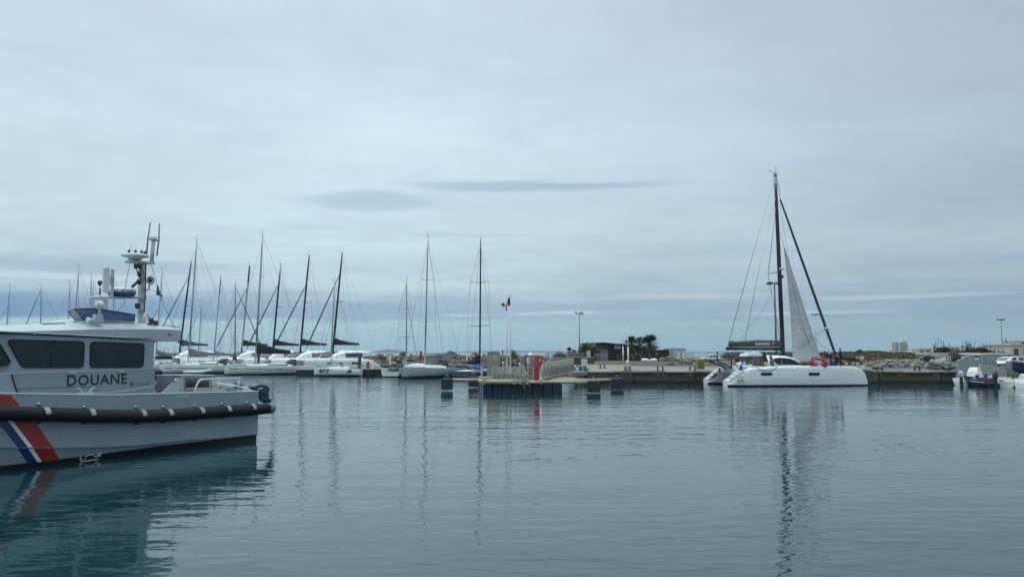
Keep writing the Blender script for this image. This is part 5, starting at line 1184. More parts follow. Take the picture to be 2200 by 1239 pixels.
P = Vector((xat(1131.5, 70.5), 70.5, .8)); t_ = thing('fire_extinguisher', 'red extinguisher case standing beside the narrow white sign', 'extinguisher', P); MB().box((P.x, P.y, zat(788, 70.5)), (.26, .25, .8)).build('case', 'red_paint', t_, bevel=.05); MB().box((P.x, P.y - .02, .95), (.2, .2, .3)).build('stand', 'dark_plastic', t_)
P = Vector((xat(1080, 90), 90, .6)); t_ = thing('dark_post', 'slim dark blue marker post behind the pump kiosk', 'post', P); MB().box((P.x, P.y, zat(757, 90)), (.12, .08, .62)).build('blade', 'navy_paint', t_); MB().tube([P, (P.x, P.y, zat(760, 90))], .03, 5).build('stem', 'alloy_dark', t_)
# twin flag poles with flags
def flagpole(px, tx, ty, Y, lab, base=.78):
    P = Vector((xat(px, Y), Y, base)); T = at(tx, ty, Y); t_ = thing('flag_pole', lab, 'flag pole', P, 0, 'twin white flag poles on the floating platform')
    MB().tube([P, P.lerp(T, .5), T], [.075, .06, .035], 8).build('pole', 'white_paint', t_); MB().lathe([(.02, 0), (.07, .03), (.07, .08), (.01, .12)], T, 8).build('finial', 'dome_white', t_); MB().box((P.x, P.y, P.z + .6), (.2, .16, 1.2)).build('foot', 'white_paint', t_)
    return T
T1 = flagpole(1088.5, 1090, 637, 72.4, 'white pole flying the red tipped tricolour, left of its twin'); T2 = flagpole(1096.5, 1097, 635, 72.0, 'white pole with hanging blue flag, right of its twin')
def cloth(name, lab, cat, quads, Y, parts):
    """parts: (name, material, four pixel corners) joined into one hanging cloth"""
    c0_ = at(quads[0][0], quads[0][1], Y); t_ = thing(name, lab, cat, c0_)
    for k, (nm, m_, q) in enumerate(parts):
        rows_ = []
        for i in range(5):
            r_ = []
            for j in range(4):
                u, v = i / 4, j / 3; x = (q[0][0] * (1 - u) + q[1][0] * u) * (1 - v) + (q[3][0] * (1 - u) + q[2][0] * u) * v; y = (q[0][1] * (1 - u) + q[1][1] * u) * (1 - v) + (q[3][1] * (1 - u) + q[2][1] * u) * v
                r_.append(at(x, y, Y + .07 * math.sin(x * 1.1 + y * .5)))
            rows_.append(r_)
        MB().loft(rows_, False, False, True).build(nm, m_, t_)
    return t_
cloth('tricolour_flag', 'limp flag with red end hanging from the left platform pole', 'flag', [(1089, 646)], 72.4, [
    ('red_panel', 'flag_red', [(1081.5, 649.5), (1085.5, 655), (1083, 660), (1076, 654)]), ('yellow_panel', 'flag_yellow', [(1089.3, 645), (1089.3, 655), (1086, 659.5), (1085.6, 655)]), ('dark_panel', 'cloth_navy', [(1089.3, 655), (1089.2, 667), (1086.5, 667), (1086.2, 660)])])
cloth('blue_flag', 'plain dark blue flag hanging limp from the right platform pole', 'flag', [(1096, 637)], 72.0, [('field', 'flag_blue', [(1096.4, 637), (1096.6, 657), (1090, 656), (1090.2, 642)])])
# ------------------------------------------------------------------ gangway from platform up to the landing
gw_ = thing('gangway', 'sloping beige gangway with panelled railings from platform up to the quay', 'gangway', at(1160, 816, 67))
G0, G1 = at(1166, 813.5, 67.0), at(1232, 797.5, 78.5)
def gpt(u, up_, side_): q = G0.lerp(G1, u); return (q.x + .0, q.y + side_, q.z + up_)
for sd_ in (0, 1.5):
    MB().prism([gpt(0, -.06, sd_), gpt(1, -.06, sd_), gpt(1, .12, sd_), gpt(0, .12, sd_)], (0, .08, 0)).build('side_beam', 'beige_rail', gw_)
    MB().tube([gpt(0, 1.25, sd_), gpt(1, 1.2, sd_)], .05, 6).build('handrail', 'beige_rail', gw_); MB().tube([gpt(0, .95, sd_), gpt(1, .93, sd_)], .03, 5).build('mid_rail', 'beige_rail', gw_)
    for k in range(10):
        u = k / 9; MB().tube([gpt(u, .1, sd_), gpt(u, 1.25, sd_)], .045, 6).build('rail_post', 'beige_rail', gw_)
        if k < 9: MB().tube([gpt(u + .055, .6, sd_), gpt(u + .055, 1.22, sd_)], .022, 5).build('baluster', 'beige_rail', gw_)
        if k < 9: MB().prism([gpt(u + .008, .16, sd_ + .02), gpt(u + .103, .16, sd_ + .02), gpt(u + .103, .66, sd_ + .02), gpt(u + .008, .66, sd_ + .02)], (0, .03, 0)).build('kick_panel', 'beige_panel', gw_)
for k in range(14):
    u = k / 14; MB().prism([gpt(u, .03, .09), gpt(u + .068, .03, .09), gpt(u + .068, .08, .09), gpt(u, .08, .09)], (0, 1.38, 0)).build('tread', 'pontoon_deck', gw_)
MB().prism([at(1160, 815, 66.9), at(1196, 808, 72), at(1196, 810.5, 72), at(1166, 817, 66.9)], (0, 1.2, 0)).build('truss_foot', 'alloy_dark', gw_)
for k in range(3): MB().blob(tuple(at(1236 + k * 3.0, 787 + k * 4.5, 80)), (.15, .14, .12), k + 3, .5, 1).build('mooring_chain', 'dome_white', gw_)
ld = thing('gangway_landing', 'small concrete landing where the gangway meets the quay', 'landing', (xat(1240, 80), 80, 0))
MB().prism([(xat(1231, 79), 79, QZ - .45), (QX0 + .0, QY - .2, QZ - .45), (QX0 + .0, QY - .2, QZ - .05), (xat(1231, 79), 79, QZ - .05)], (-.2, 4, 0)).build('slab', 'concrete', ld)
for x in (1238, 1250): MB().tube([(xat(x, 81.5), 81.5, -1), (xat(x, 81.5), 81.5, QZ - .4)], .14, 8).build('leg', 'concrete_wall', ld)
# ================================================================== the big catamaran at the quay
CY = 74.6; KX = FPX / CY                      # near topside of the near hull
cat0 = Vector((xat(1553, CY), CY, 0)); CROT = .085
ct = thing('sailing_catamaran', 'large white sailing catamaran moored along the quay with hoisted grey jib', 'catamaran', cat0, CROT); LC = Local(ct)
def cp(px, py, dy=0.0):
    """pixel -> the boat's own axes on the fore-and-aft plane dy metres behind the near topside"""
    c_, s_ = math.cos(CROT), math.sin(CROT); nv = Vector((-s_, c_, 0)); d = ray(px, py); c0_ = Vector((0, 0, CH))
    t_ = (dy - (c0_ - cat0).dot(nv)) / d.dot(nv); P = c0_ + d * t_ - cat0
    return Vector((P.x * c_ + P.y * s_, dy, P.z))
def ctr(pts, dy): return [cp(x, y, dy) for x, y in pts]
prof = [(q.x, q.z) for q in ctr([(1563, 817.5), (1570, 817.5), (1572, 816), (1588, 803.5), (1603, 793), (1614, 789.8), (1640, 788), (1680, 786), (1720, 785), (1780, 785), (1820, 787), (1845, 789.5), (1853, 792), (1860, 796.5), (1866, 803), (1869, 818)], .3)]
LN = cp(1864, 825, .92).x
def chull(y0, sgn, name='hull'):
    rings = []; hw = .92
    xs = [prof[0][0]] + [p[0] for p in prof[1:-1]] + [6.3, 8, 10, 11.5, LN - .02]; xs = sorted(set(round(x, 3) for x in xs))
    for x in xs:
        z = max(.28, interp(prof, x)); w_ = hw * ((.72 + .28 * min(1, x / 3)) if x < 6 else max(.05, 1 - ((x - 6) / (LN - 5.95)) ** 2.2)); yc = y0 + hw
        xe = min(x, LN); r_ = min(.16, z * .3)
        half = [(-.35, -.35), (-.82, -.1), (-.93, .14), (-1, z * .45), (-.985, z - r_ * 2), (-.93, z - r_ * .6), (-.80, z)]
        rings.append([(xe, yc + a * w_, c) for a, c in half] + [(xe, yc - a * w_, c) for a, c in reversed(half)])
    h_ = LC.b(MB().loft(rings, True, True, True), name, 'gelcoat')
    bs = MB(); lo_ = [[(x, y - (.012 if i < 3 else -.012) * 0 + (-.012 if y < y0 + hw else .012), z) for i, (x, y, z) in enumerate(r_) if z < .15] for r_ in rings]
    rr_ = []
    for r_ in rings:
        a_, c_ = r_[1], r_[2]; d_, e_ = r_[-2], r_[-3]
        rr_.append([(c_[0], c_[1] - .012, .15), (a_[0], a_[1] - .014, -.12)])
    bs.loft(rr_, False, False, False); LC.b(bs, 'waterline_stripe', 'navy_paint', h_); bs = MB(); rr_ = []
    for r_ in rings:
        c_ = r_[-3]; a_ = r_[-2]; rr_.append([(c_[0], c_[1] + .012, .15), (a_[0], a_[1] + .014, -.12)])
    bs.loft(rr_, False, False, False); LC.b(bs, 'waterline_stripe', 'navy_paint', h_)
    return h_
hn_ = chull(0, 1); hf_ = chull(5.75, -1)
# knuckle line, portlights and lettering of the near hull
def side_y(x): return (.92 - .92 * ((.72 + .28 * min(1, x / 3)) if x < 6 else max(.05, 1 - ((x - 6) / (LN - 5.95)) ** 2.2)))
def on_side(px, py, off=.012):
    q = cp(px, py, 0)
    for _ in range(4): q = cp(px, py, side_y(q.x) - off)
    return q
LC.b(MB().tube([on_side(x, y, -.008) for x, y in ((1612, 795), (1650, 792.6), (1700, 792.3), (1760, 793.3), (1800, 797), (1835, 804))], .025, 5), 'hull_knuckle', 'gelcoat', hn_)
for x0_, x1_ in ((1635, 1659.5), (1737.5, 1761)):
    P = roundpoly([Vector((a_, c_)) for a_, c_ in ((x0_, 799.8), (x1_, 800), (x1_, 806.3), (x0_ + .3, 806.5))], 1.5, 3)
    fr_ = LC.b(MB().prism([on_side(a_, c_, .012) for a_, c_ in P], (0, .05, 0)), 'portlight', 'black_paint', hn_)
    P = roundpoly([Vector((a_, c_)) for a_, c_ in ((x0_ + 1.3, 801.2), (x1_ - 1.3, 801.4), (x1_ - 1.3, 805), (x0_ + 1.6, 805.1))], .8, 3)
    LC.b(MB().prism([on_side(a_, c_, .024) for a_, c_ in P], (0, .01, 0)), 'pane', 'smoked_glass', fr_)
lettering('4X', [on_side(x, y) for x, y in ((1583, 813.5), (1598.5, 813.5), (1598.5, 820.3), (1583, 820.3))], 'lettering', 'black_paint', ct, True, .0)
lettering('outremer', [on_side(x, y) for x, y in ((1582.5, 808.8), (1599, 808.8), (1599, 811), (1582.5, 811))], 'lettering', 'black_paint', ct, True, .0)
LC.b(MB().add([on_side(x, y) for x, y in ((1582.5, 821.7), (1597.5, 821.7), (1597.5, 822.3), (1582.5, 822.3))], [(0, 1, 2, 3)]), 'printed_line', 'bag_grey'); LC.b(MB().add([on_side(1600.5 + .9 * math.cos(k), 821 + .9 * math.sin(k)) for k in [i * .785 for i in range(8)]], [tuple(range(8))]), 'printed_dot', 'black_paint')
LC.b(MB().tube([on_side(x, y, .02) for x, y in ((1624, 786.5), (1630, 791.5), (1638, 795.5), (1648, 797.3), (1658, 795.5), (1665, 791), (1671, 785.5))], .022, 5), 'mooring_line', 'rope_dark')
# stern steps, far hull
for hy_, nm in ((0, hn_), (5.75, hf_)):
    for k in range(4):
        x = 1.0 + k * .40; z = interp(prof, x + .3); LC.b(MB().box((x + .2, hy_ + .92, z - .02), (.40, 1.2, .12)), 'stern_step', 'deck_white', nm)
    for sg in (-1, 1):
        LC.b(MB().prism([(.55, hy_ + .92 + sg * .66, .3), (1.2, hy_ + .92 + sg * .72, .36), (2.3, hy_ + .92 + sg * .82, 1.5), (1.9, hy_ + .92 + sg * .82, 1.48), (.95, hy_ + .92 + sg * .73, .78), (.58, hy_ + .92 + sg * .69, .55)], (0, sg * -.05, 0)), 'stern_bulwark', 'gelcoat', nm)
LC.b(MB().blob((1.6, 6.6, 1.05), (.32, .3, .2), 3, .6, 2), 'rope_coil', 'yellow_paint'); LC.b(MB().tube([(1.0, 6.2, .75), (1.5, 6.3, 1.15), (1.9, 6.25, 1.5)], .07, 5), 'rope_coil', 'yellow_paint'); LC.b(MB().prism([(.85, 5.88, .68), (1.2, 5.88, .74), (1.5, 5.88, 1.12), (1.36, 5.88, 1.14)], (0, -.03, 0)), 'stern_window', 'smoked_glass', hf_)
LC.b(MB().tube([cp(1546, 790, 4.8), cp(1546.5, 800, 4.8)], [.12, .05], 6), 'fender_cover', 'cloth_blue')
# bridge deck and nacelle
LC.b(MB().loft([[(x, 1.5, z0), (x, 1.5, 1.85), (x, 6.1, 1.85), (x, 6.1, z0)] for x, z0 in ((1.9, 1.2), (2.4, .85), (8.2, .8), (9.4, 1.5))], True, True, False), 'bridge_deck', 'gelcoat', None, .05)
LC.b(MB().tube([(11.6, .9, 1.6), (11.6, 6.7, 1.6)], .13, 8), 'crossbeam', 'alloy'); LC.b(MB().box((10.5, 3.8, 1.78), (2.4, 4.6, .03)), 'trampoline', 'cloth_grey')
# coachroof, salon window
CB = 1.15
top_ = ctr([(1648, 787), (1655, 770), (1660, 766), (1668, 763.8), (1684, 763), (1698, 764.5), (1708, 768), (1718, 774), (1727, 784), (1733, 787)], CB); rings = []
for q in top_:
    zb_ = 1.7; zt_ = max(zb_ + .05, q.z); rings.append([(q.x, CB, zb_), (q.x, CB + .05, zb_ + (zt_ - zb_) * .7), (q.x, CB + .35, zb_ + (zt_ - zb_) * .95), (q.x, CB + 1.2, zt_), (q.x, 6.45 - CB, zt_), (q.x, 7.25 - CB, zb_ + (zt_ - zb_) * .95), (q.x, 7.55 - CB, zb_ + (zt_ - zb_) * .7), (q.x, 7.6 - CB, zb_)])
chs = LC.b(MB().loft(rings, True, True, True), 'cabin', 'gelcoat')
wp = roundpoly([Vector(p) for p in ((1661.5, 770), (1673, 768), (1695, 769.2), (1707, 773.3), (1722, 781.6), (1720, 783), (1672, 783.2), (1668.5, 781))], 3, 3)
LC.b(MB().prism([cp(a_, c_, CB - .04) for a_, c_ in wp], (0, .06, 0)), 'window', 'smoked_glass', chs)
LC.b(MB().tube(ctr([(1690, 769.5), (1689.5, 783)], CB - .05), .02, 4), 'window_mullion', 'dark_plastic', chs)
fv = LC.b(MB().tube(ctr([(1678.5, 787.5), (1679, 778)], CB - .6), .03, 5), 'stanchion', 'steel')
# cockpit: enclosure, bimini, seat
enc = MB().prism(ctr([(1605, 786), (1606, 766.5), (1640, 764.5), (1642, 786)], 1.3), (0, 1.7, 0)); LC.b(enc, 'cockpit_enclosure', 'vinyl_window')
for x in (1605.5, 1614, 1624, 1633, 1641): LC.b(MB().tube(ctr([(x, 786), (x + .2, 766)], 1.27), .03, 5), 'enclosure_post', 'dark_plastic')
LC.b(MB().prism(ctr([(1603.5, 765.5), (1605, 761), (1610, 758.5), (1634, 757.5), (1642, 762), (1642, 765)], 1.2), (0, 2.0, 0)), 'bimini', 'gelcoat', None, .06)
LC.b(MB().prism(ctr([(1609, 758.8), (1610, 755.8), (1630, 755.3), (1631, 758.3)], 1.5), (0, 1.2, 0)), 'solar_panel', 'dome_white'); LC.b(MB().tube(ctr([(1617, 757), (1617.5, 753)], 2.4), .08, 8), 'roof_vent', 'dome_white')
stt = MB().loft([[(cp(x, y, 1.0 + dy_)) for x, y in ((a_, y_), (b_, y_))] + [cp(b_, y_, 1.25 + dy_), cp(a_, y_, 1.25 + dy_)] for a_, b_, y_, dy_ in ((1639, 1650, 777.5, 0), (1638, 1650, 775, 0), (1638.5, 1646, 764, 0), (1639, 1644.5, 758, 0), (1640.5, 1643.5, 756.7, 0))], True, True, True); LC.b(stt, 'helm_seat', 'cloth_black')
LC.b(wheel(tuple(cp(1598.5, 775, 1.6)), .45, 'y', 18), 'steering_wheel', 'carbon'); LC.b(MB().tube(ctr([(1599, 776), (1601, 787)], 1.7), .12, 6), 'helm_pedestal', 'gelcoat')
LC.b(MB().blob(tuple(cp(1656, 768, 1.4)), (.13, .13, .26), 5, .5, 2), 'towel', 'cloth_blue'); LC.b(MB().blob(tuple(cp(1658.5, 778, 1.1)), (.2, .2, .36), 6, .4, 2), 'kit_bag', 'timber_pale')
LC.b(MB().blob(tuple(cp(1592, 789, .8)), (.15, .15, .26), 7, .4, 2), 'rope_bag', 'cloth_blue'); LC.b(MB().blob(tuple(cp(1588, 782, 1.6)), (.3, .3, .26), 8, .3, 2), 'white_bag', 'dome_white')
LC.b(MB().box(tuple(cp(1600, 786, 1.2)), (1.2, .8, .3)), 'cockpit_bench', 'deck_white'); LC.b(MB().box(tuple(cp(1578, 791, 3.5)), (.6, 4.0, .5)), 'cockpit_bench', 'deck_white')
# davits, stern arch and solar deck
so_ = LC.b(MB().prism(ctr([(1518, 772.8), (1572, 771.3), (1572, 773), (1518, 774)], 2.6), (0, 3.2, 0)), 'solar_panel', 'dark_plastic')
for dy_ in (2.8, 5.4):
    LC.b(MB().tube(ctr([(1522, 775), (1560, 790)], dy_), .085, 6), 'davit_arm', 'carbon'); LC.b(MB().tube(ctr([(1541, 776), (1575, 791)], dy_), .085, 6), 'davit_arm', 'carbon'); LC.b(MB().tube(ctr([(1571.5, 790), (1571.5, 757)], dy_), .08, 6), 'arch_post', 'carbon')
LC.b(MB().tube(ctr([(1541, 775), (1541, 758)], 3.0), .06, 6), 'stern_post', 'dark_plastic'); LC.b(MB().blob(tuple(cp(1541, 757, 3.0)), (.12, .12, .14), 2, .1, 1), 'stern_lamp', 'dark_plastic'); LC.b(MB().tube(ctr([(1565, 757), (1566, 775)], 3.0), .06, 6), 'flag_staff', 'cloth_blue')
LC.b(MB().tube(ctr([(1518, 774.5), (1526, 776), (1524, 786)], 3.2), .03, 5), 'davit_line', 'rope_dark')
# mast, boom, sail bag
MYC = 3.8; mb0, mb1 = cp(1682.5, 766, MYC), cp(1665.3, 373, MYC); mps = lambda t_: mb0.lerp(mb1, t_)
rg = []
for t_, k in ((0, 1), (.4, 1), (.8, .82), (1, .62)):
    p = mps(t_); rg.append([(p.x + .23 * k * math.cos(a_), p.y + .15 * k * math.sin(a_), p.z) for a_ in [i * math.pi / 6 for i in range(12)]])
mo_ = LC.b(MB().loft(rg, True, True, True), 'mast', 'carbon')
LC.b(MB().tube([cp(1562, 748.5, MYC), cp(1680, 749.8, MYC)], .15, 10), 'boom', 'carbon'); LC.b(MB().lathe([(.05, -.12), (.2, -.08), (.2, .08), (.05, .12)], cp(1563.5, 748.5, MYC), 12, 'y'), 'boom_end', 'black_paint')
LC.b(MB().tube([cp(1568, 745.8, MYC), cp(1677, 745, MYC)], .10, 8), 'bag_roll', 'sailcloth')
bagt = [(1566.5, 733.5), (1570, 731.8), (1584, 733.2), (1600, 731.5), (1630, 730), (1672, 730.5), (1679.5, 733)]; bagb = [(1566.5, 745), (1570, 744.6), (1584, 744.3), (1600, 744), (1630, 743.6), (1672, 744.2), (1679.5, 745.5)]; rg = []
for (x, yt), (xb_, yb) in zip(bagt, bagb):
    a_, c_ = cp(x, yt, MYC), cp(xb_, yb, MYC); rg.append([(c_.x, MYC - .12, c_.z), (c_.x, MYC - .3, c_.z + (a_.z - c_.z) * .35), (a_.x, MYC - .2, c_.z + (a_.z - c_.z) * .85), (a_.x, MYC, a_.z), (a_.x, MYC + .2, c_.z + (a_.z - c_.z) * .85), (c_.x, MYC + .3, c_.z + (a_.z - c_.z) * .35), (c_.x, MYC + .12, c_.z)])
bg_ = LC.b(MB().loft(rg, True, True, True), 'sail_bag', 'bag_grey')
lettering('outremer', [cp(x, y, MYC - .335) for x, y in ((1622, 735.0), (1654.5, 734.6), (1654.5, 741.2), (1622, 741.6))], 'lettering', 'white_paint', bg_, True, .01)
LC.b(MB().tube([cp(x, y, MYC - .33) for x, y in ((1660.5, 734.5), (1663.5, 737), (1661, 740.3), (1659.3, 738.5))], .02, 4), 'emblem', 'white_paint', bg_)
for x0_, x1_ in ((1572, 1590), (1598, 1618), (1630, 1655)): LC.b(MB().tube([cp(x0_, 749.5, MYC - .1), cp((x0_ + x1_) / 2, 753, MYC - .1), cp(x1_, 749.8, MYC - .1)], .015, 4), 'reef_line', 'rope_dark')
# flag wrapped at the mast head
def band(t0, t1, m_, par):
    mb = MB(); rr_ = []
    for t_ in (t0, t1):
        p = mps(t_); k = .70; rr_.append([(p.x + .27 * k * math.cos(a_) + .02 * math.sin(3 * a_), p.y + .21 * k * math.sin(a_), p.z) for a_ in [i * math.pi / 7 for i in range(14)]])
    mb.loft(rr_, True, False, True); return LC.b(mb, 'flag_band', m_, par)
fb_ = band(.918, .945, 'flag_sky', mo_); band(.945, .978, 'white_paint', mo_); band(.978, .998, 'flag_sky', mo_)
LC.b(MB().lathe([(.02, -.005), (.09, .0), (.02, .005)], mps(.962) + Vector((0, -.18, 0)), 10, 'y'), 'flag_sun', 'yellow_paint', mo_)
LC.b(MB().tube([mps(1), mps(1) + Vector((-.3, 0, .1)), mps(1) + Vector((-.55, 0, .28))], .02, 4).tube([mps(1) + Vector((-.7, 0, .28)), mps(1) + Vector((-.4, 0, .27))], .03, 4), 'wind_vane', 'wire', mo_); LC.b(MB().tube([mps(1), mps(1) + Vector((.05, 0, .75)), mps(1) + Vector((.2, 0, .9))], .03, 5), 'mast_head_light', 'dome_white', mo_); LC.b(MB().tube([mps(1) + Vector((.22, 0, 0)), mps(1) + Vector((.22, 0, .6))], .015, 4), 'aerial', 'wire', mo_)
LC.b(MB().lathe([(.05, 0), (.28, .02), (.3, .1), (.26, .18), (.02, .2)], cp(1679, 579.5, MYC - .1), 14), 'radar_dome', 'dome_white', mo_); LC.b(MB().blob(tuple(cp(1680.5, 594, MYC)), (.18, .15, .2), 3, .1, 1), 'mast_light', 'dark_plastic', mo_)
LC.b(MB().tube([cp(1675, 584.5, MYC), cp(1649.5, 587, MYC - 1.2)], [.06, .04], 5), 'spreader', 'alloy', mo_); LC.b(MB().tube([cp(1675, 584.5, MYC), cp(1668, 583, MYC + 1.4)], [.06, .04], 5), 'spreader', 'alloy', mo_); LC.b(MB().tube([cp(1677, 605, MYC), cp(1661, 609, MYC + .8)], .035, 5), 'spreader', 'alloy', mo_)
def wire(pts, r_=.018, m_='wire', nm='stay'): return LC.b(MB().tube([cp(x, y, d_) for x, y, d_ in pts], r_, 4), nm, m_)
wire([(1664, 378, MYC), (1566, 733, MYC)], .035, 'alloy', 'topping_lift'); wire([(1667, 420, MYC), (1628, 590, 1.5), (1600, 735, 1.0)], .028, 'alloy', 'shroud')
wire([(1669, 430, MYC), (1649.5, 587, MYC - 1.2), (1672, 700, 1.0), (1679, 785, .3)]); wire([(1668, 430, MYC), (1650, 600, MYC + 1.4), (1660, 640, MYC + 3), (1684, 782, MYC + 3.4)]); wire([(1656, 640, MYC), (1586, 735, MYC)], .014); wire([(1670, 600, MYC), (1610, 720, 1)], .012)
wire([(1674, 424, MYC), (1690, 530, MYC), (1710, 630, MYC)], .014); wire([(1676, 500, MYC), (1688, 540, MYC)], .016); wire([(1678, 420, MYC), (1668, 373, MYC)], .016)
wire([(1773, 706, MYC), (1690, 755, 2.0)], .02); wire([(1774, 708, MYC), (1690, 768, 2.0)], .016); wire([(1750, 727, MYC), (1784, 757, MYC)], .016); wire([(1668, 376, MYC), (1675, 424, MYC)], .02)
# furled gennaker
gk0, gk1 = cp(1675.5, 426, MYC), cp(1800, 776, MYC); gl = lambda t_: gk0.lerp(gk1, t_)
LC.b(MB().tube([gl(0), gl(.02), gl(.25), gl(.55), gl(.77), gl(.8), gl(.98), gl(1)], [.03, .09, .12, .14, .15, .15, .13, .04], 8), 'furled_gennaker', 'bag_grey'); LC.b(MB().tube([gl(.79), gl(.81)], .2, 8), 'furling_collar', 'alloy')
# jib
hdp, tk, cw_ = cp(1683, 526, MYC), cp(1764, 772, MYC), cp(1704, 776, MYC - .8); rows_ = []
for i in range(15):
    u = i / 14; a_, c_ = hdp.lerp(cw_, u), hdp.lerp(tk, u); a_.x += .12 * math.sin(math.pi * u); r_ = []
    for j in range(7):
        v = j / 6; p = a_.lerp(c_, v); p.y -= (.45 + .12 * math.sin(u * 9)) * math.sin(math.pi * v) * u + .03 * math.sin(v * 14 + u * 5); r_.append(p)
    rows_.append(r_)
jb_ = LC.b(MB().loft(rows_, False, False, True), 'jib', 'sailcloth')
def on_jib(u, v): i = min(13, int(u * 14)); f_ = u * 14 - i; j = min(5, int(v * 6)); g_ = v * 6 - j; p = rows_[i][j].lerp(rows_[i][j + 1], g_); q = rows_[i + 1][j].lerp(rows_[i + 1][j + 1], g_); r_ = p.lerp(q, f_); r_.y -= .015; return r_
for u, r_ in ((.24, .012), (.42, .012), (.475, .022), (.60, .012), (.66, .012), (.73, .022), (.78, .012), (.88, .012)): LC.b(MB().tube([on_jib(u, v / 5) for v in range(6)], r_, 4), 'sail_seam', 'seam_grey', jb_)
LC.b(MB().tube([on_jib(.3 + .65 * k / 8, .45 + .2 * k / 8) for k in range(9)], .014, 4), 'sail_seam', 'seam_grey', jb_); LC.b(MB().tube([on_jib(.55 + .45 * k / 6, .25 + .6 * k / 6) for k in range(6)], .014, 4), 'sail_seam', 'seam_grey', jb_)
LC.b(MB().tube([on_jib(k / 14, .995) for k in range(14)], .03, 5), 'luff_rope', 'rope_pale', jb_); LC.b(MB().tube([on_jib(k / 14, .005) for k in range(14)], .025, 5), 'leech_tape', 'rope_pale', jb_)
# lifelines and bow rail
ll = []
for x in (1606, 1640, 1680, 1720, 1752, 1784, 1812):
    p = cp(x, 786, .35); LC.b(MB().tube([p, p + Vector((0, 0, .62))], .014, 5), 'stanchion', 'alloy_dark'); ll.append(p)
for h_ in (.60, .32): LC.b(MB().tube([p + Vector((0, 0, h_)) for p in ll], .007, 4), 'lifeline', 'alloy_dark')
LC.b(MB().tube(ctr([(1780, 786), (1781, 757), (1786, 755.5), (1791, 757), (1792, 786)], 1.0), .03, 5), 'bow_rail', 'steel')
LC.b(MB().tube(ctr([(1812, 772), (1850, 790)], 1.0), .02, 4), 'bow_line', 'rope_dark')
# pink and red cloth heap on the foredeck
hp = thing('pink_banner', 'bright pink cover draped over deck gear on the catamaran foredeck', 'cover', ct.matrix_world @ Vector((0, 0, 0)) if False else Vector(at(1758, 786, CY + 1.2)))
def pk(mb, nm, m_, par=None): return mb.build(nm, m_, par or hp)
pk(MB().tube([at(x, y, CY + 1.0) for x, y in ((1743, 784), (1745, 767), (1755, 770), (1770, 773.5), (1776, 783))], .13, 7), 'frame_roll', 'pink_cloth'); pk(MB().tube([at(x, y, CY + 1.3) for x, y in ((1745, 778), (1760, 781), (1776, 778))], .14, 7), 'frame_roll', 'pink_cloth')
pk(MB().blob(tuple(at(1771, 782, CY + 1.2)), (.35, .3, .28), 3, .4, 2), 'cloth_fold', 'pink_cloth'); pk(MB().blob(tuple(at(1749, 782, CY + 1.2)), (.45, .3, .22), 4, .4, 2), 'cloth_fold', 'pink_cloth'); pk(MB().blob(tuple(at(1741, 781, CY + 1.2)), (.28, .3, .25), 5, .4, 2), 'cloth_fold', 'red_paint')
pk(MB().blob(tuple(at(1758, 779, CY + 1.2)), (.35, .2, .22), 6, .4, 2), 'paper_panel', 'white_paint')
for nm, x, y, s_, m_, lab in (('folded_sail_bag', 1788, 781, (.28, .3, .24), 'cloth_blue', 'blue sail bag lying at the feet of the foredeck crew'), ('deck_gear', 1729, 781.5, (.4, .4, .2), 'cloth_black', 'dark heap of gear by the coachroof front'), ('blue_tarpaulin', 1737, 785, (.9, .4, .10), 'flag_sky', 'flat blue tarpaulin on deck left of the pink cover')):
    P = at(x, y, CY + 1.7); o = MB().blob(tuple(P), s_, len(lab), .35, 2).build(nm, m_, None, origin=tuple(P)); tag(o, lab, 'bag' if 'bag' in nm else 'deck cover')
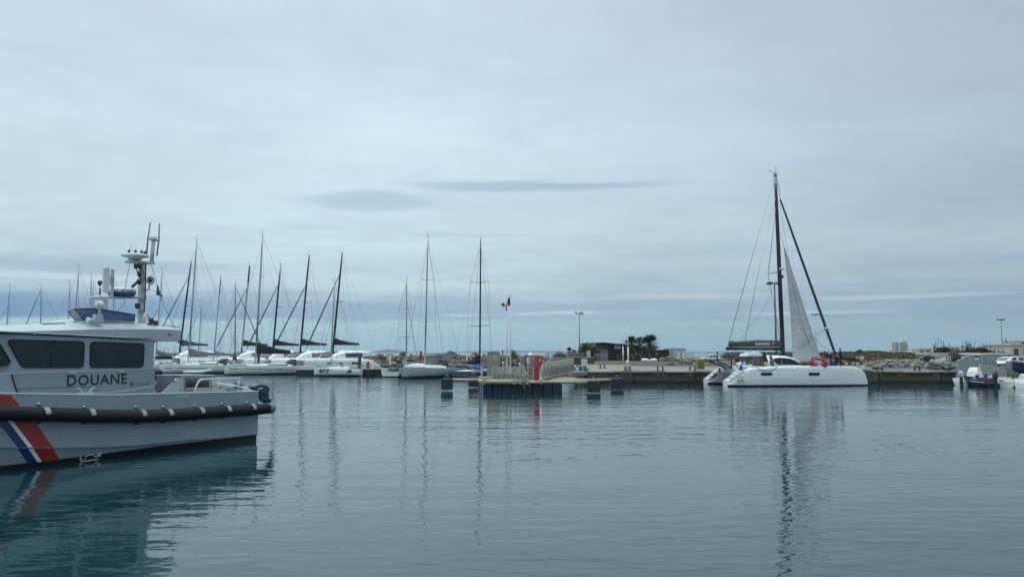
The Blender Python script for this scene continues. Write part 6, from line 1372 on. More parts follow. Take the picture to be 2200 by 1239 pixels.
# ------------------------------------------------------------------ crew
def person(lab, feet, facing, J, h=1.75, crouch=False, beanie='jacket_black', top='jacket_black', low='trousers_dark'):
    """J: joint positions in metres (x forward, y left, z up) for a figure of 1.75 m"""
    root = thing('person', lab, 'person', feet, facing); k = h / 1.75
    V, Rr, Ed, Tg = [], [], [], []
    def v(p, r_, par=None, tg='j'):
        V.append(tuple(c * k for c in p)); Rr.append(r_ * k); Tg.append(tg)
        if par is not None: Ed.append((par, len(V) - 1))
        return len(V) - 1
    pel = v(J['pelvis'], .145, None, 't'); ch_ = v(J['chest'], .165, pel); nk = v(J['neck'], .065, ch_); hd0 = v(J['head0'], .085, nk, 's'); hd1 = v(J['head1'], .095, hd0, 's')
    for s_ in 'lr':
        sh = v(J['sh' + s_], .075, ch_); el = v(J['el' + s_], .052, sh); wr = v(J['wr' + s_], .036, el, 's'); pd = (Vector(J['wr' + s_]) - Vector(J['el' + s_])).normalized(); pm = v(tuple(Vector(J['wr' + s_]) + pd * .07), .036, wr, 's')
        sd_ = pd.cross(Vector((0, 0, 1))); sd_ = sd_.normalized() if sd_.length > .1 else Vector((0, 1, 0)); dn = pd.cross(sd_)
        for f_, ln_ in ((-.03, .075), (-.01, .09), (.01, .085), (.03, .065)):
            a_ = Vector(J['wr' + s_]) + pd * .1 + sd_ * f_; f1 = v(tuple(a_ + pd * ln_ * .5), .010, pm, 's'); v(tuple(a_ + pd * ln_ * .85 + dn * .03), .008, f1, 's')
        th = v(tuple(Vector(J['wr' + s_]) + pd * .04 + sd_ * .05), .012, wr, 's'); v(tuple(Vector(J['wr' + s_]) + pd * .09 + sd_ * .07), .010, th, 's')
        hp_ = v(J['hp' + s_], .105, pel, 't'); kn = v(J['kn' + s_], .07, hp_, 't'); an = v(J['an' + s_], .046, kn, 't'); v(tuple(Vector(J['an' + s_]) + Vector((.17, 0, -.05))), .042, an, 'b')
    me = bpy.data.meshes.new('body'); me.from_pydata(V, Ed, []); o = bpy.data.objects.new('body', me); COL.objects.link(o)
    sk = o.modifiers.new('skin', 'SKIN')
    for i, r_ in enumerate(Rr): me.skin_vertices[0].data[i].radius = (r_, r_)
    me.skin_vertices[0].data[0].use_root = True
    ss = o.modifiers.new('sub', 'SUBSURF'); ss.levels = 1; ss.render_levels = 1
    dg = bpy.context.evaluated_depsgraph_get(); me2 = bpy.data.meshes.new_from_object(o.evaluated_get(dg)); bpy.data.objects.remove(o)
    me2.name = 'body'; me2.materials.clear()
    for m_ in (top, low, 'skin', 'black_rubber'): me2.materials.append(M[m_])
    idx = {'j': 0, 't': 1, 's': 2, 'b': 3}; VV = [Vector(p) for p in V]
    for p in me2.polygons:
        c = p.center; best = min(range(len(VV)), key=lambda i: (c - VV[i]).length - Rr[i]); p.material_index = idx[Tg[best]]; p.use_smooth = True
    b_ = bpy.data.objects.new('body', me2); COL.objects.link(b_); b_.parent = root
    h0_, h1_ = Vector(J['head0']) * k, Vector(J['head1']) * k; c = h0_.lerp(h1_, .55); u_ = (h1_ - h0_).normalized(); fw_ = Vector((1, 0, 0)); fw_ = (fw_ - u_ * fw_.dot(u_)).normalized()
    MB().blob(tuple(c + u_ * .055 - fw_ * .012), (.108, .104, .085), 2, .04, 2, False).build('beanie' if beanie != 'bark' else 'hair', beanie, root, True)
    MB().tube([c + fw_ * .085 - u_ * .01, c + fw_ * .115 - u_ * .03], [.012, .018], 5).build('nose', 'skin', root, True)
    sd_ = u_.cross(fw_)
    for s_ in (-1, 1):
        MB().blob(tuple(c + fw_ * .09 + sd_ * .032 * s_ + u_ * .012), (.010, .012, .008), 1, 0, 1).build('eye', 'black_paint', root, True); MB().blob(tuple(c + sd_ * .098 * s_), (.02, .01, .03), 1, 0, 1).build('ear', 'skin', root, True)
    MB().tube([c + fw_ * .09 - u_ * .055 + sd_ * .02, c + fw_ * .09 - u_ * .055 - sd_ * .02], .006, 4).build('mouth', 'red_paint', root, True)
    MB().tube([Vector(J['chest']) * k + Vector((0, 0, .16)), Vector(J['neck']) * k + Vector((0, 0, .0))], [.11, .085], 8).build('collar', top, root, True)
    return root
stand = dict(pelvis=(0, 0, .95), chest=(.02, 0, 1.30), neck=(.03, 0, 1.50), head0=(.05, 0, 1.58), head1=(.06, 0, 1.66), shl=(.02, .19, 1.42), shr=(.02, -.19, 1.42), ell=(.10, .24, 1.14), elr=(.12, -.24, 1.14), wrl=(.32, .16, 1.02), wrr=(.33, -.14, 1.04),
             hpl=(0, .10, .90), hpr=(0, -.10, .90), knl=(.04, .11, .50), knr=(.03, -.11, .50), anl=(0, .12, .09), anr=(-.03, -.12, .09))
lean = dict(pelvis=(-.05, 0, .88), chest=(.28, 0, 1.10), neck=(.44, 0, 1.24), head0=(.51, 0, 1.31), head1=(.55, 0, 1.39), shl=(.34, .18, 1.18), shr=(.34, -.18, 1.18), ell=(.55, .22, 1.0), elr=(.58, -.2, .98), wrl=(.82, .18, .92), wrr=(.80, -.12, .86),
            hpl=(-.05, .10, .84), hpr=(-.05, -.10, .84), knl=(.1, .12, .47), knr=(-.08, -.12, .46), anl=(0, .13, .09), anr=(-.2, -.12, .09))
bend = dict(pelvis=(-.12, 0, .88), chest=(.18, 0, 1.16), neck=(.34, 0, 1.20), head0=(.43, 0, 1.20), head1=(.50, 0, 1.18), shl=(.24, .18, 1.18), shr=(.24, -.18, 1.18), ell=(.36, .22, .92), elr=(.36, -.22, .92), wrl=(.48, .14, .70), wrr=(.48, -.12, .70),
            hpl=(-.1, .10, .84), hpr=(-.1, -.10, .84), knl=(.05, .12, .47), knr=(.03, -.12, .47), anl=(-.05, .13, .09), anr=(-.05, -.12, .09))
crou = dict(pelvis=(-.15, 0, .42), chest=(.05, 0, .74), neck=(.14, 0, .92), head0=(.20, 0, .99), head1=(.23, 0, 1.07), shl=(.08, .19, .84), shr=(.08, -.19, .84), ell=(.28, .24, .62), elr=(.28, -.24, .62), wrl=(.46, .14, .56), wrr=(.46, -.12, .54),
            hpl=(-.12, .11, .38), hpr=(-.12, -.11, .38), knl=(.26, .16, .50), knr=(.26, -.16, .48), anl=(.0, .14, .09), anr=(-.02, -.14, .09))
def foot(px, py, dy): q = at(px, py, CY + dy); return q
DZ = cp(1780, 785.5, 0).z
def deckpt(px, dy, z): return Vector((xat(px, CY + dy), CY + dy, z))
person('person in black jacket leaning left over the pink cover on the foredeck', deckpt(1784, 1.5, DZ - .02), math.pi, lean, 1.72)
person('person in dark clothes standing upright at the catamaran bow', deckpt(1806, 1.6, DZ - .03), math.pi, stand, 1.75, beanie='bark')
person('person in dark clothes crouching between two crew on the foredeck', deckpt(1797, 2.0, DZ - .02), math.pi, crou, 1.75, top='cloth_black')
person('person in black jacket and beanie bending in the catamaran cockpit', deckpt(1585, 2.2, 1.45), math.pi * 1.35, bend, 1.75)
# ================================================================== buildings, trees and cars behind the quay
rg6 = random.Random(21)
def wbox(x0, x1, yt, Y, depth, zb=QZ, dz=0.0):
    """box whose front face covers pixel columns x0..x1 with its top at row yt"""
    a_, c_ = xat(x0, Y), xat(x1, Y); zt_ = zat(yt, Y) + dz
    return ((a_ + c_) / 2, Y + depth / 2, (zt_ + zb) / 2), (c_ - a_, depth, zt_ - zb)
# --- dark timber building ---------------------------------------------------
YT = 190.0
tbld = thing('timber_building', 'long low dark timber clad building with flat roof behind the flag poles', 'building', (xat(1320, YT), YT, QZ))
def tb_(name, x0, x1, yt, dY, depth, m_, zb=QZ, parent=None, bev=0.0): c, s_ = wbox(x0, x1, yt, YT + dY, depth, zb); return MB().box(c, s_).build(name, m_, parent or tbld, False, bev)
tb_('wall', 1286, 1307, 738, 0, 9, 'timber_pale'); tb_('wall', 1307.2, 1342, 738, -.3, 9, 'dark_timber'); w2 = tb_('wall', 1342.2, 1372, 742.5, -.1, 8, 'dark_timber')
MB().prism([(xat(1251, YT), YT - 1.2, zat(737.2, YT)), (xat(1297, YT), YT - 1.2, zat(735.2, YT)), (xat(1372, YT), YT - 1.2, zat(742.6, YT)), (xat(1372, YT), YT - 1.2, zat(743.6, YT)), (xat(1297, YT), YT - 1.2, zat(737.2, YT)), (xat(1251, YT), YT - 1.2, zat(738.8, YT))], (0, 11, 0)).build('roof', 'dark_timber', tbld)
MB().prism([(xat(1338, YT), YT - 1.35, zat(738.9, YT)), (xat(1370, YT), YT - 1.35, zat(742.2, YT)), (xat(1370, YT), YT - 1.35, zat(742.9, YT)), (xat(1338, YT), YT - 1.35, zat(739.8, YT))], (0, .1, 0)).build('roof_edge', 'plaster_white', tbld)
for k in range(10): tb_('cladding_board', 1287 + k * 1.65, 1288.3 + k * 1.65, 739.5, -.08, .06, 'timber_pale' if k % 3 else 'bark', zat(750, YT))
for k in range(14): tb_('cladding_board', 1308.5 + k * 2.35, 1310.5 + k * 2.35, 740, -.38, .07, 'dark_timber', QZ)
for x0, x1, yt, yb in ((1320, 1334, 740.5, 749),): tb_('window', x0, x1, yt, -.45, .1, 'container_grey', zat(yb, YT))
tb_('glazed_porch', 1290, 1305, 752, -.5, .3, 'alloy_dark')
YF = 178.0
fw2 = thing('timber_screen', 'tall dark timber screen wall in front of the palms', 'screen wall', (xat(1390, YF), YF, QZ))
xs_ = list(range(1333, 1436, 5))
for k, x in enumerate(xs_):
    c, s_ = wbox(x, x + 4.8, 752 - 0.2 * (k % 2), YF, .12); MB().box(c, s_).build('screen_panel', 'dark_timber', fw2)
for k, x in enumerate(xs_[::3]): c, s_ = wbox(x - .4, x + .8, 751, YF - .16, .12); MB().box(c, s_).build('post', 'bark', fw2)
c, s_ = wbox(1331, 1436, 751.2, YF - .05, .25, zat(752.3, YF)); MB().box(c, s_).build('top_rail', 'dark_timber', fw2)
for k, x in enumerate((1308, 1331, 1363, 1380, 1401)):
    P = Vector((xat(x, YF - 3), YF - 3, QZ)); MB().tube([P, P + Vector((-.5, .8, 1.5))], .06, 5).build('brace', 'timber_pale', fw2)
for x in (1367, 1411): c, s_ = wbox(x - 1.3, x + 1.3, 759.2, YF - .18, .15, zat(760.8, YF)); MB().box(c, s_).build('wall_lamp', 'dome_white', fw2)
for k, (x0, x1) in enumerate(((1377.5, 1396), (1397.5, 1412.5))):
    P = Vector((xat((x0 + x1) / 2, 168), 168, QZ)); t_ = thing('upturned_dinghy', ('left' if k == 0 else 'right') + ' white hull lying by the dark timber screen', 'dinghy', P); w_ = xat(x1, 168) - xat(x0, 168)
    MB().loft([[(P.x + u * w_ / 2, P.y + a_ * .6 * f_, P.z + .1 + c_ * f_) for a_, c_ in ((-1, 0), (-.85, .35), (-.3, .55), (.3, .55), (.85, .35), (1, 0))] for u, f_ in ((-1, .7), (-.6, 1), (.2, 1), (.7, .8), (1, .25))], True, True).build('hull', 'white_paint', t_); MB().tube([(P.x - w_ * .5, P.y, P.z + .52), (P.x + w_ * .4, P.y, P.z + .52)], .04, 5).build('keel', 'bag_grey', t_)
# --- grey containers ---------------------------------------------------------
for k, (x0, x1, yt, Y, lab) in enumerate(((1430, 1452, 749, 185, 'pale grey site cabin half hidden by the dark timber screen'), (1452, 1474, 749, 178, 'pale grey site cabin with two doors at the end of the screen'))):
    c, s_ = wbox(x0, x1, yt, Y, 2.6); t_ = thing('site_cabin', lab, 'cabin', (c[0], Y, QZ)); MB().box(c, s_).build('wall', 'container_grey', t_); n_ = 10
    for j in range(n_): MB().box((c[0] - s_[0] / 2 + s_[0] * (j + .5) / n_, Y - .03, c[2]), (s_[0] / n_ * .5, .06, s_[2] * .9)).build('corrugation', 'container_grey', t_)
    MB().box((c[0], Y + 1.3, c[2] + s_[2] / 2 + .05), (s_[0] + .1, 2.75, .1)).build('roof', 'galvanised', t_)
    if k:
        for u in (-.25, .25): dr = MB().box((c[0] + u * s_[0], Y - .075, c[2] - .1), (s_[0] * .3, .04, s_[2] * .82)).build('door', 'dome_white', t_); MB().box((c[0] + u * s_[0], Y - .1, c[2] + s_[2] * .33), (s_[0] * .16, .02, .14)).build('vent', 'bag_grey', dr)
    else: MB().box((c[0] - .2, Y - .08, c[2] + .2), (s_[0] * .4, .04, s_[2] * .4)).build('window', 'alloy', t_)
fence('wire_fence', 'thin dark mesh fence between site cabin and white car', (xat(1476, 190), 190, QZ), (xat(1489, 190), 190, QZ), 2.0, 3, 'alloy_dark')
fence('wire_fence', 'long low wire fence along the shore behind the catamaran stern', (xat(1489, 230), 230, QZ), (xat(1640, 260), 260, QZ), 1.9, 14, 'alloy_dark')
# --- lamp posts -------------------------------------------------------------------
def lamp(px, tx, ty, Y, lab, heads, m_='alloy_dark', r_=.13):
    P = Vector((xat(px, Y), Y, QZ - .02)); T = at(tx, ty, Y); t_ = thing('street_lamp', lab, 'street lamp', P, 0, 'tall floodlight masts on the quay'); T.y = Y; T.x = P.x
    MB().tube([P, P.lerp(T, .5), T], [r_, r_ * .85, r_ * .62], 8).build('pole', m_, t_); MB().box((P.x, P.y, P.z + .03), (.5, .5, .06)).build('base_plate', m_, t_)
    MB().tube([T + Vector((-.75, 0, -.05)), T + Vector((.75, 0, -.05))], .05, 5).build('crossbar', m_, t_)
    for (hx, hz, an) in heads:
        q = T + Vector((hx, -.15, hz)); cs, sn = math.cos(R(an)), math.sin(R(an)); w_, h_ = .36, .12
        MB().prism([(q.x + u * w_ * cs - v * h_ * sn, q.y, q.z + u * w_ * sn + v * h_ * cs) for u, v in ((-1, -1), (1, -1), (.8, 1), (-.8, 1))], (0, .45, 0)).build('lamp_head', 'bag_grey', t_)
lamp(1245, 1245, 673, 185, 'tall floodlight mast beside the round bush and timber building', [(-.7, .1, -28), (.55, .2, 30), (.75, -.1, 12), (.1, .0, 20)])
lamp(1668, 1667, 609, 112, 'tallest lamp mast standing right behind the catamaran mast', [(-.5, .1, -10), (.35, .12, 8), (.7, .05, 8), (-.8, -.02, -10)], 'timber_pale', .17)
lamp(1754, 1753, 676, 210, 'lamp mast seen between jib and furled sail of the catamaran', [(-.7, .12, -8), (.2, .12, 0), (.8, .1, 8)], 'alloy', .10)
lamp(2154, 2153.5, 687, 205, 'lamp mast on the right above the white van', [(-.75, .1, -8), (-.2, .05, 0), (.4, .1, 6), (.8, .05, 8)], 'alloy_dark', .14)
# --- palms and bushes ---------------------------------------------------------------
def fan_palm(px, ty, Y, rad, lab, n=46, trunk=True):
    P = Vector((xat(px, Y), Y, QZ)); zt_ = zat(ty, Y); c = Vector((P.x, P.y, zt_ - rad * .95)); t_ = thing('palm_tree', lab, 'palm tree', P, 0, 'palms by the timber building')
    MB().tube([P, P.lerp(c, .5) + Vector((.1, 0, 0)), c], [.34, .28, .30], 10).build('trunk', 'bark', t_)
    mb = MB()
    for k in range(n):
        an = rg6.uniform(0, 6.283); el = R(rg6.uniform(-55, 80)); d = Vector((math.cos(an) * math.cos(el), math.sin(an) * math.cos(el), math.sin(el))); l_ = rad * rg6.uniform(.42, .60)
        q = c + d * l_; mb.tube([c, q], .03, 3, cap=False); sd_ = d.cross(Vector((0, 0, 1))); sd_ = sd_.normalized() if sd_.length > .05 else Vector((1, 0, 0)); u_ = sd_.cross(d)
        for j in range(11):
            a_ = R(-75 + 15 * j); b_ = d * math.cos(a_) + sd_ * math.sin(a_); tip = q + b_ * rad * .48 * (1 - .25 * abs(j - 5) / 5) + Vector((0, 0, -.10 * rad * rg6.random())); w_ = (sd_ * math.cos(a_) - d * math.sin(a_)) * .07
            mb.add([q, q.lerp(tip, .55) + w_, tip, q.lerp(tip, .55) - w_], [(0, 1, 2, 3)])
    mb.build('crown', 'leaf_palm', t_)
    mb = MB()
    for k in range(12):
        an = rg6.uniform(0, 6.283); d = Vector((math.cos(an), math.sin(an), 0)); q = c + Vector((0, 0, -.15)); e_ = q + d * rad * rg6.uniform(.15, .3) + Vector((0, 0, -rad * rg6.uniform(.3, .6))); s_ = Vector((-d.y, d.x, 0)) * .16; mb.add([q - s_ * .4, q + s_ * .4, e_ + s_, e_ - s_], [(0, 1, 2, 3)])
    mb.build('dead_fronds', 'brush', t_)
fan_palm(1396, 715, 184, 2.9, 'right hand fan palm with the fullest round crown', 110); fan_palm(1357, 719, 187, 2.4, 'left hand fan palm behind the white pole', 80); fan_palm(1375, 721, 190, 2.2, 'small middle fan palm between the two larger palms', 70)
fan_palm(1223, 745, 195, 1.3, 'short dark palm left of the round bush', 30)
def bush(name, px0, px1, ty, Y, lab, m_, n=1500, leaf=.22, lobes=5, zb=QZ, cat='bush', trunk='bark', group=None, dp=.8):
    x0_, x1_ = xat(px0, Y), xat(px1, Y); zt_ = zat(ty, Y); w_ = x1_ - x0_; h_ = zt_ - zb; cx = (x0_ + x1_) / 2; t_ = thing(name, lab, cat, (cx, Y, zb), 0, group); mb = MB()
    for k in range(4): mb.tube([(cx, Y, zb), (cx + rg6.uniform(-.28, .28) * w_, Y + rg6.uniform(-.2, .2) * w_, zb + h_ * rg6.uniform(.5, .8))], [.12, .04], 5)
    mb.build('stem', trunk, t_); mb = MB(); mb.leaves((cx, Y, zb + h_ * .45), (w_ * .48, w_ * .40 * dp, h_ * .47), n // 2, leaf, rg6, .8)
    for k in range(lobes):
        u = (k + .5) / lobes; r_ = rg6.uniform(.2, .3); hh_ = h_ * (1 - .55 * abs(2 * u - 1) ** 1.6) * rg6.uniform(.82, 1.0); mb.leaves((x0_ + w_ * (.12 + .76 * u), Y - w_ * .15 * rg6.random(), zb + hh_ - h_ * .24), (w_ * r_ * .75, w_ * r_ * .6, h_ * .26), n // (2 * lobes), leaf, rg6, .5)
    mb.build('foliage', m_, t_); return t_
bush('round_bush', 1239, 1287, 731, 176, 'round olive green bush left of the timber building', 'leaf_olive', 2600, .26, 6)
bush('round_bush', 1222, 1244, 748, 172, 'yellowish low bush at the left foot of the round olive bush', 'dry_grass', 500, .2, 4)
bush('dark_hedge', 1184, 1220, 754, 192, 'low dark green hedge behind the parapet railing', 'leaf_dark', 800, .24, 6)
# --- white car behind the boulders ---------------------------------------------------
def car(lab, px0, px1, ty, Y, m_, zb=QZ, hd_=0.0, van=False, name='parked_car', flip=False):
    x0_, x1_ = xat(px0, Y), xat(px1, Y); Ln = abs(x1_ - x0_) / math.cos(hd_); H_ = zat(ty, Y) - zb; t_ = thing(name, lab, 'van' if van else 'car', ((x0_ + x1_) / 2, Y, zb), hd_ + (math.pi if flip else 0)); L = Local(t_); W = 1.75
    if van: pr = [(-.5, .12), (-.5, .62), (-.485, .92), (-.46, .985), (-.1, 1.0), (.1, .98), (.20, .93), (.33, .60), (.46, .50), (.5, .40), (.5, .14)]
    else: pr = [(-.5, .2), (-.5, .55), (-.46, .66), (-.36, .93), (-.25, .99), (.0, .97), (.08, .9), (.2, .66), (.42, .56), (.5, .42), (.5, .2)]
    ring = lambda y, f_: [(a_ * Ln * (1 - .02 * (1 - f_)), y, H_ * (c_ if c_ < .6 else .6 + (c_ - .6) * 1)) for a_, c_ in pr]
    rings = [[(x, y * (1 if z < H_ * .62 else .86), z) for x, y, z in ring(s_ * W / 2, 1)] for s_ in (-1, 1)]
    L.b(MB().loft(rings, True, True, False), 'body', m_, None, .05)
    for sg in (-1, 1):
        def gp(pts): return [(a_ * Ln, sg * (W / 2 * .87 + .045 * (1 - (c_ - .6) / .4) * 2.2), H_ * c_) for a_, c_ in pts]
        wins = [[(-.42, .66), (-.42, .90), (-.20, .90), (-.20, .66)], [(-.02, .66), (-.02, .92), (.14, .90), (.26, .66)]] if van else [[(-.34, .66), (-.30, .90), (-.08, .92), (-.08, .66)], [(-.05, .66), (-.05, .92), (.04, .88), (.15, .66)]]
        for w_ in wins: L.b(MB().prism(gp(w_), (0, sg * .03, 0)), 'side_window', 'smoked_glass')
        for x in (-.32, .32):
            wl = L.b(MB().lathe([(.10, -.1), (.30, -.1), (.32, 0), (.30, .1), (.10, .1)], (x * Ln, sg * (W / 2 - .08), .32), 16, 'y'), 'wheel', 'tyre'); L.b(MB().lathe([(.02, -.12), (.18, -.115), (.19, 0), (.18, .115), (.02, .12)], (x * Ln, sg * (W / 2 - .08), .32), 12, 'y'), 'hubcap', 'alloy', wl)
        L.b(MB().box((-.495 * Ln, sg * W * .42, H_ * .55), (.06, .14, H_ * .28)), 'tail_lamp', 'tail_light'); L.b(MB().box((.488 * Ln, sg * W * .36, H_ * .42), (.08, .3, .12)), 'headlight', 'lamp_glass'); L.b(MB().box((.17 * Ln, sg * (W / 2 + .08), H_ * .62), (.1, .18, .14)), 'mirror', m_)
    for sg in (-1, 1): L.b(MB().box((-.497 * Ln if van else -.43 * Ln, sg * W * .2, H_ * .76), (.05, W * .33, H_ * .26)), 'rear_window', 'smoked_glass')
    L.b(MB().prism([(.215 * Ln, -W * .37, H_ * .9), (.215 * Ln, W * .37, H_ * .9), (.325 * Ln, W * .42, H_ * .63), (.325 * Ln, -W * .42, H_ * .63)] if van else [(.09 * Ln, -W * .37, H_ * .9), (.09 * Ln, W * .37, H_ * .9), (.205 * Ln, W * .42, H_ * .67), (.205 * Ln, -W * .42, H_ * .67)], (.02, 0, .03)), 'windscreen', 'smoked_glass')
    L.b(MB().box((-.5 * Ln, 0, H_ * .22), (.1, W * .94, .18)), 'bumper', 'bag_grey'); L.b(MB().box((.5 * Ln, 0, H_ * .24), (.1, W * .94, .18)), 'bumper', 'bag_grey'); return t_
car('white car parked behind boulders left of the catamaran stern', 1505, 1546, 762, 182, 'car_white', QZ, .12, False, 'parked_car', True)
car('dark van with silver wheels parked left of the small white building', 1972, 2003, 764.5, 155, 'car_dark', QZ, -.1, True, 'parked_van', True)
car('white van with rear doors facing, parked behind the navy boat', 2138, 2197, 765.5, 103, 'car_white', QZ + .05, .5, True, 'parked_van', True)
# --- boulders -------------------------------------------------------------------------
def boulder(px0, px1, ty, by, lab, m_='rock_grey', seed=0, z0=QZ, group='grey boulders along the quay'):
    P = onz((px0 + px1) / 2, by, z0); Y = P.y; w_ = xat(px1, Y) - xat(px0, Y); h_ = zat(ty, Y + w_ * .25) - z0
    o = MB().blob((P.x, Y + w_ * .35, z0 + h_ * .46), (w_ * .48, w_ * .40, h_ * .56), seed + 40, .5, 3).build('boulder', m_, None, origin=(P.x, Y + w_ * .35, z0)); tag(o, lab, 'boulder', group); return o
for k, (a_, b_, c_, d_, lab) in enumerate([
        (1858, 1878, 790, 800, 'smallest front boulder touching the catamaran bow'), (1863, 1888, 779, 794, 'brownish boulder behind the smallest one by the catamaran bow'), (1887, 1912, 777, 793.5, 'rough grey boulder with dark hollow, third from the catamaran bow'),
        (1917, 1946, 779, 793.5, 'broad boulder left of the blue kerb start'), (1958, 1986, 780, 793.5, 'round grey boulder with dark underside above the blue kerb'), (1946, 1960, 777, 789, 'small grey boulder squeezed between the two broad ones'), (1967, 1988, 775, 787, 'pale boulder half hidden behind the round grey one'),
        (1996, 2026, 775, 794.5, 'pointed greenish boulder near the grey gate'), (2022, 2054, 776, 794.5, 'jagged grey boulder directly left of the grey gate'), (1884, 1900, 772.5, 779, 'low distant boulder behind the catamaran bow'), (1901, 1920, 772, 778.5, 'low distant boulder right of its neighbour in the back row'),
        (1922, 1934, 773.5, 779, 'tiny boulder in the back row centre'), (1940, 1955, 772, 779, 'pale boulder in the back row below the tower'), (1955, 1968, 773, 779, 'boulder in the back row left of the dark van')]): boulder(a_, b_, c_, d_, lab, 'rock_grey', k)
lab2 = ['first grey boulder in the row right of the upturned white hulls', 'long low boulder, second right of the white hulls', 'tall boulder in front of the site cabin', 'wide boulder below the site cabin corner', 'small boulder right of the site cabin', 'grey boulder below the wire fence', 'flat boulder left of the white car', 'boulder in front of the white car bonnet', 'boulder under the solar deck of the catamaran', 'brown boulder in the front row near the road', 'second brown front boulder', 'dark rounded front boulder nearest the lane']
for k, ((a_, b_, c_, d_), lab) in enumerate(zip([(1417, 1432, 768, 775.5), (1430, 1447, 765.5, 775.5), (1446, 1458, 768, 775.5), (1456, 1468, 769, 775.5), (1467, 1478, 770, 775.5), (1478, 1492, 770, 776), (1490, 1506, 769, 776), (1504, 1520, 770, 776.5), (1520, 1540, 770, 777), (1459, 1473, 775, 781.5), (1470, 1489, 774.5, 782), (1434, 1449, 778, 783.5)], lab2)): boulder(a_, b_, c_, d_, lab, 'rock' if k < 9 else 'rock_warm', k + 50, group='boulders in front of the site cabins')
# --- yellow bin, lane barrels ------------------------------------------------------------
P = onz(1507, 793, QZ); t_ = thing('ochre_bin', 'square ochre bin standing on the quay by the catamaran stern', 'bin', P); w_ = xat(1514, P.y) - xat(1500.5, P.y); MB().box((P.x, P.y + .5, QZ + .5), (w_, 1.0, .98)).build('body', 'ochre', t_, bevel=.03); MB().box((P.x, P.y + .5, QZ + 1.02), (w_ + .06, 1.06, .08)).build('lid', 'yellow_paint', t_)
# --- reddish crates and yellow/green stands behind the bow --------------------------------
Y = 120
t_ = thing('rusty_skip', 'low rusty red skip with white panels behind the catamaran bow', 'skip', (xat(1832, Y), Y, QZ)); c, s_ = wbox(1808, 1855, 778, Y, 2.2); MB().prism([(c[0] - s_[0] / 2, Y, QZ), (c[0] + s_[0] / 2 - .4, Y, QZ), (c[0] + s_[0] / 2, Y, QZ + s_[2]), (c[0] - s_[0] / 2, Y, QZ + s_[2])], (0, 2.2, 0)).build('tub', 'bark', t_); MB().box((c[0], Y + 1.1, QZ + s_[2] + .04), (s_[0], 2.3, .1)).build('rim', 'red_paint', t_)
for u in (-.3, .0, .22): MB().box((c[0] + u * s_[0], Y - .02, QZ + s_[2] * .55), (.5, .04, .3)).build('panel', 'dome_white', t_)
for k, (x0, x1, yt, m_, lab) in enumerate(((1838.5, 1847, 764.5, 'yellow_paint', 'yellow notice stand behind the rusty skip'), (1848, 1855, 765, 'dome_white', 'white notice stand right of the yellow one'), (1857, 1864, 765, 'cloth_teal', 'teal notice stand right of the white one'), (1865, 1874, 765.5, 'leaf_olive', 'green slatted stand at the right end of the notice row'))):
    Y = 150; c, s_ = wbox(x0, x1, yt, Y, .15, zat(770.5, Y)); t_ = thing('notice_stand', lab, 'sign', (c[0], Y, QZ)); MB().box(c, s_).build('panel', m_, t_)
    for u in (-.4, .4): MB().tube([(c[0] + u * s_[0], Y + .1, QZ), (c[0] + u * s_[0], Y + .1, c[2])], .06, 5).build('leg', 'bark', t_)
for x0, x1, yt, Y, lab in ((1820, 1846, 768.5, 160, 'ochre mound of dry scrub behind the rusty skip'), (1880, 1960, 768, 240, 'long brown scrub mound under the distant tower'), (1925, 1985, 766, 260, 'greenish scrub mound left of the dark van'), (1800, 1835, 768, 200, 'brown scrub mound behind the crew at the bow'), (1858, 1900, 769, 190, 'olive scrub mound behind the notice stands')):
    bush('scrub_mound', x0, x1, yt, Y, lab, rg6.choice(['brush', 'dry_grass', 'leaf_olive']), 700, .32, 7, QZ, 'scrub', dp=.35)
# --- distant pyramid apartment tower and low houses ------------------------------------------
YA = 1350.0; GZ = 1.4
tw = thing('apartment_tower', 'distant white terraced apartment tower with stepped balconies', 'building', (xat(1940, YA), YA, GZ))
nfl = 7; z0_, z1_ = zat(758, YA), zat(735, YA)
for k in range(nfl):
    u = k / nfl; xl, xr = 1925.5 + .6 * u, 1954 - .2 * u; za = z0_ + (z1_ - z0_) * k / nfl; hz_ = (z1_ - z0_) / nfl; a_, c_ = xat(xl, YA), xat(xr, YA)
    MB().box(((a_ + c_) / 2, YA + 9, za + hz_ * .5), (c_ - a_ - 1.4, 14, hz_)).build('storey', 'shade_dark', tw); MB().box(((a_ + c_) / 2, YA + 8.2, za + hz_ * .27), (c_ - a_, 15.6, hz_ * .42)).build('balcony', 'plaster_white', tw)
    MB().box((xat(1932.5 + (k % 2) * .8, YA), YA + .2, za + hz_ * .5), (2.2, 1.6, hz_)).build('wall_pier', 'plaster_white', tw); MB().box((c_ - 1.5 - (k % 2) * 1.2, YA + .3, za + hz_ * .5), (1.5, 1.6, hz_)).build('wall_pier', 'plaster_white', tw)
for x0, x1, yt, yb in ((1940, 1951, 730, 735), (1942, 1946, 728.5, 730), (1928, 1931, 733, 735)): MB().box(((xat(x0, YA) + xat(x1, YA)) / 2, YA + 7, (zat(yt, YA) + zat(yb, YA)) / 2), (xat(x1, YA) - xat(x0, YA), 8, zat(yt, YA) - zat(yb, YA))).build('penthouse', 'plaster_white', tw)
MB().box((xat(1940, YA), YA + 9, (z0_ + GZ) / 2), (xat(1956, YA) - xat(1924, YA), 16, z0_ - GZ)).build('podium', 'plaster_white', tw)
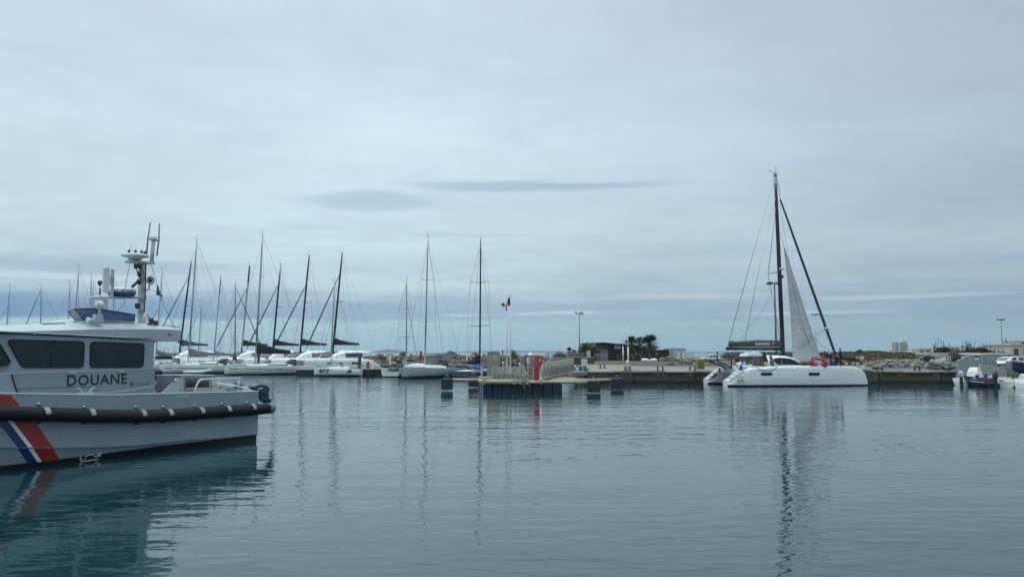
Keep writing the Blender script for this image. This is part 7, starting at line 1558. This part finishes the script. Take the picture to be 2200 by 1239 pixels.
def block(lab, x0, x1, yt, Y, m_, fl, roof='plaster', depth=12, zb=GZ, win='shade_dark', arch=False, name='apartment_block', nw=None):
    c, s_ = wbox(x0, x1, yt, Y, depth, zb); t_ = thing(name, lab, 'building', (c[0], Y, zb)); MB().box(c, s_).build('wall', m_, t_); MB().box((c[0], Y + depth / 2, c[2] + s_[2] / 2 + .15), (s_[0] + .5, depth + .5, .3)).build('roof', roof, t_); nw = nw or max(2, int(s_[0] / 4))
    for f_ in range(fl):
        for k in range(nw): MB().box((c[0] - s_[0] / 2 + s_[0] * (k + .5) / nw, Y - .02, zb + s_[2] * (f_ + .55) / fl), (s_[0] / nw * .45, .12, s_[2] / fl * .42)).build('window', win, t_)
    return t_
block('long white apartment block left of the terraced tower', 1910, 1926, 752.5, 1300, 'plaster_white', 2); block('low white terraces at the foot of the tower on its right', 1953, 1962, 753, 1300, 'plaster_white', 2)
block('white apartment block with pale roof right of the tower', 1960, 1978, 751.5, 900, 'plaster_white', 3); block('wide white hall with sloping outline behind the small white building', 1974, 2000, 749.5, 700, 'container_grey', 1); block('white apartment block with balconies behind the bare shrubs', 1994, 2012, 748.5, 750, 'plaster_white', 3)
block('white terraced houses behind the dense brown shrubs', 2020, 2062, 746.5, 700, 'plaster', 2); block('pale apartment block among the stored masts', 2098, 2160, 749, 520, 'plaster', 3); block('pale tower edge at the far right of the picture', 2192, 2230, 733, 400, 'plaster', 4)
block('beige flat roofed house at the far right with dark window', 2173, 2235, 741.5, 190, 'plaster', 1, 'plaster', 10, QZ, 'shade_dark', nw=3, name='beige_house')
block('low long white boat shed behind the white van', 2108, 2166, 761.5, 135, 'container_grey', 1, 'plaster_white', 6, QZ, 'galvanised', nw=5, name='boat_shed')
# small white building with shutter
Y = 165; c, s_ = wbox(1999, 2036, 759.5, Y, 6); t_ = thing('white_garage', 'small white flat roofed building with shutter right of the dark van', 'building', (c[0], Y, QZ)); MB().box(c, s_).build('wall', 'plaster_white', t_); MB().box((c[0], Y + 3, c[2] + s_[2] / 2 + .1), (s_[0] + .3, 6.3, .2)).build('roof', 'plaster_white', t_)
c2, s2 = wbox(2004, 2026, 763.5, Y - .05, .1); MB().box(c2, s2).build('shutter', 'beige_rail', t_)
c2, s2 = wbox(2029, 2034, 764.5, Y - .05, .1); MB().box(c2, s2).build('door', 'bag_grey', t_); c2, s2 = wbox(1993, 1999.5, 762, Y, 5); MB().box(c2, s2).build('annex_wall', 'ochre', t_); c2, s2 = wbox(2036.2, 2043, 763, Y + 1, 5); MB().box(c2, s2).build('annex_wall', 'plaster', t_)
MB().prism([at(2004, 776, 158), at(2033, 767, 158), at(2033, 779, 158), at(2004, 779, 158)], (0, .3, 0)).build('ramp_wall', 'plaster_white', t_)
fence('wire_fence', 'dark wire fence between the white garage and the grey gate', (xat(2040, 150), 150, QZ), (xat(2064, 140), 140, QZ), 2.1, 4, 'alloy_dark')
# --- brushwood on the right with bare branches --------------------------------------------------
def brush(px0, px1, ty, Y, lab, n, twigs, m_='brush'):
    t_ = bush('bare_shrub', px0, px1, ty + 2, Y, lab, m_, n, .42, 6, QZ, 'shrub', group='brown shrubs behind the gate', dp=.4); mb = MB(); x0_, x1_ = xat(px0, Y), xat(px1, Y); h_ = zat(ty, Y) - QZ
    for k in range(twigs):
        x = rg6.uniform(x0_ + (x1_ - x0_) * .12, x1_ - (x1_ - x0_) * .12); q = Vector((x, Y - .5 + rg6.uniform(0, 2), QZ + h_ * rg6.uniform(.4, .75))); l_ = h_ * rg6.uniform(.35, .75); e_ = q + Vector((rg6.uniform(-.55, .35) * l_, 0, l_)); mb.tube([q, q.lerp(e_, .5) + Vector((.08, 0, 0)), e_], [.05, .04, .015], 4, cap=False)
        for j in range(7): p = q.lerp(e_, rg6.uniform(.3, 1)); f_ = p + Vector((rg6.gauss(0, .35), rg6.gauss(0, .3), rg6.uniform(.1, .6))); mb.tube([p, f_], [.025, .01], 3, cap=False)
    mb.build('twigs', m_, t_)
brush(2005, 2048, 742, 175, 'brown shrub with dark plume left of the other shrubs', 3200, 10, 'leaf_dark'); brush(2030, 2082, 750, 168, 'dense purple brown shrub behind the left end of the gate', 3600, 12); brush(2066, 2136, 744, 160, 'large brown shrub with bare branches behind the grey gate', 5200, 26); brush(2118, 2175, 754, 158, 'low grey brown shrub behind the boat shed', 3000, 10)
brush(2150, 2192, 738, 210, 'dark shrub with upright stems left of the beige house', 1300, 14, 'leaf_dark'); brush(1836, 1862, 756, 420, 'far dark grove behind the yellow stand', 500, 0, 'leaf_dark')
for x0, x1, yt, Y, lab in ((1850, 1905, 753, 900, 'distant dark wooded hump left of the tower'), (1800, 1842, 755, 1000, 'far low tree line right of the crew'), (1840, 1853, 752, 700, 'single far dark tree above the yellow stand')): bush('distant_trees', x0, x1, yt, Y, lab, 'leaf_dark', 900, 1.4, 8, GZ, 'trees', dp=.3)
mr_ = ['leftmost', 'second', 'third', 'fourth', 'fifth', 'sixth', 'rightmost']
for k, x in enumerate((2138, 2142, 2145.5, 2149, 2163, 2167, 2171)):
    P = Vector((xat(x, 200), 200, QZ)); t_ = thing('stored_mast', f'pale stored dinghy mast, {mr_[k]} of the seven beside the lamp mast', 'mast', P, 0, 'stored masts behind the boat shed'); MB().tube([P, P + Vector((rg6.uniform(.1, .4), 0, zat(733 + (k * 37) % 5, 200) - QZ))], [.10, .06], 6).build('spar', 'alloy', t_); MB().tube([P + Vector((-.5, 0, 4.2)), P + Vector((.5, 0, 4.3))], .03, 4).build('spreader', 'alloy', t_)
# --- grey arched gate -----------------------------------------------------------------------------
YG = 81.0; gx0, gx1 = xat(2055, YG), xat(2139, YG); ag = thing('arched_gate', 'large grey slatted gate with arched top and small white notice', 'gate', ((gx0 + gx1) / 2, YG, .6))
def gtop(u): return zat(interp([(0, 775), (.1, 771.5), (.25, 764.8), (.42, 762), (.62, 762.3), (.78, 766), (.92, 772), (1, 776.5)], u), YG)
zb_ = zat(806, YG); ns = 42
for k in range(ns):
    u = (k + .5) / ns; x = gx0 + (gx1 - gx0) * u; MB().box((x, YG, (gtop(u) + zb_) / 2), ((gx1 - gx0) / ns * .80, .05, gtop(u) - zb_ - .05)).build('slat', 'galvanised', ag)
MB().tube([(gx0 + (gx1 - gx0) * k / 20, YG - .02, gtop(k / 20)) for k in range(21)], .05, 6).build('top_rail', 'alloy', ag); MB().box(((gx0 + gx1) / 2, YG + .06, zb_ + .2), (gx1 - gx0, .06, .1)).build('bottom_rail', 'galvanised', ag)
MB().box(((gx0 + gx1) / 2, YG + .07, zb_ + 1.1), (gx1 - gx0, .06, .1)).build('mid_rail', 'galvanised', ag)
for u in (0, .3, .62, .76, 1):
    x = gx0 + (gx1 - gx0) * u; MB().box((x, YG - .02, (gtop(u) + .3) / 2 if u in (0, 1) else (gtop(u) + zb_) / 2), (.1, .1, gtop(u) - .3 if u in (0, 1) else gtop(u) - zb_)).build('post', 'alloy', ag)
nb_ = MB().box((xat(2097, YG), YG - .07, zat(769, YG)), (.5, .03, .36)).build('notice', 'dome_white', ag); MB().box((xat(2097, YG), YG - .095, zat(766.5, YG)), (.48, .02, .12)).build('notice_header', 'navy_paint', nb_)
# gangway rails in front of the gate, ramp
t_ = thing('ramp_railing', 'grey ramp railing sloping down in front of the arched gate', 'railing', at(2105, 800, 79.5))
for k in range(3): MB().tube([at(2103, 783 + k * 6.5, 80), at(2113, 786 + k * 6, 79.6), at(2137, 790 + k * 6, 79.2), at(2157, 791 + k * 6, 79)], .045, 6).build('rail', 'beige_rail', t_)
for x, a_, c_ in ((2105, 783, 800), (2115, 786, 802), (2136, 789, 805), (2156, 790.5, 806)): MB().tube([at(x, a_, 79.6), at(x, c_, 79.6)], .05, 6).build('post', 'beige_rail', t_)
lw2 = thing('right_pontoon', 'pale pontoon under the arched gate behind the small boats', 'pontoon', (xat(2110, 80), 80, 0)); n_ = 8
for k in range(n_): MB().box((gx0 + 3 + 1.5 * k, 80.2, .25), (1.44, 2.0, .7)).build('float', 'concrete_wall', lw2); MB().box((gx0 + 3 + 1.5 * k, 80.2, .66), (1.48, 2.1, .1)).build('deck_board', 'pontoon_deck', lw2)
rq = thing('rear_quay', 'dark quay edge behind the small boats on the right', 'quay wall', (xat(2052, 99), 99, 0)); MB().prism([(xat(2052, QY) - .2, QY + 1.3, -1), (xat(2052, QY) + 2, 99, -1), (xat(2052, QY) + 60, 99, -1), (xat(2052, QY) + 60, 99, QZ), (xat(2052, QY) + 2, 99, QZ)], (0, .4, 0)).build('wall_face', 'concrete_wall', rq)
MB().prism([(QX1, QY + .06, -1), (QX1, QY + .06, QZ - .18), (QX1 + 2, 99, QZ - .02), (QX1 + 2, 99, -1)], (-.5, 0, 0)).build('side_face', 'concrete_wall', rq)
pile(2166.5, 775.5, 78.5, .27, 'alloy_dark', 'thick grey pile with white cone cap beside the navy hull', 'white_paint', 'mooring_pile', .3)
# --- small motor boats -----------------------------------------------------------------------------
def runabout(name, lab, px, py, hdg, L_, B, m_, fb=.75, group=None):
    P = onz(px, py); t_ = thing(name, lab, 'motor boat', P, hdg, group); L = Local(t_); rr_ = []
    for u, f_, z in ((0, .92, fb * .9), (.3, 1, fb * .92), (.6, .92, fb), (.8, .62, fb * 1.12), (.93, .25, fb * 1.22), (1, .03, fb * 1.28)): rr_.append([(u * L_, a_ * B / 2 * f_, c_) for a_, c_ in ((.2, -.2), (.78, .05), (.9, z * .5), (1, z), (.86, z + .02), (.8, z - .3), (-.8, z - .3), (-.86, z + .02), (-1, z), (-.9, z * .5), (-.78, .05), (-.2, -.2))])
    L.b(MB().loft(rr_, True, True, False), 'hull', m_); L.b(MB().tube([(u * L_, B / 2 * f_ * 1.02, z * .78) for u, f_, z in ((0, .9, fb * .9), (.3, .98, fb * .92), (.6, .9, fb), (.8, .6, fb * 1.12), (1, .03, fb * 1.28))], .03, 5), 'rubbing_strake', 'bag_grey'); L.b(MB().tube([(u * L_, -B / 2 * f_ * 1.02, z * .78) for u, f_, z in ((0, .9, fb * .9), (.3, .98, fb * .92), (.6, .9, fb), (.8, .6, fb * 1.12), (1, .03, fb * 1.28))], .03, 5), 'rubbing_strake', 'bag_grey')
    return t_, L
def outboard(L, x, y, m_, s_=1.0, tilt=.15, dark='dark_plastic'):
    rr_ = []
    for z, w_, d_ in ((-.1, .16, .2), (.05, .21, .30), (.40, .20, .34), (.56, .17, .28), (.62, .08, .14)): rr_.append([(x - tilt * z + d_ * s_ * math.cos(a_) - .12, y + w_ * s_ * math.sin(a_), .85 + z * s_) for a_ in [i * math.pi / 5 for i in range(10)]])
    c_ = L.b(MB().loft(rr_, True, True, True), 'outboard_cowl', m_); L.b(MB().prism([(x - .30, y - .1, .95), (x - .0, y - .1, .95), (x - .0, y - .1, .0), (x - .05, y - .1, -.3), (x - .28, y - .1, -.3), (x - .28, y - .1, .1)], (0, .22 * s_, 0)), 'outboard_leg', dark); return c_
t_, L = runabout('motor_boat', 'white motor boat with covered console and pale outboard by the quay end', 2070, 827, hd(.80, .60), 6.2, 2.3, 'gelcoat'); c_ = outboard(L, -.05, .1, 'dome_white', .95); L.b(MB().prism([(-.5, .52, 1.0), (.1, .5, 1.3), (.15, .5, 1.42), (-.5, .52, 1.15)], (0, .01, 0)), 'cowl_stripe', 'blue_paint', c_)
L.b(MB().loft([[(1.9, -.6, .6), (1.9, .6, .6), (3.5, .6, .6), (3.5, -.6, .6)], [(2.1, -.5, 1.3), (2.1, .5, 1.3), (3.2, .5, 1.3), (3.2, -.5, 1.3)], [(2.4, -.4, 1.75), (2.4, .4, 1.75), (2.95, .4, 1.75), (2.95, -.4, 1.75)]], True, True, False), 'console_cover', 'gelcoat_cream', None, .08)
t_, L = runabout('motor_boat', 'low navy blue boat with red fuel can between two white boats', 2137, 831, hd(.05, 1.0), 5.4, 1.9, 'navy_paint', .7); outboard(L, -.05, 0, 'bag_grey', 1.0); L.b(MB().box((1.2, .3, .72), (.5, .4, .35)), 'fuel_can', 'red_paint', None, .05); L.b(MB().box((2.2, .4, .9), (.15, .3, .4)), 'seat_back', 'cloth_blue'); L.b(MB().box((2.2, -.4, .9), (.15, .3, .4)), 'seat_back', 'cloth_blue')
for sg in (-1, 1): L.b(MB().tube([(.1, sg * .9, .42), (2, sg * .97, .45), (3.6, sg * .7, .5)], .03, 5), 'white_stripe', 'white_paint')
t_, L = runabout('motor_boat', 'white work boat with cluttered deck and hanging fenders at the right edge', 2158, 831.5, hd(.96, .28), 7.6, 2.6, 'gelcoat_cream', .95); 
L.b(MB().loft([[(2.0, -.8, .7), (2.0, .8, .7), (4.6, .7, .7), (4.6, -.7, .7)], [(2.1, -.7, 1.25), (2.1, .7, 1.25), (4.2, .6, 1.2), (4.2, -.6, 1.2)]], True, True, False), 'cuddy', 'gelcoat_cream', None, .05); L.b(MB().tube([(3.2, -1.2, .9), (3.2, -1.2, 1.5), (4.6, -1.1, 1.5), (4.8, -1.0, .95)], .03, 5), 'hand_rail', 'steel'); L.b(MB().blob((1.3, 0, 1.1), (.4, .5, .35), 3, .5, 2), 'net_heap', 'leaf_olive'); L.b(MB().tube([(.6, -.5, .9), (.9, -.4, 1.5), (1.4, -.3, 1.0)], .03, 5), 'hose', 'rope_dark')
for x in (2.6, 4.4): L.b(MB().tube([(x, -1.42, .85), (x, -1.45, .7), (x, -1.45, .1), (x, -1.45, .02)], [.03, .13, .13, .05], 8), 'fender', 'dome_white')
L.b(MB().box((2.2, -1.32, .62), (.5, .02, .12)), 'registration_mark', 'navy_paint')
P = onz(2194, 833); t_, L = runabout('motor_boat', 'white boat bow cut by the right edge of the picture', 2194, 834, hd(1, .1), 5, 2, 'gelcoat', .9)
P = Vector((xat(2186, 86), 86, 0)); t_ = thing('fishing_boat', 'tall navy hulled boat with red wheelhouse at the right edge', 'boat', P, hd(.97, .25)); L = Local(t_); rr_ = []
for u, f_, z in ((0, .25, 2.3), (.06, .5, 2.2), (.2, .9, 2.0), (.5, 1, 1.9), (1, .9, 1.9)): rr_.append([(-1.2 + u * 9 + (.0 if u else 0), a_ * 1.6 * f_, c_) for a_, c_ in ((.2, -.3), (.6, .1), (.9, z * .6), (1, z), (-1, z), (-.9, z * .6), (-.6, .1), (-.2, -.3))])
L.b(MB().loft(rr_, True, True, False), 'hull', 'navy_paint'); L.b(MB().tube([(-1.0, -.5, 2.15), (.6, -1.46, 2.0), (4, -1.6, 1.92)], .05, 5), 'gunwale', 'alloy'); L.b(MB().box((4.2, 0, 3.0), (3.6, 2.0, 2.2)), 'wheelhouse', 'pile_red', None, .05); L.b(MB().box((4.2, -1.01, 3.3), (2.4, .05, .6)), 'window', 'smoked_glass'); L.b(MB().lathe([(.02, 0), (.09, .02), (.02, .04)], (.3, -1.3, 1.6), 8, 'y'), 'hawse', 'dome_white')
# --- ground cover between the car park and the far houses
gv = MB(); rc = random.Random(5)
for _ in range(2600):
    Yv = 215 * (5.5 ** rc.random()); px = rc.uniform(1560, 2090)
    if 1800 < px < 1900 and Yv < 240: continue
    xg = xat(px, Yv); hgt = rc.uniform(.5, 1.5) * (1 + Yv / 900)
    gv.leaves((xg, Yv, QZ + hgt * .4), (hgt * 1.8, hgt, hgt * .55), 11, hgt * .30, rc, .8)
gvo = gv.build('scrub', 'scrub_cover'); gvo['kind'] = 'stuff'; gvo['label'] = 'low brown and green scrub covering the ground beyond the quay'
# --- far hills -----------------------------------------------------------------------------------------
def hill(name, lab, pts, Y, depth=1500):
    rings = []
    for px, py in pts:
        x = xat(px, Y); z = max(.3, zat(py, Y)); rings.append([(x, Y - depth * .35, -.5), (x, Y - depth * .12, z * .7), (x, Y, z), (x, Y + depth * .5, -.5)])
    o = MB().loft(rings, False, False, True).build(name, 'hill_scrub'); struct(o, lab); return o
hill('hills', 'low blue hills across the water', [(785, 756.5), (798, 755.5), (810, 754), (822, 751.5), (832, 750), (845, 751), (858, 753), (872, 755), (890, 756.4)], 7000)
hill('hills', 'long low blue coast', [(960, 756.5), (985, 755.5), (1005, 754), (1020, 754.8), (1040, 753.8), (1060, 753.3), (1090, 753.6), (1120, 752.8), (1180, 753.5), (1250, 754), (1330, 754.6), (1500, 755.2), (1650, 755.4), (1800, 754.8), (1900, 754), (2000, 754)], 8500)
# --- air: thin even haze round the whole place ------------------------------------------------------------
HAZE = 0.00006
hz = MB().box((0, 6800, 80), (17000, 14000, 162)).build('haze', 'earth'); hz['kind'] = 'stuff'; hz['label'] = 'thin blue sea haze'
hmat = bpy.data.materials.new('sea_haze'); hmat.use_nodes = True; t = NT(hmat.node_tree); t.n.remove(t.n['Principled BSDF']); pv = t.node('ShaderNodeVolumePrincipled'); pv.inputs['Color'].default_value = (.62, .80, .95, 1); pv.inputs['Density'].default_value = HAZE; pv.inputs['Anisotropy'].default_value = .1
t.l.new(pv.outputs[0], t.n['Material Output'].inputs['Volume']); hz.data.materials.clear(); hz.data.materials.append(hmat)
SC.cycles.volume_bounces = 1
